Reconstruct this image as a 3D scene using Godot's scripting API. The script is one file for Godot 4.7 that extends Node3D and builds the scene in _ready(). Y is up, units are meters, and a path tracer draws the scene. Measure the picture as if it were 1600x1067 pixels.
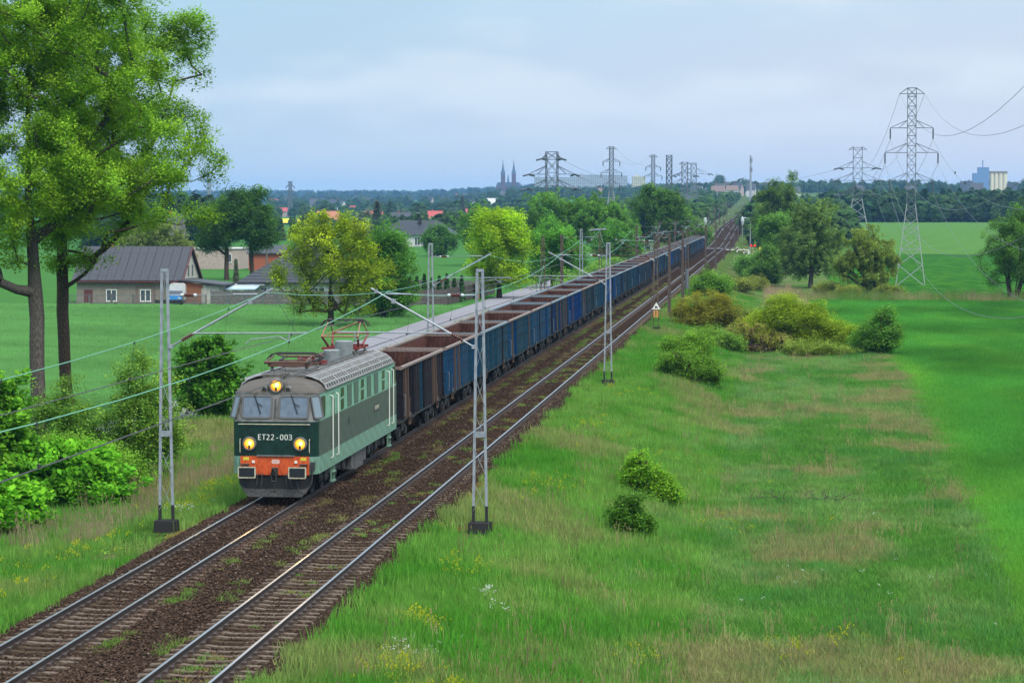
extends Node3D

const TRACK_LEFT := -16.94
const TRACK_RIGHT := -12.62
var rng := RandomNumberGenerator.new()
var lump := FastNoiseLite.new()
var patch := FastNoiseLite.new()
var tex := {}
var mats := {}

# ------------------------------------------------------------------ mesh helper
class MB:
	var v := PackedVector3Array()
	var n := PackedVector3Array()
	func tri(a: Vector3, b: Vector3, c: Vector3) -> void:
		var m := (b - a).cross(c - a).normalized()
		v.append(a); v.append(c); v.append(b)
		n.append(m); n.append(m); n.append(m)
	func tri_n(a: Vector3, b: Vector3, c: Vector3, na: Vector3, nb: Vector3, nc: Vector3) -> void:
		v.append(a); v.append(c); v.append(b)
		n.append(na); n.append(nc); n.append(nb)
	func quad(a: Vector3, b: Vector3, c: Vector3, d: Vector3) -> void:
		tri(a, b, c); tri(a, c, d)
	func quad_n(a: Vector3, b: Vector3, c: Vector3, d: Vector3, na: Vector3, nb: Vector3, nc: Vector3, nd: Vector3) -> void:
		tri_n(a, b, c, na, nb, nc); tri_n(a, c, d, na, nc, nd)
	func hexa(p: Array) -> void:   # 0-3 bottom ring, 4-7 top ring, both counter-clockwise seen from above
		quad(p[3], p[2], p[1], p[0]); quad(p[4], p[5], p[6], p[7])
		for i in 4:
			var j := (i + 1) % 4
			quad(p[i], p[j], p[4 + j], p[4 + i])
	func box(c: Vector3, s: Vector3, b := Basis()) -> void:
		var h := s * 0.5
		var p := []
		for y in [-h.y, h.y]:
			p.append(c + b * Vector3(-h.x, y, h.z)); p.append(c + b * Vector3(h.x, y, h.z))
			p.append(c + b * Vector3(h.x, y, -h.z)); p.append(c + b * Vector3(-h.x, y, -h.z))
		hexa(p)
	func span(x0: float, x1: float, y0: float, y1: float, z0: float, z1: float) -> void:
		box(Vector3(x0 + x1, y0 + y1, z0 + z1) * 0.5, Vector3(absf(x1 - x0), absf(y1 - y0), absf(z1 - z0)))
	func bar(a: Vector3, b: Vector3, w: float, h: float) -> void:
		var d := (b - a).normalized()
		var s := d.cross(Vector3.UP if absf(d.y) < 0.95 else Vector3.RIGHT).normalized()
		box((a + b) * 0.5, Vector3(w, h, a.distance_to(b)), Basis(s, d.cross(s) * -1.0, -d))
	func tube(a: Vector3, b: Vector3, ra: float, rb: float, k := 6, caps := true) -> void:
		var d := (b - a).normalized()
		var s := d.cross(Vector3.UP if absf(d.y) < 0.95 else Vector3.RIGHT).normalized()
		var t := s.cross(d)
		for i in k:
			var p := TAU * i / k
			var q := TAU * (i + 1) / k
			var np := s * cos(p) + t * sin(p)
			var nq := s * cos(q) + t * sin(q)
			quad_n(a + nq * ra, a + np * ra, b + np * rb, b + nq * rb, nq, np, np, nq)
			if caps:
				tri(a, a + np * ra, a + nq * ra); tri(b, b + nq * rb, b + np * rb)
	func path(pts: Array, r: float, k := 5) -> void:
		for i in pts.size() - 1:
			tube(pts[i], pts[i + 1], r, r, k, i == 0 or i == pts.size() - 2)
	func lathe(o: Vector3, axis: Vector3, prof: Array, k := 16) -> void:   # prof: Vector2(radius, along)
		var s := axis.cross(Vector3.UP if absf(axis.y) < 0.9 else Vector3.RIGHT).normalized()
		var t := s.cross(axis)
		for j in prof.size() - 1:
			var e: Vector2 = prof[j + 1] - prof[j]
			var en := Vector2(e.y, -e.x).normalized()
			for i in k:
				var p := TAU * i / k
				var q := TAU * (i + 1) / k
				var dp := s * cos(p) + t * sin(p)
				var dq := s * cos(q) + t * sin(q)
				var np := (dp * en.x + axis * en.y)
				var nq := (dq * en.x + axis * en.y)
				quad_n(o + dq * prof[j].x + axis * prof[j].y, o + dp * prof[j].x + axis * prof[j].y, o + dp * prof[j + 1].x + axis * prof[j + 1].y, o + dq * prof[j + 1].x + axis * prof[j + 1].y, nq, np, np, nq)
	func prism(pts: Array, xf: Transform3D, depth: float) -> void:   # pts: Vector2 counter-clockwise, pushed out along the transform's z
		var pv := PackedVector2Array(pts)
		var idx := Geometry2D.triangulate_polygon(pv)
		var up := Vector3(0, 0, depth)
		for i in range(0, idx.size(), 3):
			var a := Vector3(pv[idx[i]].x, pv[idx[i]].y, 0)
			var b := Vector3(pv[idx[i + 1]].x, pv[idx[i + 1]].y, 0)
			var c := Vector3(pv[idx[i + 2]].x, pv[idx[i + 2]].y, 0)
			if (b - a).cross(c - a).z < 0:
				var w := b
				b = c
				c = w
			tri(xf * (a + up), xf * (b + up), xf * (c + up))
			tri(xf * a, xf * c, xf * b)
		for i in pv.size():
			var a := Vector3(pv[i].x, pv[i].y, 0)
			var j := (i + 1) % pv.size()
			var b := Vector3(pv[j].x, pv[j].y, 0)
			quad(xf * a, xf * b, xf * (b + up), xf * (a + up))
	func ball(c: Vector3, r: Vector3, k := 8) -> void:
		for j in k / 2:
			var t0 := PI * j / (k / 2) - PI / 2
			var t1 := PI * (j + 1) / (k / 2) - PI / 2
			for i in k:
				var p := TAU * i / k
				var q := TAU * (i + 1) / k
				var a := Vector3(cos(t0) * cos(p), sin(t0), cos(t0) * sin(p))
				var b := Vector3(cos(t0) * cos(q), sin(t0), cos(t0) * sin(q))
				var d := Vector3(cos(t1) * cos(p), sin(t1), cos(t1) * sin(p))
				var e := Vector3(cos(t1) * cos(q), sin(t1), cos(t1) * sin(q))
				quad_n(c + b * r, c + a * r, c + d * r, c + e * r, b, a, d, e)
	func mesh() -> ArrayMesh:
		var arr := []
		arr.resize(Mesh.ARRAY_MAX)
		arr[Mesh.ARRAY_VERTEX] = v
		arr[Mesh.ARRAY_NORMAL] = n
		var m := ArrayMesh.new()
		if v.size() > 0:
			m.add_surface_from_arrays(Mesh.PRIMITIVE_TRIANGLES, arr)
		return m

# ------------------------------------------------------------------ scene helpers
func rect(w: float, h: float) -> Array:
	return [Vector2(-w, -h), Vector2(w, -h), Vector2(w, h), Vector2(-w, h)]

func round_rect(w: float, h: float, r: float, k := 3) -> Array:   # half sizes
	var p := []
	for q in 4:
		var cx: float = (w - r) * [1, -1, -1, 1][q]
		var cy: float = (h - r) * [1, 1, -1, -1][q]
		for i in k + 1:
			var a := PI / 2 * (q + float(i) / k)
			p.append(Vector2(cx + r * cos(a), cy + r * sin(a)))
	return p

func ring(mb: MB, outer: Array, inner: Array, xf: Transform3D, depth: float) -> void:
	var k := outer.size()
	for i in k:
		var j := (i + 1) % k
		var a := Vector3(outer[i].x, outer[i].y, depth)
		var b := Vector3(outer[j].x, outer[j].y, depth)
		var c := Vector3(inner[j].x, inner[j].y, depth)
		var d := Vector3(inner[i].x, inner[i].y, depth)
		var z := Vector3(0, 0, depth)
		mb.quad(xf * a, xf * b, xf * c, xf * d)
		mb.quad(xf * (a - z), xf * (b - z), xf * b, xf * a)
		mb.quad(xf * (d), xf * (c), xf * (c - z), xf * (d - z))

func W(x: float, y: float, v: float) -> Vector3:
	return Vector3(x, y, -v)

func tag(o: Node, label := "", category := "", group := "", kind := "") -> Node:
	if label: o.set_meta("label", label)
	if category: o.set_meta("category", category)
	if group: o.set_meta("group", group)
	if kind: o.set_meta("kind", kind)
	return o

func thing(called: String, label: String, category: String, at: Vector3, group := "", turn := 0.0) -> Node3D:
	var o := Node3D.new()
	o.name = called
	add_child(o, true)
	o.position = at
	o.rotation.y = turn
	tag(o, label, category, group)
	return o

func part(parent: Node, called: String, m, mat: Material, label := "") -> MeshInstance3D:
	var o := MeshInstance3D.new()
	o.name = called
	o.mesh = m.mesh() if m is MB else m
	o.material_override = mat
	parent.add_child(o, true)
	if label: o.set_meta("label", label)
	return o

func one(called: String, m, mat: Material, label: String, category: String, at := Vector3.ZERO, group := "", kind := "") -> MeshInstance3D:
	var o := part(self, called, m, mat)
	o.position = at
	tag(o, label, category, group, kind)
	return o

func copy(o: Node, label: String, at: Vector3, turn := 0.0, size := 1.0) -> Node3D:
	var c: Node3D = o.duplicate()
	c.name = o.name
	add_child(c, true)
	c.position = at
	c.rotation.y = turn
	c.scale = Vector3.ONE * size
	c.set_meta("label", label)
	return c

func multi(parent: Node, called: String, mesh: Mesh, mat: Material, where: Array, tint: PackedColorArray) -> MultiMeshInstance3D:
	var mm := MultiMesh.new()
	mm.transform_format = MultiMesh.TRANSFORM_3D
	mm.use_colors = true
	mm.mesh = mesh
	mm.instance_count = where.size()
	for i in where.size():
		mm.set_instance_transform(i, where[i])
		mm.set_instance_color(i, tint[i])
	var o := MultiMeshInstance3D.new()
	o.name = called
	o.multimesh = mm
	o.material_override = mat
	parent.add_child(o, true)
	return o

func ordinal(k: int) -> String:
	var low := ["", "first", "second", "third", "fourth", "fifth", "sixth", "seventh", "eighth", "ninth", "tenth", "eleventh", "twelfth", "thirteenth", "fourteenth", "fifteenth", "sixteenth", "seventeenth", "eighteenth", "nineteenth"]
	if k < 20: return low[k]
	if k % 10 == 0: return ["twentieth", "thirtieth", "fortieth"][k / 10 - 2]
	return ["twenty", "thirty", "forty"][k / 10 - 2] + "-" + low[k % 10]

# ------------------------------------------------------------------ materials
func lin(r: float, g: float, b: float) -> Color:
	return Color(r, g, b).linear_to_srgb()

func noise_tex(called: String, kind: int, freq: float, stops: Array, octaves := 4, size := 512, seed_ := 1) -> NoiseTexture2D:
	var f := FastNoiseLite.new()
	f.noise_type = kind
	f.frequency = freq
	f.fractal_octaves = octaves
	f.seed = seed_
	var t := NoiseTexture2D.new()
	t.width = size
	t.height = size
	t.seamless = true
	t.noise = f
	if stops.size() > 0:
		var g := Gradient.new()
		var off := PackedFloat32Array()
		var col := PackedColorArray()
		for s in stops:
			off.append(s[0])
			col.append(s[1])
		g.offsets = off
		g.colors = col
		t.color_ramp = g
	tex[called] = t
	return t

func grey(a: float) -> Color:
	return lin(a, a, a)

func mat(called: String, c: Color, rough := 0.8, metal := 0.0, tx := "", scale := Vector3.ONE, bump := "", bump_cm := 0.0, world := false, detail := "", detail_scale := 1.0) -> StandardMaterial3D:
	var m := StandardMaterial3D.new()
	m.resource_name = called
	m.albedo_color = c
	m.roughness = rough
	m.metallic = metal
	if tx or bump:
		m.uv1_triplanar = true
		m.uv1_world_triplanar = world
		m.uv1_scale = scale
		m.uv1_triplanar_sharpness = 4.0
	if tx:
		m.albedo_texture = tex[tx]
	if bump:
		m.heightmap_enabled = true
		m.heightmap_texture = tex[bump]
		m.heightmap_scale = bump_cm
	if detail:
		m.detail_enabled = true
		m.detail_blend_mode = BaseMaterial3D.BLEND_MODE_MUL
		m.detail_uv_layer = BaseMaterial3D.DETAIL_UV_2
		m.detail_albedo = tex[detail]
		m.uv2_triplanar = true
		m.uv2_world_triplanar = world
		m.uv2_scale = Vector3.ONE * detail_scale
	if rough >= 0.84: m.specular_mode = BaseMaterial3D.SPECULAR_DISABLED
	mats[called] = m
	return m

func leaf_mat(called: String, back := 0.5) -> StandardMaterial3D:
	var m := mat(called, Color.WHITE, 0.9)
	m.vertex_color_use_as_albedo = true
	m.backlight_enabled = true
	m.backlight = Color(back, back, back).linear_to_srgb()
	m.cull_mode = BaseMaterial3D.CULL_DISABLED
	return m

func make_materials() -> void:
	var S := FastNoiseLite.TYPE_SIMPLEX_SMOOTH
	var C := FastNoiseLite.TYPE_CELLULAR
	noise_tex("fine", S, 0.05, [[0.0, grey(0.55)], [1.0, grey(1.0)]], 5, 512, 3)
	noise_tex("soft", S, 0.012, [[0.0, grey(0.6)], [0.45, grey(0.85)], [1.0, grey(1.0)]], 4, 512, 4)
	noise_tex("grime", S, 0.02, [[0.0, lin(0.45, 0.38, 0.30)], [0.42, lin(0.8, 0.76, 0.70)], [0.6, grey(1.0)], [1.0, grey(1.0)]], 5, 512, 5)
	noise_tex("height", S, 0.06, [], 5, 512, 6)
	noise_tex("rust", S, 0.03, [[0.0, lin(0.050, 0.028, 0.025)], [0.4, lin(0.090, 0.046, 0.037)], [0.6, lin(0.125, 0.061, 0.046)], [0.75, lin(0.17, 0.10, 0.08)], [1.0, lin(0.07, 0.043, 0.036)]], 5, 512, 7)
	noise_tex("flake", S, 0.025, [[0.0, lin(0.95, 0.42, 0.22)], [0.26, lin(0.95, 0.55, 0.36)], [0.40, grey(0.72)], [0.62, grey(1.0)], [0.82, grey(0.75)], [1.0, lin(1.0, 1.0, 1.0)]], 5, 512, 8)
	noise_tex("meadow", S, 0.012, [[0.0, lin(0.040, 0.105, 0.020)], [0.35, lin(0.065, 0.145, 0.026)], [0.5, lin(0.085, 0.17, 0.035)], [0.62, lin(0.13, 0.15, 0.06)], [0.72, lin(0.19, 0.16, 0.09)], [1.0, lin(0.075, 0.15, 0.03)]], 5, 512, 9)
	noise_tex("wheat", S, 0.014, [[0.0, lin(0.035, 0.16, 0.028)], [0.5, lin(0.05, 0.21, 0.032)], [0.7, lin(0.075, 0.25, 0.032)], [1.0, lin(0.11, 0.30, 0.035)]], 4, 512, 10)
	noise_tex("crop", S, 0.016, [[0.0, lin(0.055, 0.19, 0.045)], [0.5, lin(0.07, 0.235, 0.055)], [1.0, lin(0.10, 0.27, 0.065)]], 4, 512, 11)
	noise_tex("ballast", C, 0.07, [[0.0, lin(0.085, 0.055, 0.040)], [0.4, lin(0.055, 0.035, 0.026)], [1.0, lin(0.018, 0.011, 0.008)]], 2, 512, 12)
	noise_tex("stone_height", C, 0.07, [[0.0, grey(1.0)], [1.0, grey(0.0)]], 1, 512, 12)
	noise_tex("asphalt", S, 0.03, [[0.0, lin(0.17, 0.16, 0.175)], [0.5, lin(0.21, 0.20, 0.222)], [1.0, lin(0.26, 0.248, 0.27)]], 5, 512, 13)
	noise_tex("bark", S, 0.03, [[0.0, lin(0.03, 0.022, 0.016)], [0.5, lin(0.075, 0.056, 0.042)], [1.0, lin(0.14, 0.11, 0.085)]], 5, 512, 14)
	noise_tex("plaster", S, 0.015, [[0.0, grey(0.75)], [0.6, grey(0.95)], [1.0, grey(1.0)]], 5, 512, 15)
	noise_tex("sleeper", S, 0.03, [[0.0, lin(0.07, 0.050, 0.040)], [0.5, lin(0.135, 0.102, 0.080)], [1.0, lin(0.20, 0.155, 0.12)]], 5, 256, 16)
	noise_tex("patchy", S, 0.02, [[0.0, grey(0.62)], [0.5, grey(0.85)], [1.0, grey(1.0)]], 4, 512, 17)
	var one3 := Vector3.ONE
	# locomotive
	mat("deep_green", lin(0.003, 0.026, 0.021), 0.35, 0.0, "grime", one3 * 0.3)
	mat("dirty_green", lin(0.058, 0.080, 0.062), 0.6, 0.0, "grime", Vector3(0.7, 0.16, 0.7))
	mat("mint", lin(0.18, 0.37, 0.275), 0.5, 0.0, "grime", Vector3(0.8, 0.13, 0.8))
	mat("mint_low", lin(0.15, 0.28, 0.215), 0.55, 0.0, "grime", Vector3(0.8, 0.2, 0.8))
	mat("mint_vent", lin(0.075, 0.13, 0.09), 0.6, 0.0, "soft", one3 * 0.6)
	mat("cab_grey", lin(0.15, 0.145, 0.142), 0.45, 0.0, "grime", one3 * 0.3)
	mat("dome", lin(0.082, 0.065, 0.052), 0.7, 0.0, "soft", one3 * 0.4)
	mat("roof_grey", lin(0.10, 0.092, 0.087), 0.7, 0.0, "grime", one3 * 0.4)
	mat("silver", lin(0.33, 0.33, 0.35), 0.5, 0.1, "grime", one3 * 0.5)
	mat("drum", lin(0.20, 0.22, 0.23), 0.5, 0.1, "soft", one3 * 0.6)
	mat("orange", lin(0.60, 0.085, 0.014), 0.55, 0.0, "grime", Vector3(1.3, 0.35, 1.3))
	mat("black", lin(0.016, 0.016, 0.018), 0.6, 0.0, "fine", one3)
	mat("undergear", lin(0.040, 0.036, 0.034), 0.75, 0.0, "fine", one3 * 0.8)
	mat("box_grey", lin(0.095, 0.09, 0.09), 0.7, 0.0, "grime", one3 * 0.6)
	mat("rubber", lin(0.03, 0.03, 0.032), 0.6)
	mat("buffer", lin(0.022, 0.025, 0.034), 0.45, 0.2, "fine", one3)
	mat("white", lin(0.72, 0.71, 0.66), 0.5)
	mat("cream", lin(0.48, 0.45, 0.34), 0.5, 0.0, "grime", one3 * 0.8)
	mat("yellow", lin(0.62, 0.48, 0.04), 0.5)
	mat("red", lin(0.19, 0.02, 0.018), 0.5, 0.0, "grime", one3)
	mat("panto_brown", lin(0.11, 0.05, 0.036), 0.6, 0.2)
	mat("panto_pink", lin(0.30, 0.125, 0.085), 0.5, 0.2)
	mat("panto_black", lin(0.03, 0.024, 0.024), 0.6, 0.3)
	mat("windscreen", lin(0.12, 0.155, 0.21), 0.06, 0.0, "soft", one3 * 0.5)
	mat("side_glass", lin(0.03, 0.032, 0.034), 0.25)
	mat("frame_grey", lin(0.085, 0.08, 0.078), 0.5)
	mat("surround", lin(0.19, 0.135, 0.115), 0.9)
	mat("quarter_glass", lin(0.16, 0.20, 0.24), 0.08)
	for e in [["lamp_amber", Color(1.0, 0.62, 0.10), 0.60], ["lamp_yellow", Color(1.0, 0.80, 0.25), 0.75], ["lamp_core", Color(1.0, 0.93, 0.62), 1.2], ["signal_red", Color(1.0, 0.05, 0.02), 0.7]]:
		var em := mat(e[0], Color(0.1, 0.06, 0.02), 0.4)
		em.emission_enabled = true
		em.emission = e[1]
		em.emission_energy_multiplier = e[2]
	# wagons
	var blues := [["wagon_a", lin(0.021, 0.022, 0.030)], ["wagon_b", lin(0.019, 0.066, 0.145)], ["wagon_c", lin(0.018, 0.062, 0.108)], ["wagon_d", lin(0.006, 0.036, 0.16)], ["wagon_e", lin(0.021, 0.047, 0.074)], ["wagon_f", lin(0.006, 0.055, 0.26)]]
	for b in blues:
		mat(b[0], b[1], 0.85, 0.0, "flake", Vector3(0.5, 0.22, 0.5))
		mat(b[0] + "_rib_lit", b[1].lerp(Color(0.42, 0.43, 0.45), 0.22), 0.85, 0.0, "flake", Vector3(0.9, 0.12, 0.9))  # paler copy for the ribs, their catch of light painted into the colour
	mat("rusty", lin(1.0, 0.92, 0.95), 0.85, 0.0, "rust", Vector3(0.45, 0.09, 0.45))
	mat("rusty_shaded", lin(0.62, 0.58, 0.62), 0.85, 0.0, "rust", Vector3(0.45, 0.07, 0.45))  # darker copy of the rust lining, end wall shade painted in
	mat("rim", lin(0.20, 0.155, 0.145), 0.7, 0.0, "flake", one3 * 0.4)
	mat("rim_blue", lin(0.14, 0.19, 0.235), 0.65, 0.0, "flake", one3 * 0.4)
	mat("latch", lin(0.085, 0.048, 0.034), 0.8, 0.0, "fine", one3 * 2.0)
	# railway
	mat("rail_rust", lin(0.042, 0.025, 0.021), 0.75, 0.1, "fine", one3 * 0.7)
	mat("rail_shine", lin(0.40, 0.40, 0.44), 0.32, 0.9)
	mat("sleeper", lin(0.92, 0.92, 0.92), 0.9, 0.0, "sleeper", one3 * 0.8)
	mat("sleeper_dark", lin(0.5, 0.46, 0.42), 0.9, 0.0, "sleeper", one3 * 0.8)
	mat("fastener", lin(0.05, 0.03, 0.025), 0.8)
	mat("ballast", Color.WHITE, 0.95, 0.0, "ballast", one3 * 0.55, "stone_height", 6.0, true, "patchy", 0.11)
	var st := mat("stone", Color.WHITE, 0.95)
	st.vertex_color_use_as_albedo = true
	mat("galvanised", lin(0.34, 0.36, 0.415), 0.5, 0.25, "soft", one3 * 0.4)
	mat("mast_black", lin(0.012, 0.012, 0.014), 0.7)
	mat("concrete_dark", lin(0.045, 0.043, 0.045), 0.85, 0.0, "fine", one3)
	mat("old_mast", lin(0.135, 0.105, 0.088), 0.85, 0.0, "grime", one3 * 0.5)
	mat("brown_arm", lin(0.085, 0.048, 0.035), 0.75)
	mat("concrete_post", lin(0.10, 0.083, 0.075), 0.9, 0.0, "grime", one3 * 0.4)
	mat("insulator", lin(0.10, 0.03, 0.025), 0.25)
	mat("porcelain", lin(0.45, 0.48, 0.50), 0.25)
	mat("patina", lin(0.14, 0.36, 0.255), 0.6)
	mat("copper_dark", lin(0.05, 0.045, 0.045), 0.5, 0.4)
	mat("cable", lin(0.10, 0.11, 0.125), 0.6)
	# ground
	mat("meadow", Color.WHITE, 1.0, 0.0, "meadow", one3 * 0.022, "height", 25.0, true, "fine", 0.6)
	mat("pale_field", lin(1.0, 0.66, 0.62), 1.0, 0.0, "crop", one3 * 0.02, "height", 10.0, true)
	mat("bank", lin(0.9, 0.85, 0.8), 1.0, 0.0, "meadow", one3 * 0.05, "height", 20.0, true, "fine", 0.7)
	mat("wheat", lin(0.68, 0.62, 0.55), 1.0, 0.0, "wheat", Vector3(0.03, 0.03, 0.012), "height", 14.0, true, "fine", 0.9)
	mat("crop", lin(0.9, 0.75, 0.78), 1.0, 0.0, "crop", Vector3(0.010, 0.03, 0.045), "height", 10.0, true, "fine", 0.5)
	mat("asphalt", Color.WHITE, 0.9, 0.0, "asphalt", one3 * 0.12, "height", 1.0, true)
	leaf_mat("leaf", 0.7)
	leaf_mat("grass", 0.6)
	mat("bark", Color.WHITE, 0.95, 0.0, "bark", Vector3(0.9, 0.25, 0.9), "height", 4.0)
	mat("bark_grey", lin(1.35, 1.55, 1.8), 0.95, 0.0, "bark", Vector3(0.9, 0.25, 0.9), "height", 4.0)
	# buildings
	mat("roof_slate", lin(0.044, 0.044, 0.056), 0.7, 0.0, "soft", one3 * 0.3)
	mat("roof_dark", lin(0.026, 0.028, 0.038), 0.6, 0.0, "soft", one3 * 0.3)
	mat("roof_red", lin(0.42, 0.06, 0.055), 0.7, 0.0, "soft", one3 * 0.3)
	mat("roof_orange", lin(0.45, 0.16, 0.08), 0.8, 0.0, "soft", one3 * 0.3)
	mat("plaster", lin(0.25, 0.215, 0.18), 0.9, 0.0, "plaster", one3 * 0.2)
	mat("plaster_light", lin(0.42, 0.40, 0.355), 0.9, 0.0, "plaster", one3 * 0.2)
	mat("plaster_pink", lin(0.42, 0.335, 0.30), 0.9, 0.0, "plaster", one3 * 0.2)
	mat("plaster_white", lin(0.58, 0.57, 0.56), 0.9, 0.0, "plaster", one3 * 0.2)
	mat("brick", lin(0.42, 0.13, 0.075), 0.9, 0.0, "fine", one3 * 0.8)
	mat("brick_dark", lin(0.17, 0.075, 0.07), 0.9, 0.0, "fine", one3 * 0.4)
	mat("door_brown", lin(0.24, 0.085, 0.035), 0.6)
	mat("door_red", lin(0.10, 0.02, 0.02), 0.6)
	mat("window_glass", lin(0.07, 0.08, 0.10), 0.08)
	mat("fence_concrete", lin(0.15, 0.147, 0.145), 0.9, 0.0, "grime", one3 * 0.4)
	mat("fence_wood", lin(0.11, 0.095, 0.09), 0.9, 0.0, "soft", one3 * 0.5)
	mat("blue_paint", lin(0.045, 0.22, 0.52), 0.3)
	mat("blue_pale", lin(0.40, 0.52, 0.62), 0.4)
	mat("steel_tower", lin(0.13, 0.145, 0.17), 0.55, 0.3)
	mat("steel_light", lin(0.26, 0.28, 0.285), 0.55, 0.15)
	mat("steel_dark", lin(0.075, 0.09, 0.11), 0.6, 0.3)
	mat("panel_block", lin(0.42, 0.42, 0.46), 0.9, 0.0, "plaster", one3 * 0.05)
	mat("panel_yellow", lin(0.55, 0.50, 0.32), 0.9)
	mat("silo", lin(0.62, 0.55, 0.44), 0.9)
	mat("mill_blue", lin(0.13, 0.22, 0.42), 0.8)
	mat("slate_blue", lin(0.06, 0.075, 0.11), 0.7)
	mat("wood_orange", lin(0.52, 0.24, 0.07), 0.7)
	mat("sand", lin(0.36, 0.27, 0.18), 0.95, 0.0, "fine", one3 * 0.4)
	mat("rape", lin(0.52, 0.47, 0.05), 0.95)
# ------------------------------------------------------------------ ground
func interp(t: Array, x: float) -> float:
	if x <= t[0][0]: return t[0][1]
	for i in t.size() - 1:
		if x <= t[i + 1][0]:
			var f: float = (x - t[i][0]) / (t[i + 1][0] - t[i][0])
			return lerpf(t[i][1], t[i + 1][1], f)
	return t[-1][1]

var prof_left := [[640.0, 0.0], [1000.0, 0.3], [2200.0, 3.0], [5000.0, 26.0], [9500.0, 62.0]]
var prof_mid := [[640.0, 0.0], [850.0, 2.6], [1140.0, 4.3], [1308.0, 5.6], [2000.0, 9.0], [2700.0, 20.0], [5000.0, 42.0], [9500.0, 78.0]]
var prof_right := [[640.0, 0.0], [820.0, 1.9], [1140.0, 3.8], [2000.0, 14.0], [2700.0, 27.0], [5000.0, 38.0], [9500.0, 66.0]]
var section := [[-34.9, -1.25], [-30.0, -1.1], [-27.0, -1.2], [-21.6, -0.95], [-20.6, -0.62], [-19.3, -0.58], [-18.55, -0.225], [-10.95, -0.225], [-10.3, -0.58], [-9.0, -0.66], [-7.6, -0.95], [-3.2, -2.1], [-1.5, -2.25], [7.0, -2.2], [30.0, -2.2]]

func base_height(x: float, v: float) -> float:
	if v < 640.0: return 0.0
	var r := x / v
	var a := interp(prof_left, v)
	var b := interp(prof_mid, v)
	var c := interp(prof_right, v)
	return lerpf(lerpf(a, b, smoothstep(-0.15, -0.09, r)), c, smoothstep(-0.06, -0.02, r))

func track_height(v: float) -> float:
	return interp(prof_mid, v) + smoothstep(660.0, 850.0, v) * 1.1

func gy(x: float, v: float) -> float:
	var s := interp(section, x)
	if v > 640.0:
		var w := smoothstep(640.0, 1000.0, v)
		if x > -19.0 and x < -10.5:
			s = lerpf(s, 0.8, w)
		else:
			s = lerpf(s, -0.6, w)
	var rough := 0.0
	if x > -9.5 or x < -21.0 and x > -30.0:
		rough = lump.get_noise_2d(x * 6.0, v * 6.0) * 0.12 * smoothstep(0.0, 3.0, minf(absf(x + 9.5), 9.0))
	if x > -18.3 and x < -11.2 and v < 640.0:
		var dl := absf(x - TRACK_LEFT)
		var dr := absf(x - TRACK_RIGHT)
		s += 0.045 * smoothstep(1.5, 1.2, dl) * smoothstep(58.0, 72.0, v) + 0.045 * smoothstep(1.5, 1.2, dr) * smoothstep(66.0, 84.0, v) + 0.07 * smoothstep(0.9, 0.2, absf(x + 14.8))
	return base_height(x, v) + s + rough

func field_edge(v: float) -> float:
	return interp([[-60.0, 6.0], [74.0, 7.45], [108.0, 8.3], [178.0, 9.65], [200.0, 9.2], [212.0, 7.6], [230.0, 5.6], [320.0, 3.6], [335.0, 12.0], [420.0, 9.5], [700.0, 16.0], [1100.0, 24.0], [9500.0, 200.0]], v)

func build_ground() -> void:
	var rows := []
	var v := -60.0
	while v < 9500.0:
		rows.append(v)
		v += 2.0 if v < 120.0 else (v - 20.0) * 0.02
	rows.append(9500.0)
	var names := ["crop_field", "lane", "grass_verge", "track_bed", "railway_embankment", "meadow", "wheat_field"]
	var labels := ["smooth bright green crop field left of the road", "pale grey asphalt lane running beside the railway", "grassy verge between the lane and the railway", "dark brown ballast bed under both railway tracks", "weedy grass slope falling from the right track", "rough patchy meadow between the embankment and the wheat", "vivid green wheat field along the right side"]
	var cats := ["field", "road", "verge", "ballast", "embankment", "meadow", "field"]
	var ms := ["crop", "asphalt", "bank", "ballast", "bank", "meadow", "wheat"]
	var cuts := [26, 2, 8, 12, 8, 12, 18]
	for s in 7:
		var k: int = cuts[s]
		var pts := PackedVector3Array()
		var nor := PackedVector3Array()
		var idx := PackedInt32Array()
		for r in rows.size():
			var w: float = rows[r]
			var far := maxf(w, 0.0)
			var lane_end := -34.9 if w > 606.0 else -30.0
			var ed := [-160.0 - 0.55 * far, -34.9, lane_end, -19.3, -10.3, -2.4, field_edge(w), 90.0 + 0.3 * far]
			for i in k + 1:
				var f := float(i) / k
				if s == 0: f = 1.0 - pow(1.0 - f, 2.2)
				if s == 6: f = pow(f, 2.0)
				var x := lerpf(ed[s], ed[s + 1], f)
				pts.append(W(x, gy(x, w) + (0.02 if s == 1 else 0.0), w))
				var e := 0.6 + far * 0.004
				nor.append(Vector3(-(gy(x + e, w) - gy(x - e, w)) / (2 * e), 1.0, (gy(x, w + e) - gy(x, w - e)) / (2 * e)).normalized())
		for r in rows.size() - 1:
			if s == 1 and rows[r + 1] > 606.0: continue
			for i in k:
				var a := r * (k + 1) + i
				var b := a + k + 1
				for q in [a, b, b + 1, a, b + 1, a + 1]:
					idx.append(q)
		var arr := []
		arr.resize(Mesh.ARRAY_MAX)
		arr[Mesh.ARRAY_VERTEX] = pts
		arr[Mesh.ARRAY_NORMAL] = nor
		arr[Mesh.ARRAY_INDEX] = idx
		var m := ArrayMesh.new()
		m.add_surface_from_arrays(Mesh.PRIMITIVE_TRIANGLES, arr)
		one(names[s], m, mats[ms[s]], labels[s], cats[s], Vector3.ZERO, "", "structure")
		if s == 6: break
	far_fields(rows)

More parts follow.
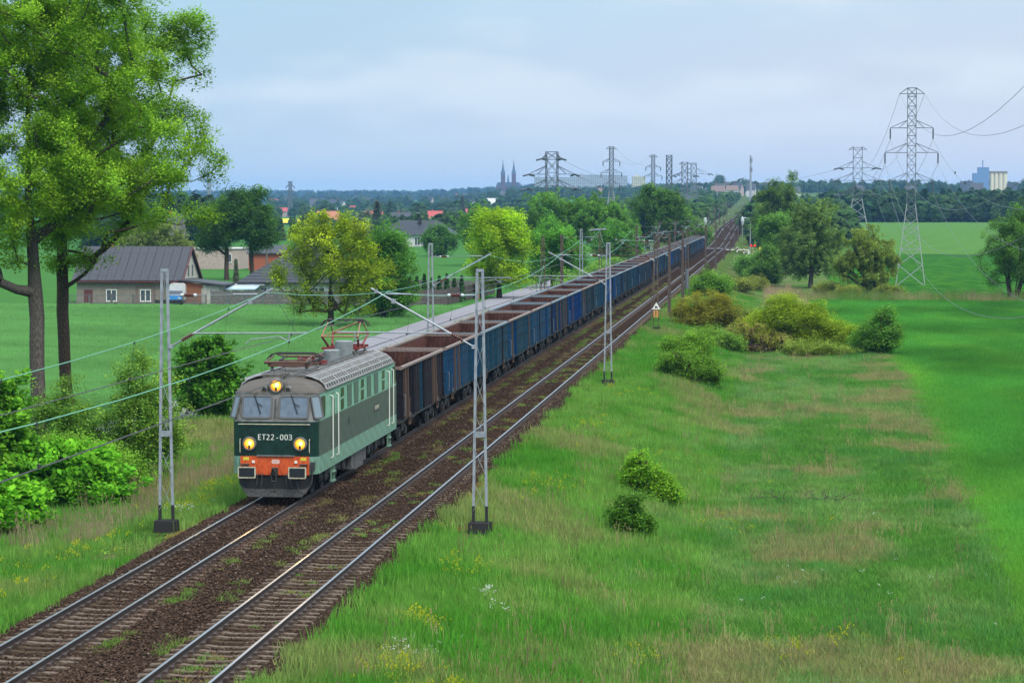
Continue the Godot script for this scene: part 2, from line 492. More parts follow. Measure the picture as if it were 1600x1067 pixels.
func far_fields(rows: Array) -> void:
	# pale unripe field laid over the far end of the right hand field, a hand's breadth higher
	var mb := MB.new()
	var v := 640.0
	while v < 1130.0:
		var w := v + 20.0
		for i in 10:
			var q := []
			for p in [[i, v], [i + 1, v], [i + 1, w], [i, w]]:
				var x := lerpf(field_edge(p[1]) + 2.0, 30.0 + 0.16 * p[1], p[0] / 10.0)
				q.append(W(x, gy(x, p[1]) + 0.12, p[1]))
			mb.quad(q[0], q[1], q[2], q[3])
		v = w
	one("pale_field", mb, mats.pale_field, "pale greyish green field strip before the bluish wood on the right", "field", Vector3.ZERO, "", "structure")

# ------------------------------------------------------------------ tracks
func build_track(cx: float, called_label: String) -> void:
	var t := thing("railway_track", called_label, "railway track", W(cx, 0, 0))
	var vs := [20.0]
	while vs[-1] < 1500.0:
		vs.append(640.0 if vs[-1] < 640.0 else vs[-1] + 40.0)
	var foot := [Vector2(-0.075, -0.17), Vector2(0.075, -0.17), Vector2(0.075, -0.155), Vector2(0.012, -0.135), Vector2(0.012, -0.045), Vector2(0.036, -0.035), Vector2(0.036, -0.004), Vector2(-0.036, -0.004), Vector2(-0.036, -0.035), Vector2(-0.012, -0.045), Vector2(-0.012, -0.135), Vector2(-0.075, -0.155)]
	for side in [-0.753, 0.753]:
		var mb := MB.new()
		var top := MB.new()
		for i in vs.size() - 1:
			var y0 := track_height(vs[i])
			var y1 := track_height(vs[i + 1])
			for j in foot.size():
				var p: Vector2 = foot[j]
				var q: Vector2 = foot[(j + 1) % foot.size()]
				mb.quad(Vector3(side + p.x, y0 + p.y, -vs[i]), Vector3(side + q.x, y0 + q.y, -vs[i]), Vector3(side + q.x, y1 + q.y, -vs[i + 1]), Vector3(side + p.x, y1 + p.y, -vs[i + 1]))
			for q in [[-0.030, 0.0, 0.030, 0.0], [-0.035, -0.003, -0.030, 0.0], [0.030, 0.0, 0.035, -0.003]]:
				top.quad(Vector3(side + q[0], y0 + q[1], -vs[i]), Vector3(side + q[2], y0 + q[3], -vs[i]), Vector3(side + q[2], y1 + q[3], -vs[i + 1]), Vector3(side + q[0], y1 + q[1], -vs[i + 1]))
		var r := part(t, "rail", mb, mats.rail_rust)
		part(r, "running_surface", top, mats.rail_shine)
	# concrete sleepers: deeper at the ends, dished in the middle
	var variants := []
	for k in 3:
		var mb := MB.new()
		var xs := [-1.27, -0.98, -0.55, -0.3, 0.3, 0.55, 0.98, 1.27]
		var ys := [-0.19, -0.172, -0.172, -0.20, -0.20, -0.172, -0.172, -0.19]
		for i in 7:
			var a: float = xs[i]
			var b: float = xs[i + 1]
			var wa := 0.095 + 0.006 * k - (0.012 if i > 2 and i < 5 else 0.0)
			mb.hexa([Vector3(a, -0.38, wa + 0.02), Vector3(b, -0.38, wa + 0.02), Vector3(b, -0.38, -wa - 0.02), Vector3(a, -0.38, -wa - 0.02), Vector3(a, ys[i], wa), Vector3(b, ys[i + 1], wa), Vector3(b, ys[i + 1], -wa), Vector3(a, ys[i], -wa)])
		variants.append(mb.mesh())
	var v := 46.0
	var where := []
	var tint := PackedColorArray()
	var fast := MB.new()
	while v < 420.0:
		var jig := rng.randf_range(-0.02, 0.02)
		if v < 150.0:
			var o := part(t, "sleeper", variants[rng.randi() % 3], mats.sleeper if rng.randf() < 0.8 else mats.sleeper_dark)
			o.position = Vector3(rng.randf_range(-0.03, 0.03), rng.randf_range(-0.012, 0.008), -v + jig)
			o.rotation.y = rng.randf_range(-0.02, 0.02)
			for side in [-0.753, 0.753]:
				for e in [-0.12, 0.12]:
					fast.box(Vector3(side + e, -0.135, -v + jig), Vector3(0.10, 0.07, 0.14))
		else:
			where.append(Transform3D(Basis(), Vector3(rng.randf_range(-0.03, 0.03), 0, -v)))
			tint.append(Color.WHITE)
		v += 0.6
	part(t, "rail_fasteners", fast, mats.fastener).set_meta("kind", "stuff")
	multi(t, "sleepers", variants[0], mats.sleeper, where, tint).set_meta("kind", "stuff")

func stone_mesh(k: int) -> ArrayMesh:
	var mb := MB.new()
	var r := RandomNumberGenerator.new()
	r.seed = 40 + k
	var p := []
	for d in [Vector3.UP, Vector3.DOWN, Vector3.LEFT, Vector3.RIGHT, Vector3.FORWARD, Vector3.BACK]:
		p.append(d * r.randf_range(0.7, 1.15) + Vector3(r.randf_range(-0.3, 0.3), r.randf_range(-0.3, 0.3), r.randf_range(-0.3, 0.3)))
	for f in [[0, 5, 3], [0, 3, 4], [0, 4, 2], [0, 2, 5], [1, 3, 5], [1, 4, 3], [1, 2, 4], [1, 5, 2]]:
		mb.tri(p[f[0]], p[f[1]], p[f[2]])
	return mb.mesh()

func build_ballast() -> void:
	for k in 3:
		var where := []
		var tint := PackedColorArray()
		for i in 26000:
			var f := rng.randf()
			var v := 47.0 + 150.0 * f * f
			var x := rng.randf_range(-19.3, -10.35)
			if rng.randf() < 0.12: x = rng.randf_range(-20.2, -9.7)
			var s := rng.randf_range(0.028, 0.058)
			var dl := absf(x - TRACK_LEFT)
			var dr := absf(x - TRACK_RIGHT)
			var y := gy(x, v)
			# the six-foot is heaped, the right track's cribs are shallow, the left track is partly drowned
			if dl < 1.3:
				y += 0.012 + 0.03 * patch.get_noise_2d(x * 5.0, v * 2.0)
				if dl > 0.68 and dl < 0.84: continue
				if v < 58.0 and rng.randf() < 0.6: continue
				if dl < 0.68 and dl > 0.15 and x < TRACK_LEFT and v < 72.0 and rng.randf() < 0.6: continue
			elif dr < 1.3:
				y += 0.006
				if rng.randf() < 0.55 - 0.4 * smoothstep(60.0, 80.0, v) or dr > 0.68 and dr < 0.84: continue
			elif x > -15.7 and x < -13.9:
				y += 0.02
			var b := Basis(Vector3(rng.randf_range(-1, 1), rng.randf_range(-1, 1), rng.randf_range(-1, 1)).normalized(), rng.randf_range(0, TAU)).scaled(Vector3(s, s * 0.75, s))
			where.append(Transform3D(b, W(x, y + 0.01, v)))
			var g := rng.randf_range(0.55, 1.5)
			var c := Color(0.058, 0.037, 0.027) * g
			if rng.randf() < 0.02: c = Color(0.16, 0.12, 0.10)
			if dl > 0.8 and dl < 1.25 and x > TRACK_LEFT or rng.randf() < 0.06: c = c.lerp(Color(0.13, 0.08, 0.062), 0.35)
			tint.append(c)
		var o := multi(self, "ballast_stones", stone_mesh(k), mats.stone, where, tint)
		tag(o, ["dark brown ballast stones loose between and beside the rails", "rounder dark ballast stones mixed between the sleepers", "reddish brown ballast stones heaped between the tracks"][k], "ballast", "", "stuff")

# ------------------------------------------------------------------ grass and flowers
func tuft_mesh(blades: int, spread: float, height: float, width: float, lean: float, k: int, seeds := 0.0) -> ArrayMesh:
	var mb := MB.new()
	var r := RandomNumberGenerator.new()
	r.seed = 900 + k
	for i in blades:
		var q := r.randf_range(0, TAU)
		var d := spread * sqrt(r.randf())
		var o := Vector3(cos(q) * d, -0.03, sin(q) * d)
		var h := height * r.randf_range(0.55, 1.1)
		var a := r.randf_range(0, TAU)
		var side := Vector3(cos(a), 0, sin(a)) * width * 0.5
		var l := Vector3(r.randf_range(-1, 1), 0, r.randf_range(-1, 1)) * lean * h
		var m := o + Vector3(0, h * 0.6, 0) + l * 0.4
		var tip := o + Vector3(0, h, 0) + l
		mb.tri(o - side, o + side, m + side * 0.8)
		mb.tri(o - side, m + side * 0.8, m - side * 0.8)
		mb.tri(m - side * 0.8, m + side * 0.8, tip)
		if r.randf() < seeds:
			mb.box(tip, Vector3(width, height * 0.13, width))
	return mb.mesh()

func flower_mesh(k: int, heads: int, spread: float, height: float, size: float) -> ArrayMesh:
	var mb := MB.new()
	var r := RandomNumberGenerator.new()
	r.seed = 500 + k
	for i in heads:
		var q := r.randf_range(0, TAU)
		var d := spread * sqrt(r.randf())
		var c := Vector3(cos(q) * d, height * r.randf_range(0.75, 1.1), sin(q) * d)
		for j in 2:
			var ax := Vector3(r.randf_range(-1, 1), r.randf_range(-0.4, 0.4), r.randf_range(-1, 1)).normalized() * size
			var ay := Vector3(r.randf_range(-0.3, 0.3), 1, r.randf_range(-0.3, 0.3)).normalized() * size
			mb.quad(c - ax, c - ay, c + ax, c + ay)
	return mb.mesh()

func spin(s: float, tall := 1.0) -> Basis:
	return Basis(Vector3.UP, rng.randf_range(0, TAU)).scaled(Vector3(s, s * tall, s))

func mottled(x: float, v: float, lush: Color, pale: Color, dry: Color, amount: float) -> Color:
	var a := patch.get_noise_2d(x * 2.6, v * 1.5)
	var b := patch.get_noise_2d(x * 6.0 + 300.0, v * 4.0)
	var d := patch.get_noise_2d(x * 1.3 + 900.0, v * 0.8)
	var c := lush.lerp(pale, clampf(0.5 + b * 1.3 + d * 1.3, 0.0, 1.0))
	c = c.lerp(dry, clampf(smoothstep(0.02, 0.42, a + b * 0.3) * amount + rng.randf_range(-0.15, 0.2), 0.0, 0.9))
	return c * rng.randf_range(0.72, 1.25)

var grass_gain := 1.32

func near_mast(x: float, v: float) -> bool:
	for q in [[-19.88, 78.3], [-9.52, 79.1], [-9.75, 145.4], [-9.95, 210.0]]:
		if absf(x - q[0]) < 0.75 and v < q[1] + 0.6 and v > q[1] - 2.2: return true
	return false

func scatter(called: String, label: String, mesh: Mesh, n: int, v0: float, v1: float, power: float, xa: Callable, size: Vector2, colour: Callable, keep = null) -> void:
	var where := []
	var tint := PackedColorArray()
	for i in n:
		var v := v0 + (v1 - v0) * pow(rng.randf(), power)
		var e: Vector2 = xa.call(v)
		var x := rng.randf_range(e.x, e.y)
		if keep != null and not keep.call(x, v): continue
		if near_mast(x, v): continue
		where.append(Transform3D(spin(rng.randf_range(size.x, size.y), rng.randf_range(0.8, 1.2)), W(x, gy(x, v), v)))
		tint.append(colour.call(x, v) * grass_gain)
	var o := multi(self, called, mesh, mats.grass, where, tint)
	tag(o, label, called.replace("_", " "), "", "stuff")

func build_grass() -> void:
	var tuft := tuft_mesh(32, 0.42, 0.28, 0.026, 0.55, 1)
	var tall := tuft_mesh(26, 0.40, 0.46, 0.022, 0.42, 2)
	var crop := tuft_mesh(34, 0.45, 0.30, 0.028, 0.25, 3)
	var dry := tuft_mesh(18, 0.36, 0.75, 0.016, 0.25, 4, 0.3)
	var small := tuft_mesh(24, 0.22, 0.13, 0.022, 0.7, 5)
	var lush := Color(0.064, 0.192, 0.026)
	var pale := Color(0.132, 0.238, 0.060)
	var tan := Color(0.225, 0.20, 0.085)
	scatter("meadow_grass", "mottled green and tan grass tufts of the rough meadow", tuft, 44000, 44.0, 330.0, 1.7, func(v): return Vector2(-2.6, field_edge(v) + 0.6), Vector2(0.7, 1.3), func(x, v): return mottled(x, v, lush, pale, tan, 0.74))
	scatter("embankment_grass", "tall lush grass on the slope below the right track", tall, 30000, 44.0, 330.0, 1.7, func(v): return Vector2(-10.75 + 0.5 * patch.get_noise_1d(v * 9.0), -2.4), Vector2(0.6, 1.25), func(x, v): return mottled(x, v, Color(0.056, 0.200, 0.018), Color(0.115, 0.25, 0.04), tan, 0.5))
	scatter("meadow_long_grass", "taller clumps of bluish green grass in the meadow", tall, 9000, 44.0, 260.0, 1.6, func(v): return Vector2(-5.0, field_edge(v)), Vector2(0.7, 1.2), func(x, v): return mottled(x, v, Color(0.055, 0.175, 0.035), Color(0.11, 0.235, 0.065), tan, 0.5), func(x, v): return patch.get_noise_2d(x * 4.0 - 90.0, v * 2.5) > 0.05)
	scatter("dry_grass", "dead straw coloured stalks standing in the meadow", dry, 3600, 46.0, 240.0, 1.5, func(v): return Vector2(-9.5, field_edge(v) - 0.5), Vector2(0.7, 1.15), func(x, v): return Color(0.245, 0.205, 0.10) * rng.randf_range(0.6, 1.2), func(x, v): return rng.randf() < 0.08 + 0.6 * smoothstep(0.0, 0.4, patch.get_noise_2d(x * 2.6, v * 1.5)))
	scatter("wheat_crop", "dense green young wheat on the right field", crop, 46000, 60.0, 330.0, 1.5, func(v): return Vector2(field_edge(v) + 0.2, 0.112 * v + 6.0), Vector2(0.8, 1.25), func(x, v): return Color(0.060, 0.208, 0.030).lerp(Color(0.115, 0.275, 0.030), smoothstep(2.6, 0.2, x - field_edge(v)) * 0.42 + 0.4 * clampf(patch.get_noise_2d(x * 3.0, v * 0.8) * 2.0, 0.0, 1.0)) * (1.0 + 0.5 * patch.get_noise_2d(x * 1.6 + 40.0, v * 0.7)) * rng.randf_range(0.85, 1.12))
	scatter("verge_grass", "green grass between the left track and the lane", tall, 20000, 48.0, 260.0, 1.5, func(v): return Vector2(-30.0, -18.75 - 0.5 * patch.get_noise_1d(v * 8.0 + 50.0)), Vector2(0.6, 1.15), func(x, v): return mottled(x, v, Color(0.062, 0.20, 0.022), Color(0.125, 0.24, 0.045), tan, 0.4 if x > -22.0 else 0.7), func(x, v): return not (x > -20.9 and v > 70.0 and v < 79.0 and rng.randf() < 0.85))
	scatter("reed_stalks", "pale dry reed stalks behind the near left mast", dry, 2600, 76.0, 150.0, 1.2, func(v): return Vector2(-25.2, -21.6), Vector2(0.6, 1.15), func(x, v): return Color(0.25, 0.20, 0.12) * rng.randf_range(0.7, 1.15), func(x, v): return rng.randf() < 0.8 * smoothstep(-0.1, 0.4, patch.get_noise_2d(x * 4.0, v * 2.0)) + 0.12)
	scatter("crop_shoots", "short green shoots of the left crop field", crop, 30000, 90.0, 276.0, 1.2, func(v): return Vector2(-0.33 * v - 6.0, -35.2), Vector2(0.8, 1.2), func(x, v): return Color(0.116, 0.262, 0.078) * (1.0 + 0.24 * patch.get_noise_2d(x * 1.2 + v * 0.5, v * 1.3)) * (0.80 if fposmod(x * 0.35 + v, 17.0) < 0.9 else 1.0) * rng.randf_range(0.9, 1.1))
	scatter("track_weeds", "thin strips of low weeds between the two tracks", small, 3800, 48.0, 330.0, 1.5, func(v): return Vector2(-15.75, -13.85), Vector2(0.6, 1.4), func(x, v): return mottled(x, v, Color(0.09, 0.16, 0.03), Color(0.16, 0.19, 0.05), Color(0.17, 0.125, 0.06), 0.9), func(x, v): return (absf(x + 15.45 + 0.12 * patch.get_noise_1d(v * 5.0)) < 0.20 or absf(x + 14.15 + 0.2 * patch.get_noise_1d(v * 4.0)) < 0.24) and patch.get_noise_2d(x * 6.0, v * 5.0) > 0.02 - 0.25 * smoothstep(90.0, 160.0, v))
	scatter("weed_clumps", "broad leaved weeds in darker clumps over meadow and embankment", sprigs[3], 5200, 46.0, 240.0, 1.6, func(v): return Vector2(-10.4, field_edge(v) - 0.3), Vector2(0.5, 1.1), func(x, v): return Color(0.05, 0.15, 0.022).lerp(Color(0.12, 0.22, 0.03), rng.randf()) * rng.randf_range(0.8, 1.3), func(x, v): return patch.get_noise_2d(x * 7.0 + 50.0, v * 5.0) > 0.16)
	scatter("verge_weeds", "broad leaved weeds in clumps on the left verge", sprigs[3], 1800, 48.0, 160.0, 1.4, func(v): return Vector2(-26.0, -19.0), Vector2(0.5, 1.1), func(x, v): return Color(0.06, 0.16, 0.022).lerp(Color(0.12, 0.22, 0.03), rng.randf()) * rng.randf_range(0.8, 1.3), func(x, v): return patch.get_noise_2d(x * 7.0 + 50.0, v * 5.0) > 0.1)
	scatter("ditch_reeds", "dry straw coloured reeds along the ditch between the right hand fields", dry, 1000, 320.0, 332.0, 1.0, func(v): return Vector2(3.0, 40.0), Vector2(0.9, 1.7), func(x, v): return Color(0.26, 0.23, 0.11).lerp(Color(0.10, 0.19, 0.03), clampf(0.55 + patch.get_noise_1d(x * 4.0) + rng.randf_range(-0.5, 0.5), 0.0, 1.0)) * rng.randf_range(0.7, 1.1))
	scatter("bank_reeds", "pale dead reeds between the birch and the embankment", dry, 650, 290.0, 360.0, 1.0, func(v): return Vector2(-1.0, 4.5), Vector2(0.8, 1.5), func(x, v): return Color(0.30, 0.22, 0.14) * rng.randf_range(0.7, 1.15), func(x, v): return patch.get_noise_2d(x * 4.0, v * 1.5) > -0.1)
	scatter("crib_weeds", "small weeds growing between the right track sleepers", small, 900, 48.0, 200.0, 1.4, func(v): return Vector2(-13.2, -12.0), Vector2(0.5, 1.1), func(x, v): return [Color(0.11, 0.24, 0.04), Color(0.22, 0.16, 0.05), Color(0.13, 0.22, 0.05)][rng.randi() % 3], func(x, v): return patch.get_noise_2d(x * 3.0, v * 6.0) > 0.12)
	scatter("ballast_edge_weeds", "low weeds and moss along the ballast edges", small, 4200, 48.0, 240.0, 1.5, func(v): return Vector2(-10.9, -9.9) if rng.randf() < 0.6 else Vector2(-19.6, -18.9), Vector2(0.6, 1.5), func(x, v): return mottled(x, v, Color(0.11, 0.22, 0.035), Color(0.18, 0.24, 0.05), Color(0.24, 0.13, 0.05), 0.9), func(x, v): return patch.get_noise_2d(x * 2.0, v * 4.0) > -0.1)
	var spots_y := [[-8.8, 61.0, 1.0, 30], [-8.6, 55.0, 1.6, 60], [-6.9, 54.2, 0.8, 34], [-7.6, 52.6, 0.6, 22], [-6.2, 53.0, 0.8, 36], [-9.2, 70.0, 2.0, 40], [-8.5, 92.0, 3.0, 60], [-9.6, 118.0, 4.0, 70], [-9.0, 140.0, 5.0, 60], [0.6, 66.5, 1.2, 22], [2.0, 68.0, 1.2, 12], [3.4, 66.0, 2.0, 8], [-1.0, 92.0, 3.0, 20], [-3.5, 64.0, 1.5, 12], [-21.5, 73.0, 3.0, 40], [-21.2, 64.0, 3.0, 36], [-20.4, 84.0, 2.5, 50], [-20.8, 90.0, 2.5, 40], [2.5, 56.0, 5.0, 14], [-5.0, 110.0, 6.0, 30]]
	var where := []
	var tint := PackedColorArray()
	for s in spots_y:
		for i in int(s[3] * 1.1):
			var x: float = s[0] + rng.randfn() * s[2] * 0.35
			var v: float = s[1] + rng.randfn() * s[2] * 0.6
			if x < -9.6 and x > -19.6: continue
			where.append(Transform3D(spin(rng.randf_range(0.6, 1.1)), W(x, gy(x, v), v)))
			tint.append(Color(0.55, 0.52, 0.02).lerp(Color(0.35, 0.42, 0.03), rng.randf()))
	tag(multi(self, "yellow_flowers", flower_mesh(1, 8, 0.15, 0.5, 0.024), mats.grass, where, tint), "yellow flowering weeds dotted over the grass", "flowers", "", "stuff")
	where = []
	tint = PackedColorArray()
	for s in [[-7.9, 67.0, 0.5, 14], [-7.3, 65.0, 0.8, 8], [-8.7, 56.5, 0.6, 12], [-8.3, 58.0, 1.4, 14], [-20.2, 82.0, 1.2, 22], [2.0, 80.0, 8.0, 16]]:
		for i in s[3]:
			var x: float = s[0] + rng.randfn() * s[2] * 0.35
			var v: float = s[1] + rng.randfn() * s[2] * 0.6
			if x < -9.6 and x > -19.6: continue
			where.append(Transform3D(spin(rng.randf_range(0.6, 1.0)), W(x, gy(x, v), v)))
			tint.append(Color(0.66, 0.68, 0.62))
	tag(multi(self, "white_flowers", flower_mesh(2, 5, 0.14, 0.45, 0.02), mats.grass, where, tint), "small white flowers near the right mast foot", "flowers", "", "stuff")
# ------------------------------------------------------------------ trees
var sprigs := []
var leaf_gain := 1.75

func sprig_mesh(k: int, leaves: int, spread: float, size: float, droop := 0.0) -> ArrayMesh:
	var mb := MB.new()
	var r := RandomNumberGenerator.new()
	r.seed = 70 + k
	for i in leaves:
		var d := Vector3(r.randfn(), r.randfn(), r.randfn()).normalized() * spread * pow(r.randf(), 0.5)
		if droop > 0.0:
			d = Vector3(d.x * 0.5, -absf(d.y) * droop, d.z * 0.5)
		var u := Vector3(r.randf_range(-1, 1), r.randf_range(-0.7, 0.35) - droop * 0.6, r.randf_range(-1, 1)).normalized()
		var w := u.cross(Vector3(r.randf_range(-0.5, 0.5), 1, r.randf_range(-0.5, 0.5))).normalized()
		var s := size * r.randf_range(0.7, 1.25)
		var a := d - u * s * 0.5
		var b := d + u * s * 0.5
		var wide := 0.36 if droop == 0.0 else 0.22
		var l := d + w * s * wide + Vector3(0, s * 0.1, 0)
		var q := d - w * s * wide + Vector3(0, s * 0.1, 0)
		mb.tri(a, l, b)
		mb.tri(a, b, q)
	return mb.mesh()

func make_sprigs() -> void:
	sprigs.append(sprig_mesh(0, 26, 0.42, 0.17))            # broad leaves, near trees
	sprigs.append(sprig_mesh(1, 22, 0.55, 0.24))            # maples farther off
	sprigs.append(sprig_mesh(2, 26, 0.75, 0.30, 1.0))       # hanging willow and birch twigs
	sprigs.append(sprig_mesh(3, 24, 0.36, 0.11))            # small bush leaves
	sprigs.append(sprig_mesh(4, 20, 0.95, 0.50))            # far crowns
	sprigs.append(sprig_mesh(5, 20, 0.30, 0.22))            # big maple leaves close by
	sprigs.append(sprig_mesh(6, 46, 0.40, 0.13))           # small poplar leaves

# o: trunk (height of bare trunk), top (height the leader reaches), r (trunk radius), lobes [x, y, z, rx, ry, rz], tips, per (sprigs to a tip), spread, sprig, size, colour, second, vary, seed, bark, stems
func tree(called: String, label: String, category: String, x: float, v: float, o: Dictionary, group := "") -> Node3D:
	var t := thing(called, label, category, W(x, gy(x, v) - 0.05, v), group)
	var r := RandomNumberGenerator.new()
	r.seed = o.seed
	var lobes: Array = o.lobes
	var weights := []
	var total := 0.0
	for l in lobes:
		total += l[3] * l[4] * l[5]
		weights.append(total)
	var tips := []
	for i in o.tips:
		var pick := r.randf() * total
		var k := 0
		while weights[k] < pick: k += 1
		var l: Array = lobes[k]
		var d := Vector3(r.randfn(), r.randfn(), r.randfn()).normalized() * pow(r.randf(), 0.4)
		tips.append(Vector3(l[0] + d.x * l[3], maxf(l[1] + d.y * l[4], 0.25), l[2] + d.z * l[5]))
	var pos := []
	var parent := []
	var burden := []
	var lean: Vector3 = o.get("lean", Vector3.ZERO)
	var stems: int = o.get("stems", 1)
	for s in stems:
		var foot := Vector3.ZERO
		var to: Vector3 = Vector3(0, o.top, 0) + lean
		if stems > 1:
			var a := TAU * s / stems + r.randf_range(-0.4, 0.4)
			foot = Vector3(cos(a), 0, sin(a)) * o.r * 1.6
			to += Vector3(cos(a), 0, sin(a)) * o.top * 0.22
		var n := int(maxf(4.0, o.top / 1.2))
		var off := Vector3.ZERO
		for i in n + 1:
			var f := float(i) / n
			pos.append(foot.lerp(to, f) + off)
			off += Vector3(r.randf_range(-1, 1), 0, r.randf_range(-1, 1)) * o.r * 0.22
			parent.append(-1 if i == 0 else pos.size() - 2)
			burden.append(0)
	var start := pos.size()
	tips.sort_custom(func(a, b): return a.length_squared() + a.y * 2.0 < b.length_squared() + b.y * 2.0)
	var ends := []
	for tip in tips:
		var best := -1
		var cost := 1e9
		for i in pos.size():
			var p: Vector3 = pos[i]
			if p.y < o.trunk * 0.92 and i < start: continue
			var d: float = p.distance_to(tip) + maxf(0.0, p.y - tip.y + 0.25 * Vector2(p.x - tip.x, p.z - tip.z).length()) * 1.3
			if d < cost:
				cost = d
				best = i
		if best < 0: best = start - 1
		var a: Vector3 = pos[best]
		var gap := a.distance_to(tip)
		var n := clampi(int(gap / o.get("step", 0.9)), 1, 8)
		var prev := best
		for i in n:
			var f := float(i + 1) / n
			var p: Vector3 = a.lerp(tip, f)
			p.y += (f * f - f) * gap * 0.22
			if i < n - 1:
				p += Vector3(r.randf_range(-1, 1), r.randf_range(-1, 1), r.randf_range(-1, 1)) * gap * 0.045
			pos.append(p)
			parent.append(prev)
			burden.append(0)
			prev = pos.size() - 1
		ends.append(prev)
	for e in ends:
		var i: int = e
		while i >= 0:
			burden[i] += 1
			i = parent[i]
	var most := 1.0
	for i in stems:
		most = maxf(most, float(burden[0]))
	var scale_: float = o.r / pow(most, 0.5)
	var wood := MB.new()
	for i in pos.size():
		if parent[i] < 0 or burden[i] == 0: continue
		var ra := scale_ * pow(float(burden[parent[i]]), 0.5)
		var rb := scale_ * pow(float(burden[i]), 0.5)
		if i >= start and ra > rb * 1.6: ra = rb * 1.35
		if parent[i] == 0 and stems == 1: ra *= 1.35
		var run: Vector3 = (pos[i] - pos[parent[i]]).normalized() * ra * 0.22
		wood.tube(pos[parent[i]] - run, pos[i] + run, maxf(ra, 0.012), maxf(rb, 0.010), 9 if ra > 0.12 else (5 if ra > 0.04 else 3), false)
	part(t, "trunk", wood, mats[o.get("bark", "bark")])
	var where := []
	var tint := PackedColorArray()
	var base: Color = o.colour
	var other: Color = o.get("second", base)
	for e in ends:
		var c: Vector3 = pos[e]
		var hue := r.randf()
		var bright := r.randf_range(1.0 - o.get("vary", 0.25), 1.0 + o.get("vary", 0.25))
		var from: Vector3 = pos[parent[e]]
		for i in o.per:
			var p: Vector3 = c + Vector3(r.randfn(), r.randfn() * 0.75, r.randfn()) * o.spread
			if i % 4 == 0: p = from.lerp(c, r.randf()) + Vector3(r.randfn(), r.randfn(), r.randfn()) * o.spread * 0.4
			if p.y < 0.1: p.y = 0.1 + r.randf() * 0.2
			var b := Basis(Vector3.UP, r.randf_range(0, TAU)) * Basis(Vector3.RIGHT, r.randf_range(-0.4, 0.4))
			where.append(Transform3D(b.scaled(Vector3.ONE * o.size * r.randf_range(0.75, 1.2)), p))
			var col := base.lerp(other, clampf(hue * 0.8 + r.randf() * 0.3, 0.0, 1.0)) * bright * r.randf_range(0.9, 1.1) * leaf_gain
			tint.append(col)
	multi(t, "crown", sprigs[o.sprig], mats.leaf, where, tint).set_meta("kind", "stuff")
	return t

func far_crown(k: int, cone := false) -> ArrayMesh:
	var mb := MB.new()
	var r := RandomNumberGenerator.new()
	r.seed = 300 + k
	var f := FastNoiseLite.new()
	f.seed = k
	f.frequency = 0.9
	for i in 330:
		var d := Vector3(r.randfn(), r.randfn(), r.randfn()).normalized()
		var w := (1.0 + 0.55 * f.get_noise_3dv(d * 1.6)) * (0.75 + 0.25 * r.randf())
		var c := Vector3(d.x * 3.4 * w, 6.0 + d.y * 4.4 * w, d.z * 3.4 * w)
		if cone:
			var h := r.randf()
			c = Vector3(d.x, 0, d.z).normalized() * (1.0 - h) * 2.6 * (0.7 + 0.3 * r.randf()) + Vector3(0, 1.0 + h * 10.5, 0)
		var s := r.randf_range(0.8, 1.35)
		var u := Vector3(r.randf_range(-1, 1), r.randf_range(-0.5, 0.5), r.randf_range(-1, 1)).normalized()
		var q := (d + Vector3(0, 0.6, 0) + Vector3(r.randfn(), r.randfn(), r.randfn()) * 0.4).normalized()
		var l := u.cross(q).normalized()
		u = q.cross(l).normalized()
		mb.tri(c - u * s, c + l * s * 0.8, c + u * s)
		mb.tri(c - u * s, c + u * s, c - l * s * 0.8)
	return mb.mesh()

func trunk_mesh() -> ArrayMesh:
	var mb := MB.new()
	mb.tube(Vector3(0, -0.5, 0), Vector3(0, 6.0, 0), 0.28, 0.12, 6)
	return mb.mesh()

var far_meshes := []
var far_trunk: ArrayMesh

func far_tree(called: String, label: String, x: float, v: float, h: float, wide: float, c: Color, group: String, k := 0) -> Node3D:
	var t := thing(called, label, "tree", W(x, gy(x, v), v), group)
	t.rotation.y = rng.randf_range(0, TAU)
	t.scale = Vector3(h / 10.5 * wide, h / 10.5, h / 10.5 * wide)
	part(t, "trunk", far_trunk, mats.bark)
	var m := StandardMaterial3D.new()
	m.albedo_color = c.linear_to_srgb()
	m.roughness = 0.9
	m.backlight_enabled = true
	m.backlight = Color(0.5, 0.5, 0.5)
	part(t, "crown", far_meshes[k], m)
	return t

func wood(label: String, n: int, xa: Callable, v0: float, v1: float, h: Vector2, c: Color, cone := 0.0) -> void:
	for k in [0, 1, 2, 3]:
		var where := []
		var tint := PackedColorArray()
		var m := int(n * (1.0 - cone) / 3.0) if k < 3 else int(n * cone)
		for i in m:
			var v := rng.randf_range(v0, v1)
			var e: Vector2 = xa.call(v)
			var x := rng.randf_range(e.x, e.y)
			var s := rng.randf_range(h.x, h.y) / 10.5
			where.append(Transform3D(Basis(Vector3.UP, rng.randf_range(0, TAU)).scaled(Vector3(s * rng.randf_range(0.8, 1.35), s, s * rng.randf_range(0.8, 1.35))), W(x, gy(x, v) - 1.2 * s, v)))
			tint.append((c * rng.randf_range(0.7, 1.3) + Color(0.02, 0.012, 0) * rng.randf()) * 1.2)
		if m > 0:
			var o := multi(self, "woodland", far_meshes[k], mats.leaf, where, tint)
			tag(o, label + ["", ", its rounder crowns", ", its broad crowns", ", its pointed conifers"][k], "woodland", "", "stuff")

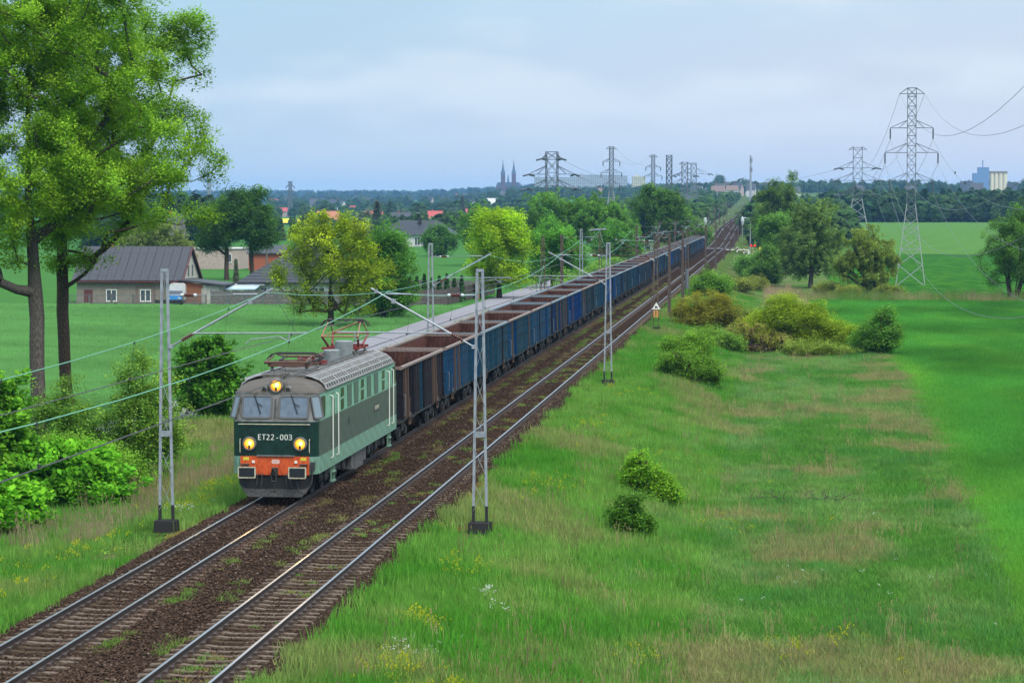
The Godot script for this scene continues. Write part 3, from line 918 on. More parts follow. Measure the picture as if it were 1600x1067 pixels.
func build_trees() -> void:
	make_sprigs()
	for k in 3: far_meshes.append(far_crown(k))
	far_meshes.append(far_crown(3, true))
	far_trunk = trunk_mesh()
	var poplar := Color(0.105, 0.205, 0.018)
	var poplar2 := Color(0.165, 0.275, 0.022)
	tree("tall_poplar", "tall leafy poplar with bare grey lower trunk, nearest of the pair by the lane", "tree", -35.1, 113.5, {trunk = 7.5, top = 22.0, r = 0.36, lean = Vector3(-0.2, 0, 0), lobes = [[-0.4, 14, 0, 4.0, 5.0, 4.0], [4.0, 12.4, 0.5, 3.2, 2.2, 3.0], [6.6, 14.0, 0, 2.6, 1.8, 2.4], [2.8, 17.5, 0, 3.6, 3.4, 3.6], [-1.5, 21.0, 0, 4.2, 4.0, 4.2], [3.6, 22.0, 0, 3.0, 3.0, 3.0], [-5.0, 15.0, 0, 3.5, 4.5, 3.5], [-3.5, 9.0, 1.0, 3.0, 1.2, 2.0]], tips = 520, per = 11, spread = 0.32, sprig = 6, size = 1.0, colour = poplar, second = poplar2, vary = 0.25, seed = 11, bark = "bark_grey", step = 0.8}, "pair of poplars beside the lane")
	tree("tall_poplar", "darker second poplar trunk standing just right of the tall pale one", "tree", -36.2, 122.2, {trunk = 6.5, top = 20.5, r = 0.31, lean = Vector3(-0.2, 0, 0), lobes = [[0.8, 13, 0, 4.0, 5.0, 4.0], [4.6, 15.2, 0, 3.4, 3.0, 3.0], [4.8, 19.8, 0, 3.2, 2.6, 3.0], [0, 20.0, 0, 4.0, 3.6, 4.0], [6.0, 11.4, 1.0, 2.4, 1.2, 2.0]], tips = 330, per = 11, spread = 0.33, sprig = 6, size = 1.0, colour = poplar, second = Color(0.121, 0.220, 0.022), vary = 0.25, seed = 12, step = 0.8}, "pair of poplars beside the lane")
	# verge thicket on the left
	tree("young_birch", "young pyramidal birch behind the near left mast", "tree", -25.7, 97.5, {trunk = 0.6, top = 6.0, r = 0.10, lobes = [[0, 2.2, 0, 1.7, 1.6, 1.7], [0, 3.8, 0, 1.1, 1.2, 1.1], [0, 5.0, 0, 0.55, 0.9, 0.55]], tips = 170, per = 9, spread = 0.30, sprig = 3, size = 1.0, colour = Color(0.077, 0.163, 0.024), second = Color(0.138, 0.225, 0.033), seed = 13, step = 0.5})
	tree("young_birch", "slender young birch left of the pyramidal birch", "tree", -29.0, 98.0, {trunk = 0.5, top = 4.2, r = 0.09, lobes = [[0, 1.8, 0, 1.8, 1.5, 1.7], [-0.3, 3.1, 0, 1.0, 1.1, 1.0]], tips = 130, per = 9, spread = 0.32, sprig = 3, size = 1.0, colour = Color(0.062, 0.140, 0.022), second = Color(0.110, 0.190, 0.026), seed = 14, step = 0.5})
	tree("maple_thicket", "low bright green maple thicket in front of the young birches", "shrub", -25.9, 88.5, {trunk = 0.3, top = 1.8, r = 0.08, stems = 4, lobes = [[0.0, 1.3, 0, 1.6, 1.1, 1.5], [-1.6, 1.5, 0.5, 1.6, 1.2, 1.5], [1.2, 1.0, 0.6, 1.2, 0.9, 1.2]], tips = 110, per = 9, spread = 0.30, sprig = 5, size = 1.0, colour = Color(0.065, 0.205, 0.016), second = Color(0.119, 0.288, 0.019), seed = 15, step = 0.5})
	tree("maple_thicket", "bright green maple bushes at the lower left edge", "shrub", -26.2, 80.5, {trunk = 0.3, top = 1.6, r = 0.08, stems = 4, lobes = [[0.0, 1.0, 0, 1.7, 0.9, 1.8], [-1.8, 1.3, 0.0, 1.6, 1.1, 1.6]], tips = 110, per = 9, spread = 0.30, sprig = 5, size = 1.0, colour = Color(0.065, 0.205, 0.016), second = Color(0.126, 0.296, 0.019), seed = 16, step = 0.5})
	tree("maple_sapling", "maple sapling with big leaves at the left edge below the poplars", "tree", -28.4, 87.5, {trunk = 0.8, top = 4.6, r = 0.12, lobes = [[-0.6, 3.2, 0, 1.5, 1.4, 1.5], [-0.4, 4.6, 0, 1.0, 0.9, 1.0], [-0.8, 1.6, 0, 1.5, 1.2, 1.5]], tips = 90, per = 9, spread = 0.32, sprig = 5, size = 1.0, colour = Color(0.062, 0.169, 0.014), second = Color(0.114, 0.244, 0.021), seed = 17, step = 0.5})
	tree("verge_shrub", "shrubby undergrowth between the birches and the maple thicket", "shrub", -28.0, 94.0, {trunk = 0.2, top = 1.6, r = 0.07, stems = 4, lobes = [[0, 1.2, 0, 2.6, 1.2, 2.4], [2.4, 0.9, 1.5, 1.4, 0.9, 1.6]], tips = 120, per = 9, spread = 0.33, sprig = 3, size = 1.1, colour = Color(0.068, 0.160, 0.019), second = Color(0.121, 0.230, 0.022), seed = 18, step = 0.5})
	tree("round_shrub", "rounded dense green shrub left of the locomotive by the lane", "shrub", -29.9, 127.0, {trunk = 0.5, top = 3.8, r = 0.13, stems = 3, lobes = [[0, 2.1, 0, 1.7, 1.6, 1.6], [0.1, 3.4, 0, 1.1, 0.95, 1.1], [0.3, 1.2, 0, 1.75, 0.9, 1.6]], tips = 130, per = 11, spread = 0.30, sprig = 5, size = 1.0, colour = Color(0.043, 0.128, 0.014), second = Color(0.075, 0.187, 0.019), seed = 19, step = 0.5})
	# lane and gardens
	tree("norway_maple", "open yellow green flowering maple standing behind the locomotive roof", "tree", -41.6, 227.0, {trunk = 1.6, top = 8.2, r = 0.28, lobes = [[-2.0, 1.9, 0.6, 2.0, 0.9, 1.8], [2.4, 2.0, 0.6, 2.0, 1.0, 1.8], [-4.0, 3.4, 0, 1.4, 1.4, 1.4], [0, 7.4, 0, 3.6, 3.6, 3.6], [-3.2, 5.6, 0, 2.5, 2.6, 2.6], [3.6, 5.6, 0, 2.7, 2.6, 2.6], [0.2, 9.6, 0, 2.2, 1.7, 2.2], [-2.0, 8.6, 0, 2.0, 1.8, 2.0], [2.6, 8.6, 0, 2.0, 1.6, 2.0], [-2.4, 3.4, 0.6, 2.2, 1.2, 2.0], [2.6, 3.4, 0.6, 2.4, 1.4, 2.0]], tips = 230, per = 7, spread = 0.36, sprig = 1, size = 0.95, colour = Color(0.111, 0.166, 0.009), second = Color(0.218, 0.272, 0.014), vary = 0.3, seed = 20, step = 1.0})
	tree("bright_maple", "bright yellow green maple by the lane bend beyond the wooden fence", "tree", -33.9, 302.0, {trunk = 2.2, top = 8.6, r = 0.30, lobes = [[0.2, 6.4, 0, 4.0, 3.9, 4.0], [0, 9.6, 0, 2.6, 1.8, 2.6], [-1.2, 3.2, 0.5, 3.0, 1.6, 2.6], [1.4, 3.0, 0.5, 2.8, 1.6, 2.6]], tips = 190, per = 11, spread = 0.5, sprig = 1, size = 1.15, colour = Color(0.131, 0.243, 0.010), second = Color(0.238, 0.342, 0.013), vary = 0.25, seed = 21, step = 1.0})
	tree("garden_tree", "dense mid green rounded tree right behind the yellow green maple", "tree", -39.6, 246.0, {trunk = 1.0, top = 7.0, r = 0.25, lobes = [[0, 4.6, 0, 3.6, 4.0, 3.4], [0.6, 7.6, 0, 2.4, 2.0, 2.4], [1.2, 2.4, 0, 2.9, 2.2, 2.6]], tips = 170, per = 11, spread = 0.45, sprig = 1, size = 1.0, colour = Color(0.050, 0.135, 0.017), second = Color(0.077, 0.180, 0.022), seed = 22, step = 1.0})
	tree("alder_tree", "left stem of the dark twin alders behind the first house", "tree", -85.0, 374.0, {trunk = 4.0, top = 13.0, r = 0.35, lobes = [[-0.5, 8.6, 0, 4.0, 3.2, 3.6], [0.8, 12.6, 0, 2.4, 1.9, 2.4], [-2.2, 6.0, 0, 2.4, 2.0, 2.4]], tips = 120, per = 11, spread = 0.6, sprig = 1, size = 1.35, colour = Color(0.036, 0.085, 0.015), second = Color(0.055, 0.120, 0.019), vary = 0.3, seed = 23, step = 1.2}, "twin alders")
	tree("alder_tree", "right stem of the dark twin alders behind the first house", "tree", -81.2, 375.0, {trunk = 4.0, top = 13.4, r = 0.35, lobes = [[0.5, 9.2, 0, 3.2, 3.4, 3.4], [0.4, 13.2, 0, 2.0, 1.7, 2.0], [1.6, 6.6, 0, 2.6, 2.2, 2.4]], tips = 110, per = 11, spread = 0.6, sprig = 1, size = 1.35, colour = Color(0.036, 0.085, 0.015), second = Color(0.055, 0.120, 0.019), vary = 0.3, seed = 24, step = 1.2}, "twin alders")
	tree("garden_willow", "grey green loose willow behind the slate roof of the first house", "tree", -88.0, 340.0, {trunk = 2.0, top = 9.0, r = 0.3, stems = 2, lobes = [[0, 6.2, 0, 5.2, 4.0, 4.0], [3.0, 5.0, 0, 3.4, 3.4, 3.0]], tips = 130, per = 9, spread = 0.6, sprig = 2, size = 1.0, colour = Color(0.095, 0.130, 0.034), second = Color(0.132, 0.160, 0.045), seed = 25, step = 1.2})
	tree("garden_bush", "round dark bush in the field before the white hipped house", "shrub", -77.0, 560.0, {trunk = 0.3, top = 4.4, r = 0.2, stems = 3, lobes = [[0, 3.6, 0, 3.8, 3.3, 3.4]], tips = 80, per = 10, spread = 0.7, sprig = 4, size = 0.9, colour = Color(0.045, 0.115, 0.019), second = Color(0.066, 0.150, 0.022), seed = 26, step = 1.2})
	# row of big trees left of the train
	var willow := Color(0.068, 0.150, 0.020)
	var willow2 := Color(0.085, 0.18, 0.030)
	tree("big_willow", "broad domed willow, left crown of the tall row beyond the train", "tree", -44.5, 480.0, {trunk = 2.0, top = 12.5, r = 0.55, lobes = [[0, 9.5, 0, 6.0, 5.4, 5.0], [-4.0, 7.0, 0, 4.0, 4.4, 4.0], [4.0, 8.0, 0, 4.4, 4.8, 4.0]], tips = 190, per = 9, spread = 0.8, sprig = 2, size = 1.35, colour = willow, second = willow2, vary = 0.3, seed = 27, step = 1.6})
	tree("big_willow", "broad domed willow, right crown of the tall row beyond the train", "tree", -34.0, 478.0, {trunk = 2.0, top = 11.5, r = 0.5, lobes = [[0, 8.8, 0, 5.6, 5.0, 5.0], [4.0, 6.0, 0, 3.6, 4.6, 3.6], [-2.0, 10.6, 0, 4.0, 3.4, 4.0]], tips = 180, per = 9, spread = 0.8, sprig = 2, size = 1.35, colour = willow, second = willow2, vary = 0.3, seed = 28, step = 1.6})
	tree("big_willow", "lower willow crown joining the bright maple to the tall row", "tree", -56.0, 470.0, {trunk = 2.0, top = 9.5, r = 0.45, lobes = [[0, 7.6, 0, 5.2, 4.6, 5.0], [4.0, 7.0, 0, 4.0, 4.0, 4.0]], tips = 140, per = 9, spread = 0.8, sprig = 2, size = 1.3, colour = Color(0.050, 0.115, 0.017), second = willow2, vary = 0.3, seed = 29, step = 1.6})
	tree("lane_tree", "fresh green tree between the bright maple and the train", "tree", -30.6, 340.0, {trunk = 1.0, top = 7.8, r = 0.28, lobes = [[0, 6.0, 0, 3.4, 3.8, 3.2], [2.4, 3.6, 0, 2.6, 2.8, 2.4], [-1.6, 3.4, 0, 2.6, 2.8, 2.4]], tips = 150, per = 10, spread = 0.55, sprig = 1, size = 1.25, colour = Color(0.056, 0.160, 0.019), second = Color(0.094, 0.225, 0.026), seed = 30, step = 1.0})
	tree("lane_tree", "fresh green tree close behind the old catenary masts", "tree", -27.5, 420.0, {trunk = 1.0, top = 6.5, r = 0.28, lobes = [[0, 5.0, 0, 3.4, 3.6, 3.2], [2.6, 4.2, 0, 2.8, 3.2, 2.6]], tips = 130, per = 10, spread = 0.6, sprig = 1, size = 1.35, colour = Color(0.050, 0.145, 0.019), second = Color(0.088, 0.200, 0.026), seed = 31, step = 1.0})
	tree("tall_oak", "tall dark broad tree left of the level crossing", "tree", -26.5, 560.0, {trunk = 2.0, top = 14.0, r = 0.55, lobes = [[0, 10.4, 0, 5.4, 6.0, 5.0], [4.6, 8.0, 0, 4.2, 5.0, 4.0], [-1.0, 14.0, 0, 3.2, 2.6, 3.2], [3.2, 12.6, 0, 3.2, 2.8, 3.0]], tips = 190, per = 10, spread = 0.85, sprig = 4, size = 0.9, colour = Color(0.050, 0.110, 0.019), second = Color(0.077, 0.150, 0.022), vary = 0.3, seed = 32, step = 1.6})
	tree("tall_oak", "lighter rounded tree below the tall dark one by the crossing", "tree", -22.0, 585.0, {trunk = 1.5, top = 8.0, r = 0.4, lobes = [[0, 6.0, 0, 4.4, 5.0, 4.0], [3.6, 4.4, 0, 3.6, 3.8, 3.4]], tips = 130, per = 10, spread = 0.8, sprig = 4, size = 0.85, colour = Color(0.067, 0.150, 0.022), second = Color(0.099, 0.190, 0.026), vary = 0.3, seed = 33, step = 1.6})
	var sp := thing("dark_spruce", "dark narrow spruce standing among the trees left of the crossing", "tree", W(-27.5, gy(-27.5, 520), 520))
	sp.scale = Vector3(0.75, 0.85, 0.75)
	part(sp, "trunk", far_trunk, mats.bark)
	var needles := []
	var shades := PackedColorArray()
	for i in 260:
		var h := rng.randf()
		var q := rng.randf_range(0, TAU)
		needles.append(Transform3D(spin(0.6), Vector3(cos(q), 0, sin(q)) * (1.0 - h) * 2.6 * sqrt(rng.randf()) + Vector3(0, 1.0 + h * 10.5, 0)))
		shades.append(Color(0.018, 0.05, 0.026) * rng.randf_range(0.7, 1.3))
	multi(sp, "crown", sprigs[4], mats.leaf, needles, shades).set_meta("kind", "stuff")
	for b in [[-24.5, 300.0, 1.3, "low pale green bush nearest the train behind the yellow lattice mast"], [-25.5, 318.0, 1.8, "pale green bushy growth beside the train under the concrete mast"], [-24.8, 345.0, 1.7, "pale green bush beside the train past the grey lattice mast"], [-25.2, 380.0, 2.0, "rounded bush beside the train behind the tee topped mast"], [-25.0, 425.0, 2.2, "rounded bush beside the train before the relay hut"], [-26.0, 470.0, 2.2, "rounded bush by the train a little before the relay hut"]]:
		tree("trackside_bush", b[3], "shrub", b[0], b[1], {trunk = 0.2, top = b[2], r = 0.10, stems = 4, lobes = [[0, b[2] * 0.8, 0, b[2] * 1.6, b[2] * 0.85, b[2] * 2.2]], tips = 60, per = 9, spread = 0.45, sprig = 1, size = 0.95, colour = Color(0.084, 0.170, 0.026), second = Color(0.121, 0.220, 0.038), seed = int(b[1]), step = 0.7}, "bushes along the left of the train")
	# right side
	tree("crossing_poplar", "tall rounded tree right of the level crossing with thin top", "tree", 1.4, 580.0, {trunk = 2.0, top = 18.0, r = 0.5, lobes = [[-1.0, 9.5, 0, 5.0, 5.6, 5.0], [0.4, 15.2, 0, 3.8, 3.6, 3.8], [2.8, 18.0, 0, 1.9, 1.9, 1.9], [-3.2, 15.6, 0, 2.6, 2.2, 2.6], [4.0, 10.0, 0, 3.6, 4.0, 3.6]], tips = 190, per = 9, spread = 0.85, sprig = 4, size = 0.85, colour = Color(0.056, 0.105, 0.021), second = Color(0.083, 0.135, 0.022), vary = 0.3, seed = 41, step = 1.6})
	tree("crossing_tree", "rounded green tree in front of the tall one right of the crossing", "tree", 0.7, 470.0, {trunk = 1.0, top = 9.5, r = 0.4, lobes = [[0.2, 7.2, 0, 3.4, 4.6, 3.2], [2.4, 5.6, 0, 3.4, 4.4, 3.2]], tips = 150, per = 10, spread = 0.75, sprig = 4, size = 0.8, colour = Color(0.062, 0.135, 0.021), second = Color(0.088, 0.180, 0.026), vary = 0.28, seed = 42, step = 1.4})
	tree("silver_birch", "tall silver birch with hanging grey green foliage right of the tracks", "tree", 5.9, 374.0, {trunk = 1.6, top = 13.6, r = 0.34, lobes = [[-0.4, 7.6, 0, 4.4, 4.8, 4.0], [0.6, 11.2, 0, 3.0, 3.2, 3.0], [2.8, 6.0, 0, 2.8, 4.0, 2.8], [-2.8, 5.0, 0, 2.6, 3.4, 2.6]], tips = 190, per = 10, spread = 0.6, sprig = 2, size = 1.15, colour = Color(0.073, 0.125, 0.028), second = Color(0.105, 0.160, 0.041), vary = 0.3, seed = 43, step = 1.2, bark = "bark_grey"})
	tree("crossing_bush", "rounded bush left of the silver birch beside the track", "shrub", -1.0, 385.0, {trunk = 0.3, top = 5.0, r = 0.2, stems = 3, lobes = [[0.8, 3.2, 0, 2.6, 3.0, 2.6], [-1.6, 1.5, 0, 1.7, 1.5, 2.0]], tips = 100, per = 10, spread = 0.55, sprig = 1, size = 1.2, colour = Color(0.062, 0.130, 0.022), second = Color(0.094, 0.180, 0.030), seed = 44, step = 1.0})
	tree("crack_willow", "olive green willow with open crown in front of the lattice pylons", "tree", 12.9, 342.0, {trunk = 1.6, top = 8.2, r = 0.4, lobes = [[0, 6.6, 0, 3.0, 3.4, 3.0], [2.4, 5.0, 0, 2.4, 2.8, 2.4], [-2.2, 5.2, 0, 2.2, 2.8, 2.4], [1.0, 2.8, 0, 2.6, 1.8, 2.4]], tips = 150, per = 9, spread = 0.5, sprig = 2, size = 0.95, colour = Color(0.095, 0.140, 0.022), second = Color(0.143, 0.180, 0.034), vary = 0.32, seed = 45, step = 1.0})
	tree("field_alder", "airy multi stemmed alder at the right edge of the photo", "tree", 31.6, 325.0, {trunk = 1.6, top = 11.4, r = 0.28, stems = 4, lobes = [[0.4, 7.4, 0, 4.2, 4.6, 4.0], [1.4, 10.8, 0, 2.8, 2.4, 2.6], [-2.2, 4.6, 0, 2.6, 2.8, 2.4], [3.6, 6.0, 0, 3.4, 4.0, 3.0]], tips = 230, per = 10, spread = 0.48, sprig = 1, size = 0.95, colour = Color(0.050, 0.115, 0.015), second = Color(0.083, 0.165, 0.022), vary = 0.3, seed = 46, step = 1.0})
	tree("olive_bush", "brownish olive bush beside the right track by the warning sign", "shrub", -6.2, 224.0, {trunk = 0.2, top = 2.8, r = 0.12, stems = 5, lobes = [[0.1, 2.1, 0, 3.0, 1.7, 3.2], [-1.0, 1.4, 1.0, 2.2, 1.5, 2.4], [1.6, 1.6, 0, 2.0, 1.5, 2.2]], tips = 170, per = 10, spread = 0.36, sprig = 3, size = 1.35, colour = Color(0.100, 0.105, 0.014), second = Color(0.174, 0.163, 0.019), vary = 0.25, seed = 47, step = 0.7})
	tree("gorse_bush", "large yellow olive bush sloping down to the right in mid meadow", "shrub", 1.6, 212.0, {trunk = 0.2, top = 3.0, r = 0.12, stems = 5, lobes = [[-0.6, 3.1, 0, 2.0, 1.6, 2.4], [1.2, 2.4, 0, 2.4, 1.7, 2.6], [3.4, 1.4, 0, 2.4, 1.3, 2.4], [-2.6, 1.9, 0, 1.6, 1.6, 2.0]], tips = 330, per = 10, spread = 0.42, sprig = 3, size = 1.35, colour = Color(0.120, 0.178, 0.011), second = Color(0.181, 0.240, 0.015), vary = 0.12, seed = 48, step = 0.7})
	tree("bare_bush", "grey brown twiggy bush left of the yellow olive bush", "shrub", -2.0, 206.0, {trunk = 0.2, top = 2.0, r = 0.12, stems = 6, lobes = [[0, 1.4, 0, 2.0, 1.3, 1.6], [2.4, 1.0, 0, 1.6, 0.9, 1.4]], tips = 120, per = 3, spread = 0.3, sprig = 3, size = 1.2, colour = Color(0.146, 0.124, 0.034), second = Color(0.186, 0.195, 0.029), seed = 49, step = 0.6})
	tree("field_bush", "dark green feathery bush at the wheat field corner", "shrub", 9.0, 204.0, {trunk = 0.3, top = 3.4, r = 0.12, stems = 4, lobes = [[0, 2.0, 0, 1.9, 1.6, 1.8], [0.1, 3.3, 0, 0.9, 0.9, 0.9], [-0.6, 1.2, 0, 1.8, 1.1, 1.6]], tips = 130, per = 9, spread = 0.34, sprig = 3, size = 1.35, colour = Color(0.050, 0.125, 0.017), second = Color(0.083, 0.180, 0.022), vary = 0.28, seed = 50, step = 0.7})
	tree("slope_bush", "arching green bush lying down the slope below the olive bush", "shrub", -5.4, 160.0, {trunk = 0.2, top = 1.8, r = 0.1, stems = 4, lobes = [[-0.6, 1.3, 0, 1.3, 1.1, 1.6], [0.8, 0.9, 0, 1.4, 0.9, 1.6]], tips = 120, per = 9, spread = 0.28, sprig = 3, size = 1.25, colour = Color(0.060, 0.137, 0.014), second = Color(0.091, 0.173, 0.019), seed = 51, step = 0.6})
	tree("slope_bush", "light green bush under the olive bush beside the right track", "shrub", -6.6, 182.0, {trunk = 0.2, top = 1.4, r = 0.1, stems = 4, lobes = [[0.2, 0.9, 0, 1.9, 0.9, 2.2]], tips = 90, per = 9, spread = 0.28, sprig = 3, size = 1.3, colour = Color(0.071, 0.150, 0.014), second = Color(0.107, 0.195, 0.019), seed = 52, step = 0.6})
	tree("slope_bush", "bright green bush beyond the olive bush on the bank", "shrub", -7.2, 292.0, {trunk = 0.2, top = 2.4, r = 0.1, stems = 4, lobes = [[0, 1.8, 0, 2.4, 1.5, 2.6]], tips = 90, per = 9, spread = 0.4, sprig = 1, size = 1.0, colour = Color(0.066, 0.147, 0.015), second = Color(0.100, 0.196, 0.021), seed = 53, step = 0.8})
	tree("meadow_bush", "leafy green bush on the slope, upper of the two near the right mast", "shrub", -4.9, 97.0, {trunk = 0.2, top = 1.7, r = 0.07, stems = 4, lobes = [[-0.1, 0.9, 0, 0.7, 0.8, 0.8], [0.65, 0.55, 0.2, 0.65, 0.5, 0.7], [-0.35, 1.45, 0, 0.4, 0.6, 0.35], [0.15, 1.3, 0, 0.3, 0.55, 0.3], [-0.75, 1.2, 0, 0.22, 0.55, 0.2], [0.9, 1.1, 0, 0.2, 0.5, 0.2]], tips = 95, per = 8, spread = 0.14, sprig = 3, size = 0.95, colour = Color(0.074, 0.175, 0.013), second = Color(0.135, 0.254, 0.019), seed = 54, step = 0.4})
	tree("meadow_bush", "dark leaved bush, lower of the two near the right mast", "shrub", -4.95, 85.5, {trunk = 0.2, top = 1.5, r = 0.06, stems = 4, lobes = [[0, 0.7, 0, 0.5, 0.7, 0.6], [0.35, 0.45, 0.1, 0.45, 0.4, 0.5], [-0.15, 1.35, 0, 0.16, 0.5, 0.2], [0.2, 1.25, 0, 0.14, 0.45, 0.2], [-0.45, 0.9, 0, 0.16, 0.4, 0.2]], tips = 80, per = 8, spread = 0.12, sprig = 3, size = 0.9, colour = Color(0.035, 0.091, 0.010), second = Color(0.058, 0.133, 0.015), seed = 55, step = 0.4})
	tree("fallen_branches", "heap of dead grey branches lying in the meadow", "branches", 1.4, 101.5, {trunk = 0.05, top = 0.7, r = 0.035, stems = 7, lobes = [[-1.2, 0.35, 0, 1.6, 0.35, 0.8], [1.2, 0.4, 0, 1.2, 0.4, 0.8]], tips = 110, per = 1, spread = 0.2, sprig = 3, size = 0.1, colour = Color(0.090, 0.120, 0.022), seed = 56, step = 0.4, bark = "bark_grey"})
	for b in [[-2.6, 402.0, 3.4, 3.0, "broad green bush mass left of the birch foot", 0.055, 0.125, 0.022, 0.085, 0.17, 0.03], [-4.4, 440.0, 2.4, 2.4, "pale green bush beside the track before the crossing barrier", 0.085, 0.17, 0.04, 0.13, 0.23, 0.07], [-3.2, 236.0, 2.1, 2.2, "tangled olive scrub between the two big bushes, behind the twiggy one", 0.09, 0.125, 0.022, 0.13, 0.165, 0.03], [-5.2, 204.0, 1.2, 2.4, "low green scrub in front of the brownish olive bush", 0.085, 0.165, 0.022, 0.12, 0.21, 0.03], [3.6, 202.0, 0.9, 2.4, "low olive scrub along the front of the yellow olive bush", 0.10, 0.15, 0.02, 0.14, 0.185, 0.03], [-6.0, 258.0, 1.7, 2.0, "rounded green bush just beyond the brownish olive bush", 0.06, 0.14, 0.022, 0.09, 0.19, 0.03]]:
		tree("scrub_bush", b[4], "shrub", b[0], b[1], {trunk = 0.2, top = b[2], r = 0.09, stems = 5, lobes = [[0, b[2] * 0.6, 0, b[3], b[2] * 0.6, b[3]], [b[3] * 0.6, b[2] * 0.45, 0.4, b[3] * 0.7, b[2] * 0.45, b[3] * 0.7], [-b[3] * 0.5, b[2] * 0.7, 0, b[3] * 0.5, b[2] * 0.5, b[3] * 0.5]], tips = 110, per = 9, spread = 0.12 * b[3] + 0.08, sprig = 3 if b[1] < 300 else 1, size = 1.3, colour = Color(b[5], b[6], b[7]), second = Color(b[8], b[9], b[10]), vary = 0.28, seed = int(b[1]) + 900, step = 0.7}, "scrub between embankment and meadow")
	for b in [[-4.6, 345.0, 1.0], [-3.0, 362.0, 1.3], [8.0, 345.5, 1.1], [10.0, 335.0, 1.0], [16.0, 338.0, 1.0]]:
		tree("ditch_bush", ["low olive scrub by the track left of the birch foot", "low olive scrub just left of the birch trunk", "low olive scrub between birch and willow", "low olive scrub left of the willow trunk", "low olive scrub right of the willow trunk"][[345.0, 362.0, 345.5, 335.0, 338.0].find(b[1])], "shrub", b[0], b[1], {trunk = 0.2, top = b[2], r = 0.08, stems = 4, lobes = [[0, b[2] * 0.8, 0, b[2] * 2.2, b[2] * 0.8, b[2] * 1.6]], tips = 60, per = 8, spread = 0.35, sprig = 3, size = 1.5, colour = Color(0.112, 0.145, 0.022), second = Color(0.165, 0.180, 0.038), seed = int(b[1] * 3.0), step = 0.7}, "low scrub along the ditch")
# ------------------------------------------------------------------ locomotive
const BODY_LEN := 17.8

func outline(w: float, zf: float, zr: float, r: float) -> Array:   # 28 points: right front arc, left front arc, left rear arc, right rear arc
	var p := []
	for q in 4:
		var cx: float = (w - r) * [1, -1, -1, 1][q]
		var cz: float = [zf - r, zf - r, zr + r, zr + r][q]
		for i in 7:
			var a := PI / 2 * (q + i / 6.0)
			p.append(Vector2(cx + r * cos(a), cz + r * sin(a)))
	return p

func loft(mb: MB, levels: Array, from: int, to: int) -> void:   # levels: [y, outline]; faces between outline points from..to
	for l in levels.size() - 1:
		var y0: float = levels[l][0]
		var y1: float = levels[l + 1][0]
		var lo: Array = levels[l][1]
		var hi: Array = levels[l + 1][1]
		for i in range(from, to):
			var a := i % 28
			var b := (i + 1) % 28
			var na := Vector3(lo[a].x, 0, lo[a].y)
			var pa := Vector3(lo[a].x, y0, lo[a].y)
			var pb := Vector3(lo[b].x, y0, lo[b].y)
			var qa := Vector3(hi[a].x, y1, hi[a].y)
			var qb := Vector3(hi[b].x, y1, hi[b].y)
			# the loop runs clockwise seen from above (x right, z towards the viewer)
			mb.quad(pb, pa, qa, qb)

func lettering(parent: Node, text: String, at: Vector3, turn: float, height: float, step: float, m: Material) -> void:
	var f := SystemFont.new()
	f.font_names = PackedStringArray(["Droid Sans"])
	f.font_weight = 400
	for i in text.length():
		if text[i] == " ": continue
		var t := TextMesh.new()
		t.text = text[i]
		t.font = f
		t.font_size = 32
		t.pixel_size = height / 24.0
		t.depth = 0.012
		var o := part(parent, "number_letter", t, m)
		o.rotation.y = turn
		o.position = at + Basis(Vector3.UP, turn) * Vector3((i - (text.length() - 1) / 2.0) * step, 0, 0)

func headlight(t: Node3D, at: Vector3, r: float) -> void:
	var hb := MB.new()
	hb.lathe(at, Vector3(0, 0, 1), [Vector2(r * 1.3, -0.10), Vector2(r * 1.32, 0.05), Vector2(r * 1.2, 0.085), Vector2(r * 1.02, 0.085), Vector2(r * 1.0, 0.03)], 24)
	var h := part(t, "headlight", hb, mats.cab_grey)
	var discs := [["reflector", 1.0, 0.030, "lamp_amber", 0.0, 0.0], ["lens_glow", 0.84, 0.036, "lamp_yellow", 0.03, 0.06], ["lamp_core", 0.50, 0.042, "lamp_core", 0.12, 0.12]]
	for d in discs:
		var mb := MB.new()
		mb.lathe(at + Vector3(d[4] * r, d[5] * r, d[2]), Vector3(0, 0, 1), [Vector2(r * d[1], 0.0), Vector2(r * d[1] * 0.6, 0.012), Vector2(0.0, 0.016)], 20)
		part(h, d[0], mb, mats[d[3]])
	var holder := MB.new()
	holder.box(at + Vector3(0, -r * 0.72, 0.066), Vector3(r * 0.34, r * 0.5, 0.02))
	holder.ball(at + Vector3(0, -r * 0.48, 0.066), Vector3(r * 0.22, r * 0.22, 0.03))
	part(h, "bulb_holder", holder, mats.panto_black)
	var s := SpotLight3D.new()
	s.name = "headlamp_beam"
	t.add_child(s, true)
	s.position = at + Vector3(0, 0, 0.14)
	s.rotation.y = PI
	s.light_color = Color(1.0, 0.78, 0.42)
	s.light_energy = 2.0
	s.light_size = r
	s.spot_angle = 24.0
	s.spot_range = 120.0
	s.spot_attenuation = 2.0
	s.shadow_enabled = true

func side_panel(mb: MB, x: float, z: float, y0: float, y1: float, w: float, slant: float, depth: float) -> void:   # a rounded panel on the side wall, z its middle
	var sx := signf(x)
	var b := Basis(Vector3(0, 0, -sx), Vector3.UP, Vector3(sx, 0, 0))
	mb.prism(round_rect(w / 2, (y1 - y0) / 2, minf(0.07, w * 0.3)), Transform3D(b, Vector3(x, (y0 + y1) / 2, z)), depth)

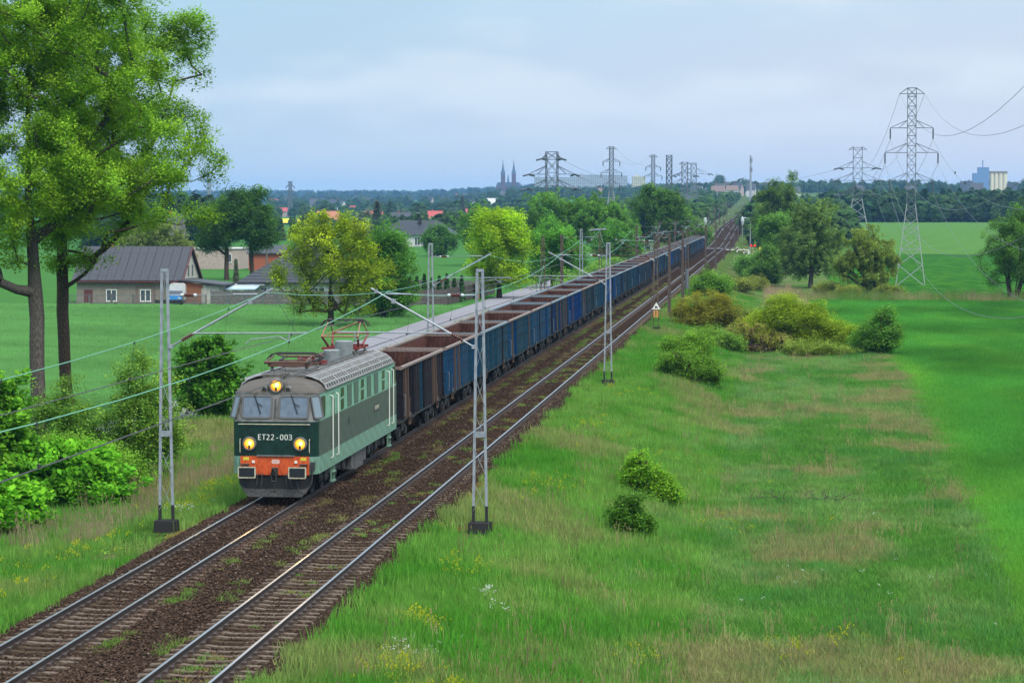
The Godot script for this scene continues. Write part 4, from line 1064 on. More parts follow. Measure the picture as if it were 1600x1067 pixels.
func pantograph(t: Node3D, z0: float, raise: bool) -> void:
	var fr := MB.new()
	for x in [-0.62, 0.62]:
		fr.bar(Vector3(x, 4.52, z0 + 1.1), Vector3(x, 4.52, z0 - 1.1), 0.09, 0.09)
	for z in [-1.1, 0.0, 1.1]:
		fr.bar(Vector3(-0.75, 4.54, z0 + z), Vector3(0.75, 4.54, z0 + z), 0.08, 0.10)
	for k in 6:
		fr.box(Vector3(rng.randf_range(-0.4, 0.4), 4.56, z0 + rng.randf_range(-0.9, 0.9)), Vector3(0.25, 0.14, 0.2))
	var p := part(t, "pantograph", fr, mats.red if raise else mats.panto_brown)
	var ins := MB.new()
	for x in [-0.62, 0.62]:
		for z in [-1.0, 1.0]:
			ins.lathe(Vector3(x, 4.22, z0 + z), Vector3.UP, [Vector2(0.05, 0.0), Vector2(0.09, 0.05), Vector2(0.05, 0.1), Vector2(0.09, 0.15), Vector2(0.05, 0.2), Vector2(0.07, 0.27)], 10)
	part(p, "insulators", ins, mats.cab_grey).set_meta("kind", "stuff")
	var arms := MB.new()
	var thin := MB.new()
	var head := MB.new()
	if raise:
		for x in [-0.72, 0.72]:
			for s in [-1, 1]:
				arms.tube(Vector3(x * 0.85, 4.6, z0 + s * 0.45), Vector3(x, 5.02, z0 + s * 1.25), 0.05, 0.045, 6)
				thin.tube(Vector3(x, 5.02, z0 + s * 1.25), Vector3(x * 0.9, 5.58, z0 + s * 0.16), 0.028, 0.024, 5)
		for s in [-1, 1]:
			thin.tube(Vector3(-0.72, 5.02, z0 + s * 1.25), Vector3(0.72, 5.02, z0 + s * 1.25), 0.03, 0.03, 5)
			thin.tube(Vector3(-0.72, 5.02, z0 + s * 1.25), Vector3(0.66, 5.58, z0 + s * 0.16), 0.018, 0.018, 4)
			head.bar(Vector3(-0.62, 5.62, z0 + s * 0.2), Vector3(0.62, 5.62, z0 + s * 0.2), 0.09, 0.05)
			for x in [-1.0, 1.0]:
				head.path([Vector3(x * 0.62, 5.62, z0 + s * 0.2), Vector3(x * 0.78, 5.60, z0 + s * 0.2), Vector3(x * 0.90, 5.50, z0 + s * 0.2), Vector3(x * 0.97, 5.36, z0 + s * 0.2)], 0.022, 5)
		for x in [-0.62, 0.62]:
			head.box(Vector3(x, 5.58, z0), Vector3(0.14, 0.16, 0.5))
	else:
		for x in [-0.72, 0.72]:
			for s in [-1, 1]:
				arms.tube(Vector3(x * 0.85, 4.60, z0 + s * 0.30), Vector3(x, 4.66, z0 + s * 1.75), 0.05, 0.045, 6)
				thin.tube(Vector3(x, 4.68, z0 + s * 1.75), Vector3(x * 0.95, 4.82, z0 + s * 0.3), 0.035, 0.03, 5)
		for s in [-1, 1]:
			thin.tube(Vector3(-0.75, 4.68, z0 + s * 1.75), Vector3(0.75, 4.68, z0 + s * 1.75), 0.045, 0.045, 6)
			head.bar(Vector3(-0.66, 4.90, z0 + s * 0.2), Vector3(0.66, 4.90, z0 + s * 0.2), 0.10, 0.06)
			for x in [-1.0, 1.0]:
				head.path([Vector3(x * 0.66, 4.90, z0 + s * 0.2), Vector3(x * 0.80, 4.87, z0 + s * 0.2), Vector3(x * 0.93, 4.76, z0 + s * 0.2), Vector3(x * 1.0, 4.62, z0 + s * 0.2)], 0.022, 5)
	part(p, "lower_arms", arms, mats.red if raise else mats.panto_black)
	part(p, "upper_arms", thin, mats.panto_pink if raise else mats.panto_brown)
	part(p, "collector_head", head, mats.panto_black)

func wheelset(t: Node3D, z: float, r: float) -> void:
	for s in [-1, 1]:
		var mb := MB.new()
		mb.lathe(Vector3(s * 0.68, r, z), Vector3(s, 0, 0), [Vector2(0.0, 0.0), Vector2(r + 0.03, 0.0), Vector2(r + 0.03, 0.03), Vector2(r, 0.035), Vector2(r, 0.13), Vector2(r * 0.82, 0.14), Vector2(r * 0.75, 0.09), Vector2(r * 0.3, 0.09), Vector2(r * 0.22, 0.16), Vector2(0.0, 0.16)], 20)
		part(t, "wheel", mb, mats.undergear)

func build_locomotive() -> void:
	var t := thing("electric_locomotive", "green electric freight locomotive with orange buffer beam and three lit headlights", "locomotive", W(TRACK_LEFT, 0, 81.8))
	var L := -BODY_LEN
	var o_low := outline(1.5, 0.0, L, 0.32)
	var o_mid := outline(1.5, -0.01, L + 0.01, 0.32)
	var o_top := outline(1.48, -0.27, L + 0.27, 0.38)
	# walls in colour bands; faces 0..13 front, 13..14 left side, 14..27 rear, 27..28 right side
	for b in [["lower_band", 0.96, o_low, 1.56, o_low, "mint_low", "mint_low"], ["waist_band", 1.56, o_low, 2.76, o_mid, "dirty_green", "deep_green"], ["upper_band", 2.76, o_mid, 3.74, o_top, "mint", "cab_grey"]]:
		var sides := MB.new()
		var ends := MB.new()
		loft(sides, [[b[1], b[2]], [b[3], b[4]]], 26, 29)
		var far_side := MB.new()
		loft(far_side, [[b[1], b[2]], [b[3], b[4]]], 12, 15)
		loft(ends, [[b[1], b[2]], [b[3], b[4]]], 1, 12)
		var rear := MB.new()
		loft(rear, [[b[1], b[2]], [b[3], b[4]]], 15, 26)
		part(t, b[0], sides, mats[b[5]])
		part(t, b[0], far_side, mats[b[5]])
		part(t, "cab_" + b[0], ends, mats[b[6]])
		part(t, "cab_" + b[0], rear, mats[b[6]])
	var roof := MB.new()
	var lv := []
	for q in [[3.74, 1.50, -0.25], [3.80, 1.47, -0.30], [3.92, 1.38, -0.48], [4.04, 1.20, -0.78], [4.13, 0.96, -1.15], [4.19, 0.66, -1.6], [4.22, 0.40, -2.0]]:
		lv.append([q[0], outline(q[1], q[2], L - q[2], minf(0.42 + absf(q[2]) * 0.3, q[1] * 0.95))])
	loft(roof, lv, 0, 28)
	roof.quad(Vector3(-0.42, 4.222, -1.9), Vector3(0.42, 4.222, -1.9), Vector3(0.42, 4.222, L + 1.9), Vector3(-0.42, 4.222, L + 1.9))
	part(t, "roof", roof, mats.dome)
	var eave := MB.new()
	loft(eave, [[3.70, outline(1.52, -0.24, L + 0.24, 0.40)], [3.745, outline(1.52, -0.24, L + 0.24, 0.40)]], 0, 28)
	part(t, "gutter", eave, mats.cab_grey)
	var walk := MB.new()
	walk.span(-0.78, 0.78, 4.16, 4.255, -1.7, -16.1)
	part(t, "roof_deck", walk, mats.roof_grey)
	# louvred roof sides in six hatches
	for side in [-1, 1]:
		for k in 6:
			var z0 := -1.55 - k * 2.46
			var z1 := z0 - 2.40
			var back := MB.new()
			var prof := [Vector2(1.53, 3.76), Vector2(1.46, 3.93), Vector2(1.27, 4.08), Vector2(1.00, 4.19), Vector2(0.80, 4.235)]
			for i in 4:
				var a: Vector2 = prof[i]
				var c: Vector2 = prof[i + 1]
				back.quad(Vector3(side * a.x, a.y, z1 if side < 0 else z0), Vector3(side * a.x, a.y, z0 if side < 0 else z1), Vector3(side * c.x, c.y, z0 if side < 0 else z1), Vector3(side * c.x, c.y, z1 if side < 0 else z0))
			var g := part(t, "roof_louvre_hatch", back, mats.undergear)
			var bars := MB.new()
			for i in [0, 1, 2, 3, 4]:
				bars.bar(Vector3(side * prof[i].x, prof[i].y + 0.02, z0), Vector3(side * prof[i].x, prof[i].y + 0.02, z1), 0.065, 0.05)
			for i in 6:
				var z := lerpf(z0, z1, i / 5.0)
				for j in 4:
					bars.bar(Vector3(side * prof[j].x, prof[j].y + 0.02, z), Vector3(side * prof[j + 1].x, prof[j + 1].y + 0.02, z), 0.13 if i == 0 or i == 5 else 0.07, 0.045)
			part(g, "louvre_frame", bars, mats.silver)
			var sl := MB.new()
			for j in 4:
				for f in [0.35, 0.65]:
					var m := Vector2(lerpf(prof[j].x, prof[j + 1].x, f), lerpf(prof[j].y, prof[j + 1].y, f))
					sl.bar(Vector3(side * m.x, m.y + 0.004, z0), Vector3(side * m.x, m.y + 0.004, z1), 0.02, 0.015)
			part(g, "louvre_slats", sl, mats.roof_grey).set_meta("kind", "stuff")
		var rivets := MB.new()
		for k in 44:
			rivets.box(Vector3(side * 0.80, 4.275, -1.7 - k * 0.33), Vector3(0.06, 0.05, 0.10))
		part(t, "roof_bolts", rivets, mats.undergear).set_meta("kind", "stuff")
	# front cab
	var sl := atan2(0.26, 0.98)
	var tilt := Basis(Vector3.RIGHT, -sl)
	for s in [-1, 1]:
		var xf := Transform3D(tilt, Vector3(s * 0.645, 3.25, -0.135))
		var fb := MB.new()
		ring(fb, round_rect(0.535, 0.41, 0.11), round_rect(0.475, 0.35, 0.08), xf, 0.035)
		var w := part(t, "windscreen", fb, mats.frame_grey)
		var gp := MB.new()
		gp.prism(round_rect(0.49, 0.355, 0.07), xf, 0.014)
		part(w, "pane", gp, mats.windscreen)
		var wp := MB.new()
		wp.bar(xf * Vector3(-0.10, 0.42, 0.06), xf * Vector3(0.14, -0.24, 0.05), 0.03, 0.02)
		wp.bar(xf * Vector3(0.02, 0.12, 0.06), xf * Vector3(0.20, 0.02, 0.05), 0.02, 0.02)
		part(w, "wiper", wp, mats.black)
		# quarter window on the rounded corner
		for q in [[40.0, 0.20]]:
			var a := deg_to_rad(q[0])
			var nb := Basis(Vector3.UP, s * (PI / 2 - a)) * tilt
			var c := Vector3(s * (1.49 - 0.35 + 0.345 * cos(a)), 3.25, -0.14 - 0.35 + 0.345 * sin(a))
			var qb := MB.new()
			ring(qb, round_rect(0.215, 0.42, 0.07), round_rect(0.165, 0.36, 0.05), Transform3D(nb, c), 0.045)
			var qw := part(t, "quarter_window", qb, mats.frame_grey)
			var qp := MB.new()
			qp.prism(round_rect(0.17, 0.365, 0.05), Transform3D(nb, c), 0.025)
			part(qw, "pane", qp, mats.quarter_glass)
		var rail := MB.new()
		rail.path([Vector3(s * 1.21, 1.68, 0.0), Vector3(s * 1.21, 1.72, 0.06), Vector3(s * 1.21, 2.12, 0.06), Vector3(s * 1.21, 2.16, 0.0)], 0.018, 6)
		part(t, "front_handrail", rail, mats.cream)
		headlight(t, Vector3(s * 0.885, 2.0, 0.02), 0.185)
	var pillar := MB.new()
	pillar.bar(Vector3(-0.0, 2.92, 0.0), Vector3(0, 3.55, -0.17), 0.03, 0.03)
	part(t, "centre_pillar_trim", pillar, mats.rubber)
	var strip := MB.new()
	strip.path([Vector3(-1.26, 2.66, 0.0), Vector3(-1.26, 2.67, 0.05), Vector3(1.22, 2.67, 0.05), Vector3(1.22, 2.66, 0.0)], 0.018, 5)
	part(t, "front_grab_rail", strip, mats.cream)
	lettering(t, "ET22-003", Vector3(0.0, 2.22, 0.0), 0.0, 0.19, 0.155, mats.white)
	# top headlight on its fairing
	var fair := MB.new()
	for i in 12:
		var a := PI * i / 12.0
		var b := PI * (i + 1) / 12.0
		var p := Vector3(0.29 * cos(a), 3.93 + 0.29 * sin(a), -0.30)
		var q := Vector3(0.29 * cos(b), 3.93 + 0.29 * sin(b), -0.30)
		fair.tri(Vector3(0, 3.93, -0.30), p, q)
		fair.quad(p, p * Vector3(1.5, 0, 0) + Vector3(0, lerpf(3.80, 4.16, sin(a)), -1.2), q * Vector3(1.5, 0, 0) + Vector3(0, lerpf(3.80, 4.16, sin(b)), -1.2), q)
	fair.quad(Vector3(-0.56, 3.76, -0.32), Vector3(0.56, 3.76, -0.32), Vector3(0.29, 3.96, -0.30), Vector3(-0.29, 3.96, -0.30))
	fair.quad(Vector3(0.56, 3.76, -0.32), Vector3(0.50, 3.82, -0.9), Vector3(0.29, 4.0, -0.9), Vector3(0.29, 3.96, -0.30))
	fair.quad(Vector3(-0.50, 3.82, -0.9), Vector3(-0.56, 3.76, -0.32), Vector3(-0.29, 3.96, -0.30), Vector3(-0.29, 4.0, -0.9))
	part(t, "lamp_fairing", fair, mats.dome)
	headlight(t, Vector3(0, 3.98, -0.27), 0.19)
	var tail := MB.new()
	for s in [-1, 1]:
		tail.lathe(Vector3(s * 0.41, 3.84, -0.32), Vector3(0, 0, 1), [Vector2(0.11, -0.1), Vector2(0.11, 0.06), Vector2(0.08, 0.07), Vector2(0.075, 0.03)], 14)
	part(t, "marker_lamps", tail, mats.cab_grey)
	var tl := MB.new()
	for s in [-1, 1]:
		tl.lathe(Vector3(s * 0.41, 3.84, -0.29), Vector3(0, 0, 1), [Vector2(0.075, 0.0), Vector2(0.04, 0.02), Vector2(0.0, 0.025)], 12)
	part(t, "marker_lenses", tl, mats.side_glass)
	# buffer beam
	var beam := MB.new()
	beam.span(-1.20, 1.20, 0.93, 1.57, 0.0, 0.05)
	part(t, "buffer_beam", beam, mats.orange)
	var lip := MB.new()
	lip.span(-0.62, 0.70, 1.575, 1.61, 0.0, 0.10)
	part(t, "beam_step", lip, mats.cab_grey)
	for s in [-1, 1]:
		var bf := MB.new()
		bf.tube(Vector3(s * 0.875, 1.05, 0.03), Vector3(s * 0.875, 1.05, 0.50), 0.17, 0.13, 12)
		var bp := part(t, "buffer", bf, mats.undergear)
		var pl := MB.new()
		pl.prism(round_rect(0.30, 0.185, 0.03), Transform3D(Basis(), Vector3(s * 0.875, 1.06, 0.50)), 0.05)
		part(bp, "buffer_plate", pl, mats.buffer)
		var ed := MB.new()
		ring(ed, round_rect(0.31, 0.195, 0.035), round_rect(0.27, 0.158, 0.02), Transform3D(Basis(), Vector3(s * 0.875, 1.06, 0.505)), 0.05)
		part(bp, "buffer_edge", ed, mats.cream)
		var lb := MB.new()
		lb.span(s * 1.0 - 0.10, s * 1.0 + 0.10, 1.43, 1.54, 0.05, 0.056)
		part(t, "warning_label", lb, mats.yellow)
		var sm := MB.new()
		sm.span(s * 0.74 - 0.045, s * 0.74 + 0.045, 1.34, 1.42, 0.05, 0.09)
		part(t, "beam_socket", sm, mats.white)
		var st := MB.new()
		st.span(s * 1.02 - 0.13, s * 1.02 + 0.13, 1.29, 1.315, 0.05, 0.30)
		part(t, "foot_step", st, mats.undergear)
		var hose := MB.new()
		for h in [0.42, 0.58]:
			hose.path([Vector3(s * h, 0.98, 0.06), Vector3(s * h, 0.90, 0.20), Vector3(s * (h + 0.02), 0.62, 0.22), Vector3(s * (h + 0.08), 0.45, 0.18)], 0.025, 6)
		part(t, "brake_hose", hose, mats.rubber)
		var jb := MB.new()
		jb.box(Vector3(s * 1.32, 1.24, 0.03), Vector3(0.15, 0.28, 0.10))
		jb.path([Vector3(s * 1.32, 1.1, 0.08), Vector3(s * 1.31, 0.7, 0.14), Vector3(s * 1.1, 0.30, 0.20), Vector3(s * 0.86, 0.35, 0.20), Vector3(s * 0.78, 0.75, 0.16)], 0.022, 6)
		if s > 0:
			part(t, "jumper_cable", jb, mats.rubber)
	var emblem := MB.new()
	ring(emblem, round_rect(0.135, 0.07, 0.068, 6), round_rect(0.112, 0.05, 0.049, 6), Transform3D(Basis(), Vector3(0.03, 1.39, 0.05)), 0.006)
	for k in 4:
		emblem.span(0.03 - 0.085 + k * 0.045, 0.03 - 0.05 + k * 0.045, 1.37, 1.41, 0.05, 0.056)
	part(t, "oval_emblem", emblem, mats.white)
	var hook := MB.new()
	hook.box(Vector3(0.02, 1.06, 0.12), Vector3(0.20, 0.26, 0.16))
	hook.path([Vector3(0.02, 1.10, 0.10), Vector3(0.02, 1.08, 0.42), Vector3(0.02, 1.16, 0.48), Vector3(0.02, 1.22, 0.42)], 0.045, 6)
	for x in [-0.06, 0.10]:
		hook.path([Vector3(x, 1.04, 0.34), Vector3(x, 0.74, 0.32)], 0.025, 6)
	hook.path([Vector3(-0.06, 0.74, 0.32), Vector3(0.10, 0.74, 0.32)], 0.03, 6)
	hook.path([Vector3(0.02, 0.74, 0.32), Vector3(0.02, 0.42, 0.26)], 0.02, 5)
	hook.ball(Vector3(0.02, 0.40, 0.26), Vector3(0.06, 0.06, 0.05))
	part(t, "coupling_hook", hook, mats.undergear)
	var plow := MB.new()
	plow.prism([Vector2(-1.28, 0.92), Vector2(-1.26, 0.62), Vector2(-0.92, 0.22), Vector2(0.92, 0.22), Vector2(1.26, 0.62), Vector2(1.28, 0.92)], Transform3D(Basis(), Vector3(0, 0, -0.12)), 0.10)
	part(t, "guard_plate", plow, mats.black)
	var scrape := MB.new()
	scrape.prism([Vector2(-1.24, 0.58), Vector2(-0.94, 0.17), Vector2(0.94, 0.17), Vector2(1.24, 0.58), Vector2(1.0, 0.44), Vector2(-1.0, 0.44)], Transform3D(Basis(), Vector3(0, 0, 0.0)), 0.04)
	part(t, "ballast_scraper", scrape, mats.box_grey)
	# side walls
	for s in [-1, 1]:
		var x: float = s * 1.492
		for z in [-0.95, L + 0.95]:
			var cw := MB.new()
			side_panel(cw, x, z, 2.86, 3.58, 0.72, 0, 0.03)
			var f := part(t, "cab_side_window", cw, mats.rubber)
			var pn := MB.new()
			side_panel(pn, x, z, 2.92, 3.52, 0.60, 0, 0.036)
			part(f, "pane", pn, mats.side_glass)
		for z in [-3.0, L + 2.1]:
			var d := MB.new()
			side_panel(d, x, z, 1.62, 3.55, 0.62, 0, 0.012)
			var door := part(t, "door", d, mats.dirty_green)
			var up := MB.new()
			side_panel(up, x, z, 2.78, 3.52, 0.58, 0, 0.016)
			part(door, "upper_panel", up, mats.mint)
			var pn := MB.new()
			side_panel(pn, x, z, 2.72, 3.36, 0.30, 0, 0.022)
			part(door, "pane", pn, mats.side_glass)
			for q in [-0.55, 0.55]:
				var hr := MB.new()
				hr.path([Vector3(x, 1.28, z + q), Vector3(s * 1.58, 1.32, z + q), Vector3(s * 1.58, 3.46, z + q), Vector3(x, 3.50, z + q)], 0.022, 6)
				part(t, "door_handrail", hr, mats.white)
			var stp := MB.new()
			for y in [0.42, 0.75]:
				stp.box(Vector3(s * 1.46, y, z), Vector3(0.16, 0.04, 0.5))
			for q in [-0.26, 0.26]:
				stp.box(Vector3(s * 1.46, 0.68, z + q), Vector3(0.06, 0.56, 0.05))
			part(t, "door_steps", stp, mats.mint_low)
		for z in [-4.75, -9.1, -14.1]:
			for q in [[3.28, 3.60], [2.82, 3.20]]:
				var wf := MB.new()
				side_panel(wf, x - s * 0.008, z, q[0] - 0.03, q[1] + 0.03, 0.66, 0, 0.02)
				var f := part(t, "side_window", wf, mats.mint)
				var pn := MB.new()
				side_panel(pn, x - s * 0.008, z, q[0], q[1], 0.64, 0, 0.026)
				part(f, "pane", pn, mats.side_glass)
		for z in [-6.3, -7.75, -10.65, -12.35]:
			var vf := MB.new()
			side_panel(vf, x - s * 0.006, z, 2.80, 3.62, 0.98, 0, 0.016)
			var f := part(t, "air_intake", vf, mats.mint_vent)
			var lv2 := MB.new()
			for k in 14:
				lv2.box(Vector3(x + s * 0.012, 2.86 + k * 0.054, z), Vector3(0.022, 0.03, 0.86), Basis(Vector3(0, 0, 1), s * -0.5))
			part(f, "intake_slats", lv2, mats.mint_vent).set_meta("kind", "stuff")
		var np := MB.new()
		side_panel(np, x, -6.2, 2.15, 2.42, 0.42, 0, 0.02)
		part(t, "works_plate", np, mats.rubber)
		var sp := MB.new()
		side_panel(sp, x, -12.4, 2.10, 2.42, 1.05, 0, 0.02)
		part(t, "number_plate", sp, mats.rubber)
		lettering(t, "ET22-003", Vector3(x + s * 0.022, 2.26, -12.4), s * PI / 2, 0.16, 0.12, mats.cream)
	# running gear
	var fr := MB.new()
	for z in [-4.35, L + 4.35]:
		for s in [-1, 1]:
			fr.span(s * 1.02, s * 1.20, 0.62, 0.92, z + 2.5, z - 2.5)
	part(t, "bogie_frames", fr, mats.undergear)
	for z in [-2.55, -4.35, -6.1, L + 2.55, L + 4.35, L + 6.1]:
		wheelset(t, z, 0.62)
		for s in [-1, 1]:
			var ab := MB.new()
			ab.lathe(Vector3(s * 1.18, 0.62, z), Vector3(s, 0, 0), [Vector2(0.0, 0.0), Vector2(0.19, 0.0), Vector2(0.19, 0.10), Vector2(0.11, 0.16), Vector2(0.0, 0.16)], 14)
			part(t, "axle_box", ab, mats.undergear)
			for q in [-0.36, 0.36]:
				var spr := MB.new()
				for k in 5:
					spr.lathe(Vector3(s * 1.16, 0.52 + k * 0.07, z + q), Vector3.UP, [Vector2(0.07, 0.0), Vector2(0.10, 0.02), Vector2(0.07, 0.045)], 9)
				part(t, "spring", spr, mats.box_grey)
			var sand := MB.new()
			sand.path([Vector3(s * 1.1, 0.9, z + 0.75), Vector3(s * 1.0, 0.45, z + 0.72), Vector3(s * 0.85, 0.14, z + 0.66)], 0.03, 5)
			part(t, "sand_pipe", sand, mats.undergear)
	var under := MB.new()
	under.span(-1.2, 1.2, 0.90, 1.0, -0.3, L + 0.3)
	part(t, "underframe", under, mats.black)
	for s in [-1, 1]:
		for q in [[-7.4, -8.1, 0.34], [-8.2, -10.0, 0.26], [-10.1, -10.7, 0.40]]:
			var bx := MB.new()
			bx.span(s * 0.7, s * 1.36, q[2], 0.95, q[0], q[1])
			part(t, "battery_box", bx, mats.box_grey)
	# roof equipment
	var b1 := MB.new()
	b1.lathe(Vector3(0.42, 4.25, -8.6), Vector3.UP, [Vector2(0.31, 0.0), Vector2(0.31, 0.46), Vector2(0.28, 0.49), Vector2(0.0, 0.49)], 24)
	part(t, "roof_drum", b1, mats.drum)
	var b2 := MB.new()
	b2.lathe(Vector3(0.30, 4.25, -11.9), Vector3.UP, [Vector2(0.36, 0.0), Vector2(0.36, 0.62), Vector2(0.33, 0.65), Vector2(0.0, 0.65)], 24)
	part(t, "roof_drum", b2, mats.drum)
	var horn := MB.new()
	horn.span(-0.05, 0.16, 4.15, 4.34, -1.30, -1.75)
	part(t, "roof_horn", horn, mats.roof_grey)
	var bus := MB.new()
	bus.path([Vector3(0.1, 4.55, -5.2), Vector3(0.15, 4.62, -7.0), Vector3(0.1, 4.55, -11.0), Vector3(0.1, 4.5, -13.0)], 0.025, 5)
	bus.path([Vector3(-0.4, 4.5, -5.2), Vector3(-0.45, 4.5, -9.0), Vector3(-0.4, 4.45, -13.0)], 0.02, 5)
	part(t, "roof_busbar", bus, mats.panto_brown)
	var sw := MB.new()
	for k in 9:
		sw.box(Vector3(rng.randf_range(-0.6, 0.5), 4.36 + rng.randf_range(0, 0.12), -6.0 - rng.randf() * 1.6), Vector3(rng.randf_range(0.1, 0.4), rng.randf_range(0.08, 0.22), rng.randf_range(0.1, 0.5)), Basis(Vector3.UP, rng.randf_range(-0.5, 0.5)))
	part(t, "roof_switchgear", sw, mats.red)
	var ribs := MB.new()
	for k in 8:
		ribs.bar(Vector3(-0.75, 4.27, -7.2 - k * 1.1), Vector3(0.75, 4.27, -7.2 - k * 1.1), 0.05, 0.03)
	ribs.span(-0.5, 0.1, 4.255, 4.33, -9.4, -11.0)
	ribs.span(0.0, 0.6, 4.255, 4.31, -13.2, -15.6)
	part(t, "roof_hatches", ribs, mats.roof_grey)
	pantograph(t, -3.6, false)
	pantograph(t, -13.9, true)

# ------------------------------------------------------------------ wagons
const WAGON_LEN := 12.8

func make_wagon() -> Node3D:
	var t := thing("coal_wagon", "", "railway wagon", Vector3.ZERO, "open coal wagons behind the locomotive")
	var L := -WAGON_LEN
	for s in [-1, 1]:
		var sw := MB.new()
		sw.span(s * 1.36, s * 1.39, 1.18, 3.28, 0.0, L)
		part(t, "side_wall", sw, mats.wagon_b)
		var inn := MB.new()
		inn.span(s * 1.345, s * 1.358, 1.2, 3.27, -0.03, L + 0.03)
		part(t, "side_lining", inn, mats.rusty)
		var rim := MB.new()
		rim.prism(round_rect(0.085, 0.075, 0.05, 2), Transform3D(Basis(), Vector3(s * 1.41, 3.34, L - 0.04)), WAGON_LEN + 0.08)
		part(t, "top_rail", rim, mats.rim)
		for k in 17:
			var z := -0.10 + (L + 0.20) * k / 16.0
			var rb := MB.new()
			var w := 0.085
			rb.hexa([Vector3(s * 1.39 - 0.005, 1.14, z + w), Vector3(s * 1.39 + s * 0.13 + 0.005, 1.14, z + w), Vector3(s * 1.39 + s * 0.13 + 0.005, 1.14, z - w), Vector3(s * 1.39 - 0.005, 1.14, z - w), Vector3(s * 1.39 - 0.005, 3.27, z + w * 0.7), Vector3(s * 1.39 + s * 0.085 + 0.005, 3.27, z + w * 0.7), Vector3(s * 1.39 + s * 0.085 + 0.005, 3.27, z - w * 0.7), Vector3(s * 1.39 - 0.005, 3.27, z - w * 0.7)] if s > 0 else [Vector3(-1.525, 1.14, z + w), Vector3(-1.385, 1.14, z + w), Vector3(-1.385, 1.14, z - w), Vector3(-1.525, 1.14, z - w), Vector3(-1.48, 3.27, z + w * 0.7), Vector3(-1.385, 3.27, z + w * 0.7), Vector3(-1.385, 3.27, z - w * 0.7), Vector3(-1.48, 3.27, z - w * 0.7)])
			part(t, "rib", rb, mats.wagon_b)
		for k in [2, 13]:
			var z0: float = -0.10 + (L + 0.20) * (k + 0.5) / 16.0
			var lt := MB.new()
			for q in [-0.25, 0.25]:
				lt.box(Vector3(s * 1.44, 1.55, z0 + q), Vector3(0.05, 0.8, 0.045))
			lt.box(Vector3(s * 1.46, 1.22, z0), Vector3(0.10, 0.16, 0.7))
			lt.path([Vector3(s * 1.46, 1.15, z0 - 0.2), Vector3(s * 1.50, 0.85, z0 - 0.15), Vector3(s * 1.46, 0.78, z0 + 0.15), Vector3(s * 1.46, 1.1, z0 + 0.2)], 0.03, 5)
			part(t, "door_latch", lt, mats.latch)
		var lb := MB.new()
		lb.span(s * 1.40, s * 1.405, 1.9, 2.35, -0.9, -1.4)
		var sole := MB.new()
		sole.span(s * 1.12, s * 1.36, 0.98, 1.17, 0.0, L)
		part(t, "sole_bar", sole, mats.undergear)
		for e in [0, 1]:
			var z: float = -0.02 if e == 0 else L + 0.02
			var bf := MB.new()
			var d := 1.0 if e == 0 else -1.0
			bf.tube(Vector3(s * 0.875, 1.05, z), Vector3(s * 0.875, 1.05, z + d * 0.52), 0.12, 0.10, 10)
			bf.tube(Vector3(s * 0.875, 1.05, z + d * 0.52), Vector3(s * 0.875, 1.05, z + d * 0.58), 0.22, 0.22, 12)
			part(t, "buffer", bf, mats.undergear)
	for e in [0, 1]:
		var z: float = 0.0 if e == 0 else L
		var d := -1.0 if e == 0 else 1.0
		var ew := MB.new()
		ew.span(-1.36, 1.36, 1.18, 3.27, z, z + d * 0.03)
		for x in [-0.9, -0.3, 0.3, 0.9]:
			ew.span(x - 0.06, x + 0.06, 1.2, 3.2, z - d * 0.10, z - d * 0.002)
		part(t, "end_wall", ew, mats.wagon_b)
		var li := MB.new()
		li.span(-1.34, 1.34, 1.2, 3.26, z + d * 0.032, z + d * 0.045)
		part(t, "end_lining", li, mats.rusty_shaded)
		var er := MB.new()
		er.span(-1.33, 1.33, 3.27, 3.40, z - d * 0.06, z + d * 0.06)
		part(t, "end_rail", er, mats.rim)
		var gr := MB.new()
		gr.path([Vector3(1.40, 1.3, z + d * 0.25), Vector3(1.56, 1.35, z + d * 0.25), Vector3(1.56, 2.2, z + d * 0.25), Vector3(1.40, 2.25, z + d * 0.25)], 0.018, 5)
		if e == 0: part(t, "grab_handle", gr, mats.rim_blue)
	var fl := MB.new()
	fl.span(-1.34, 1.34, 1.16, 1.24, -0.05, L + 0.05)
	part(t, "floor", fl, mats.rusty)
	for z in [-2.1, L + 2.1]:
		var bg := MB.new()
		for s in [-1, 1]:
			bg.span(s * 0.96, s * 1.10, 0.48, 0.72, z + 1.35, z - 1.35)
			for q in [-0.9, 0.9]:
				bg.box(Vector3(s * 1.1, 0.46, z + q), Vector3(0.16, 0.28, 0.34))
			bg.box(Vector3(s * 1.06, 0.72, z), Vector3(0.2, 0.36, 0.7))
		bg.span(-1.0, 1.0, 0.6, 0.98, z + 0.25, z - 0.25)
		part(t, "bogie_frame", bg, mats.undergear)
		for q in [-0.9, 0.9]:
			wheelset(t, z + q, 0.46)
	var mid := MB.new()
	mid.span(-0.4, 0.4, 0.55, 1.16, -5.0, -7.8)
	mid.tube(Vector3(0.9, 0.8, -5.2), Vector3(0.9, 0.8, -6.4), 0.2, 0.2, 10)
	part(t, "brake_gear", mid, mats.undergear)
	return t

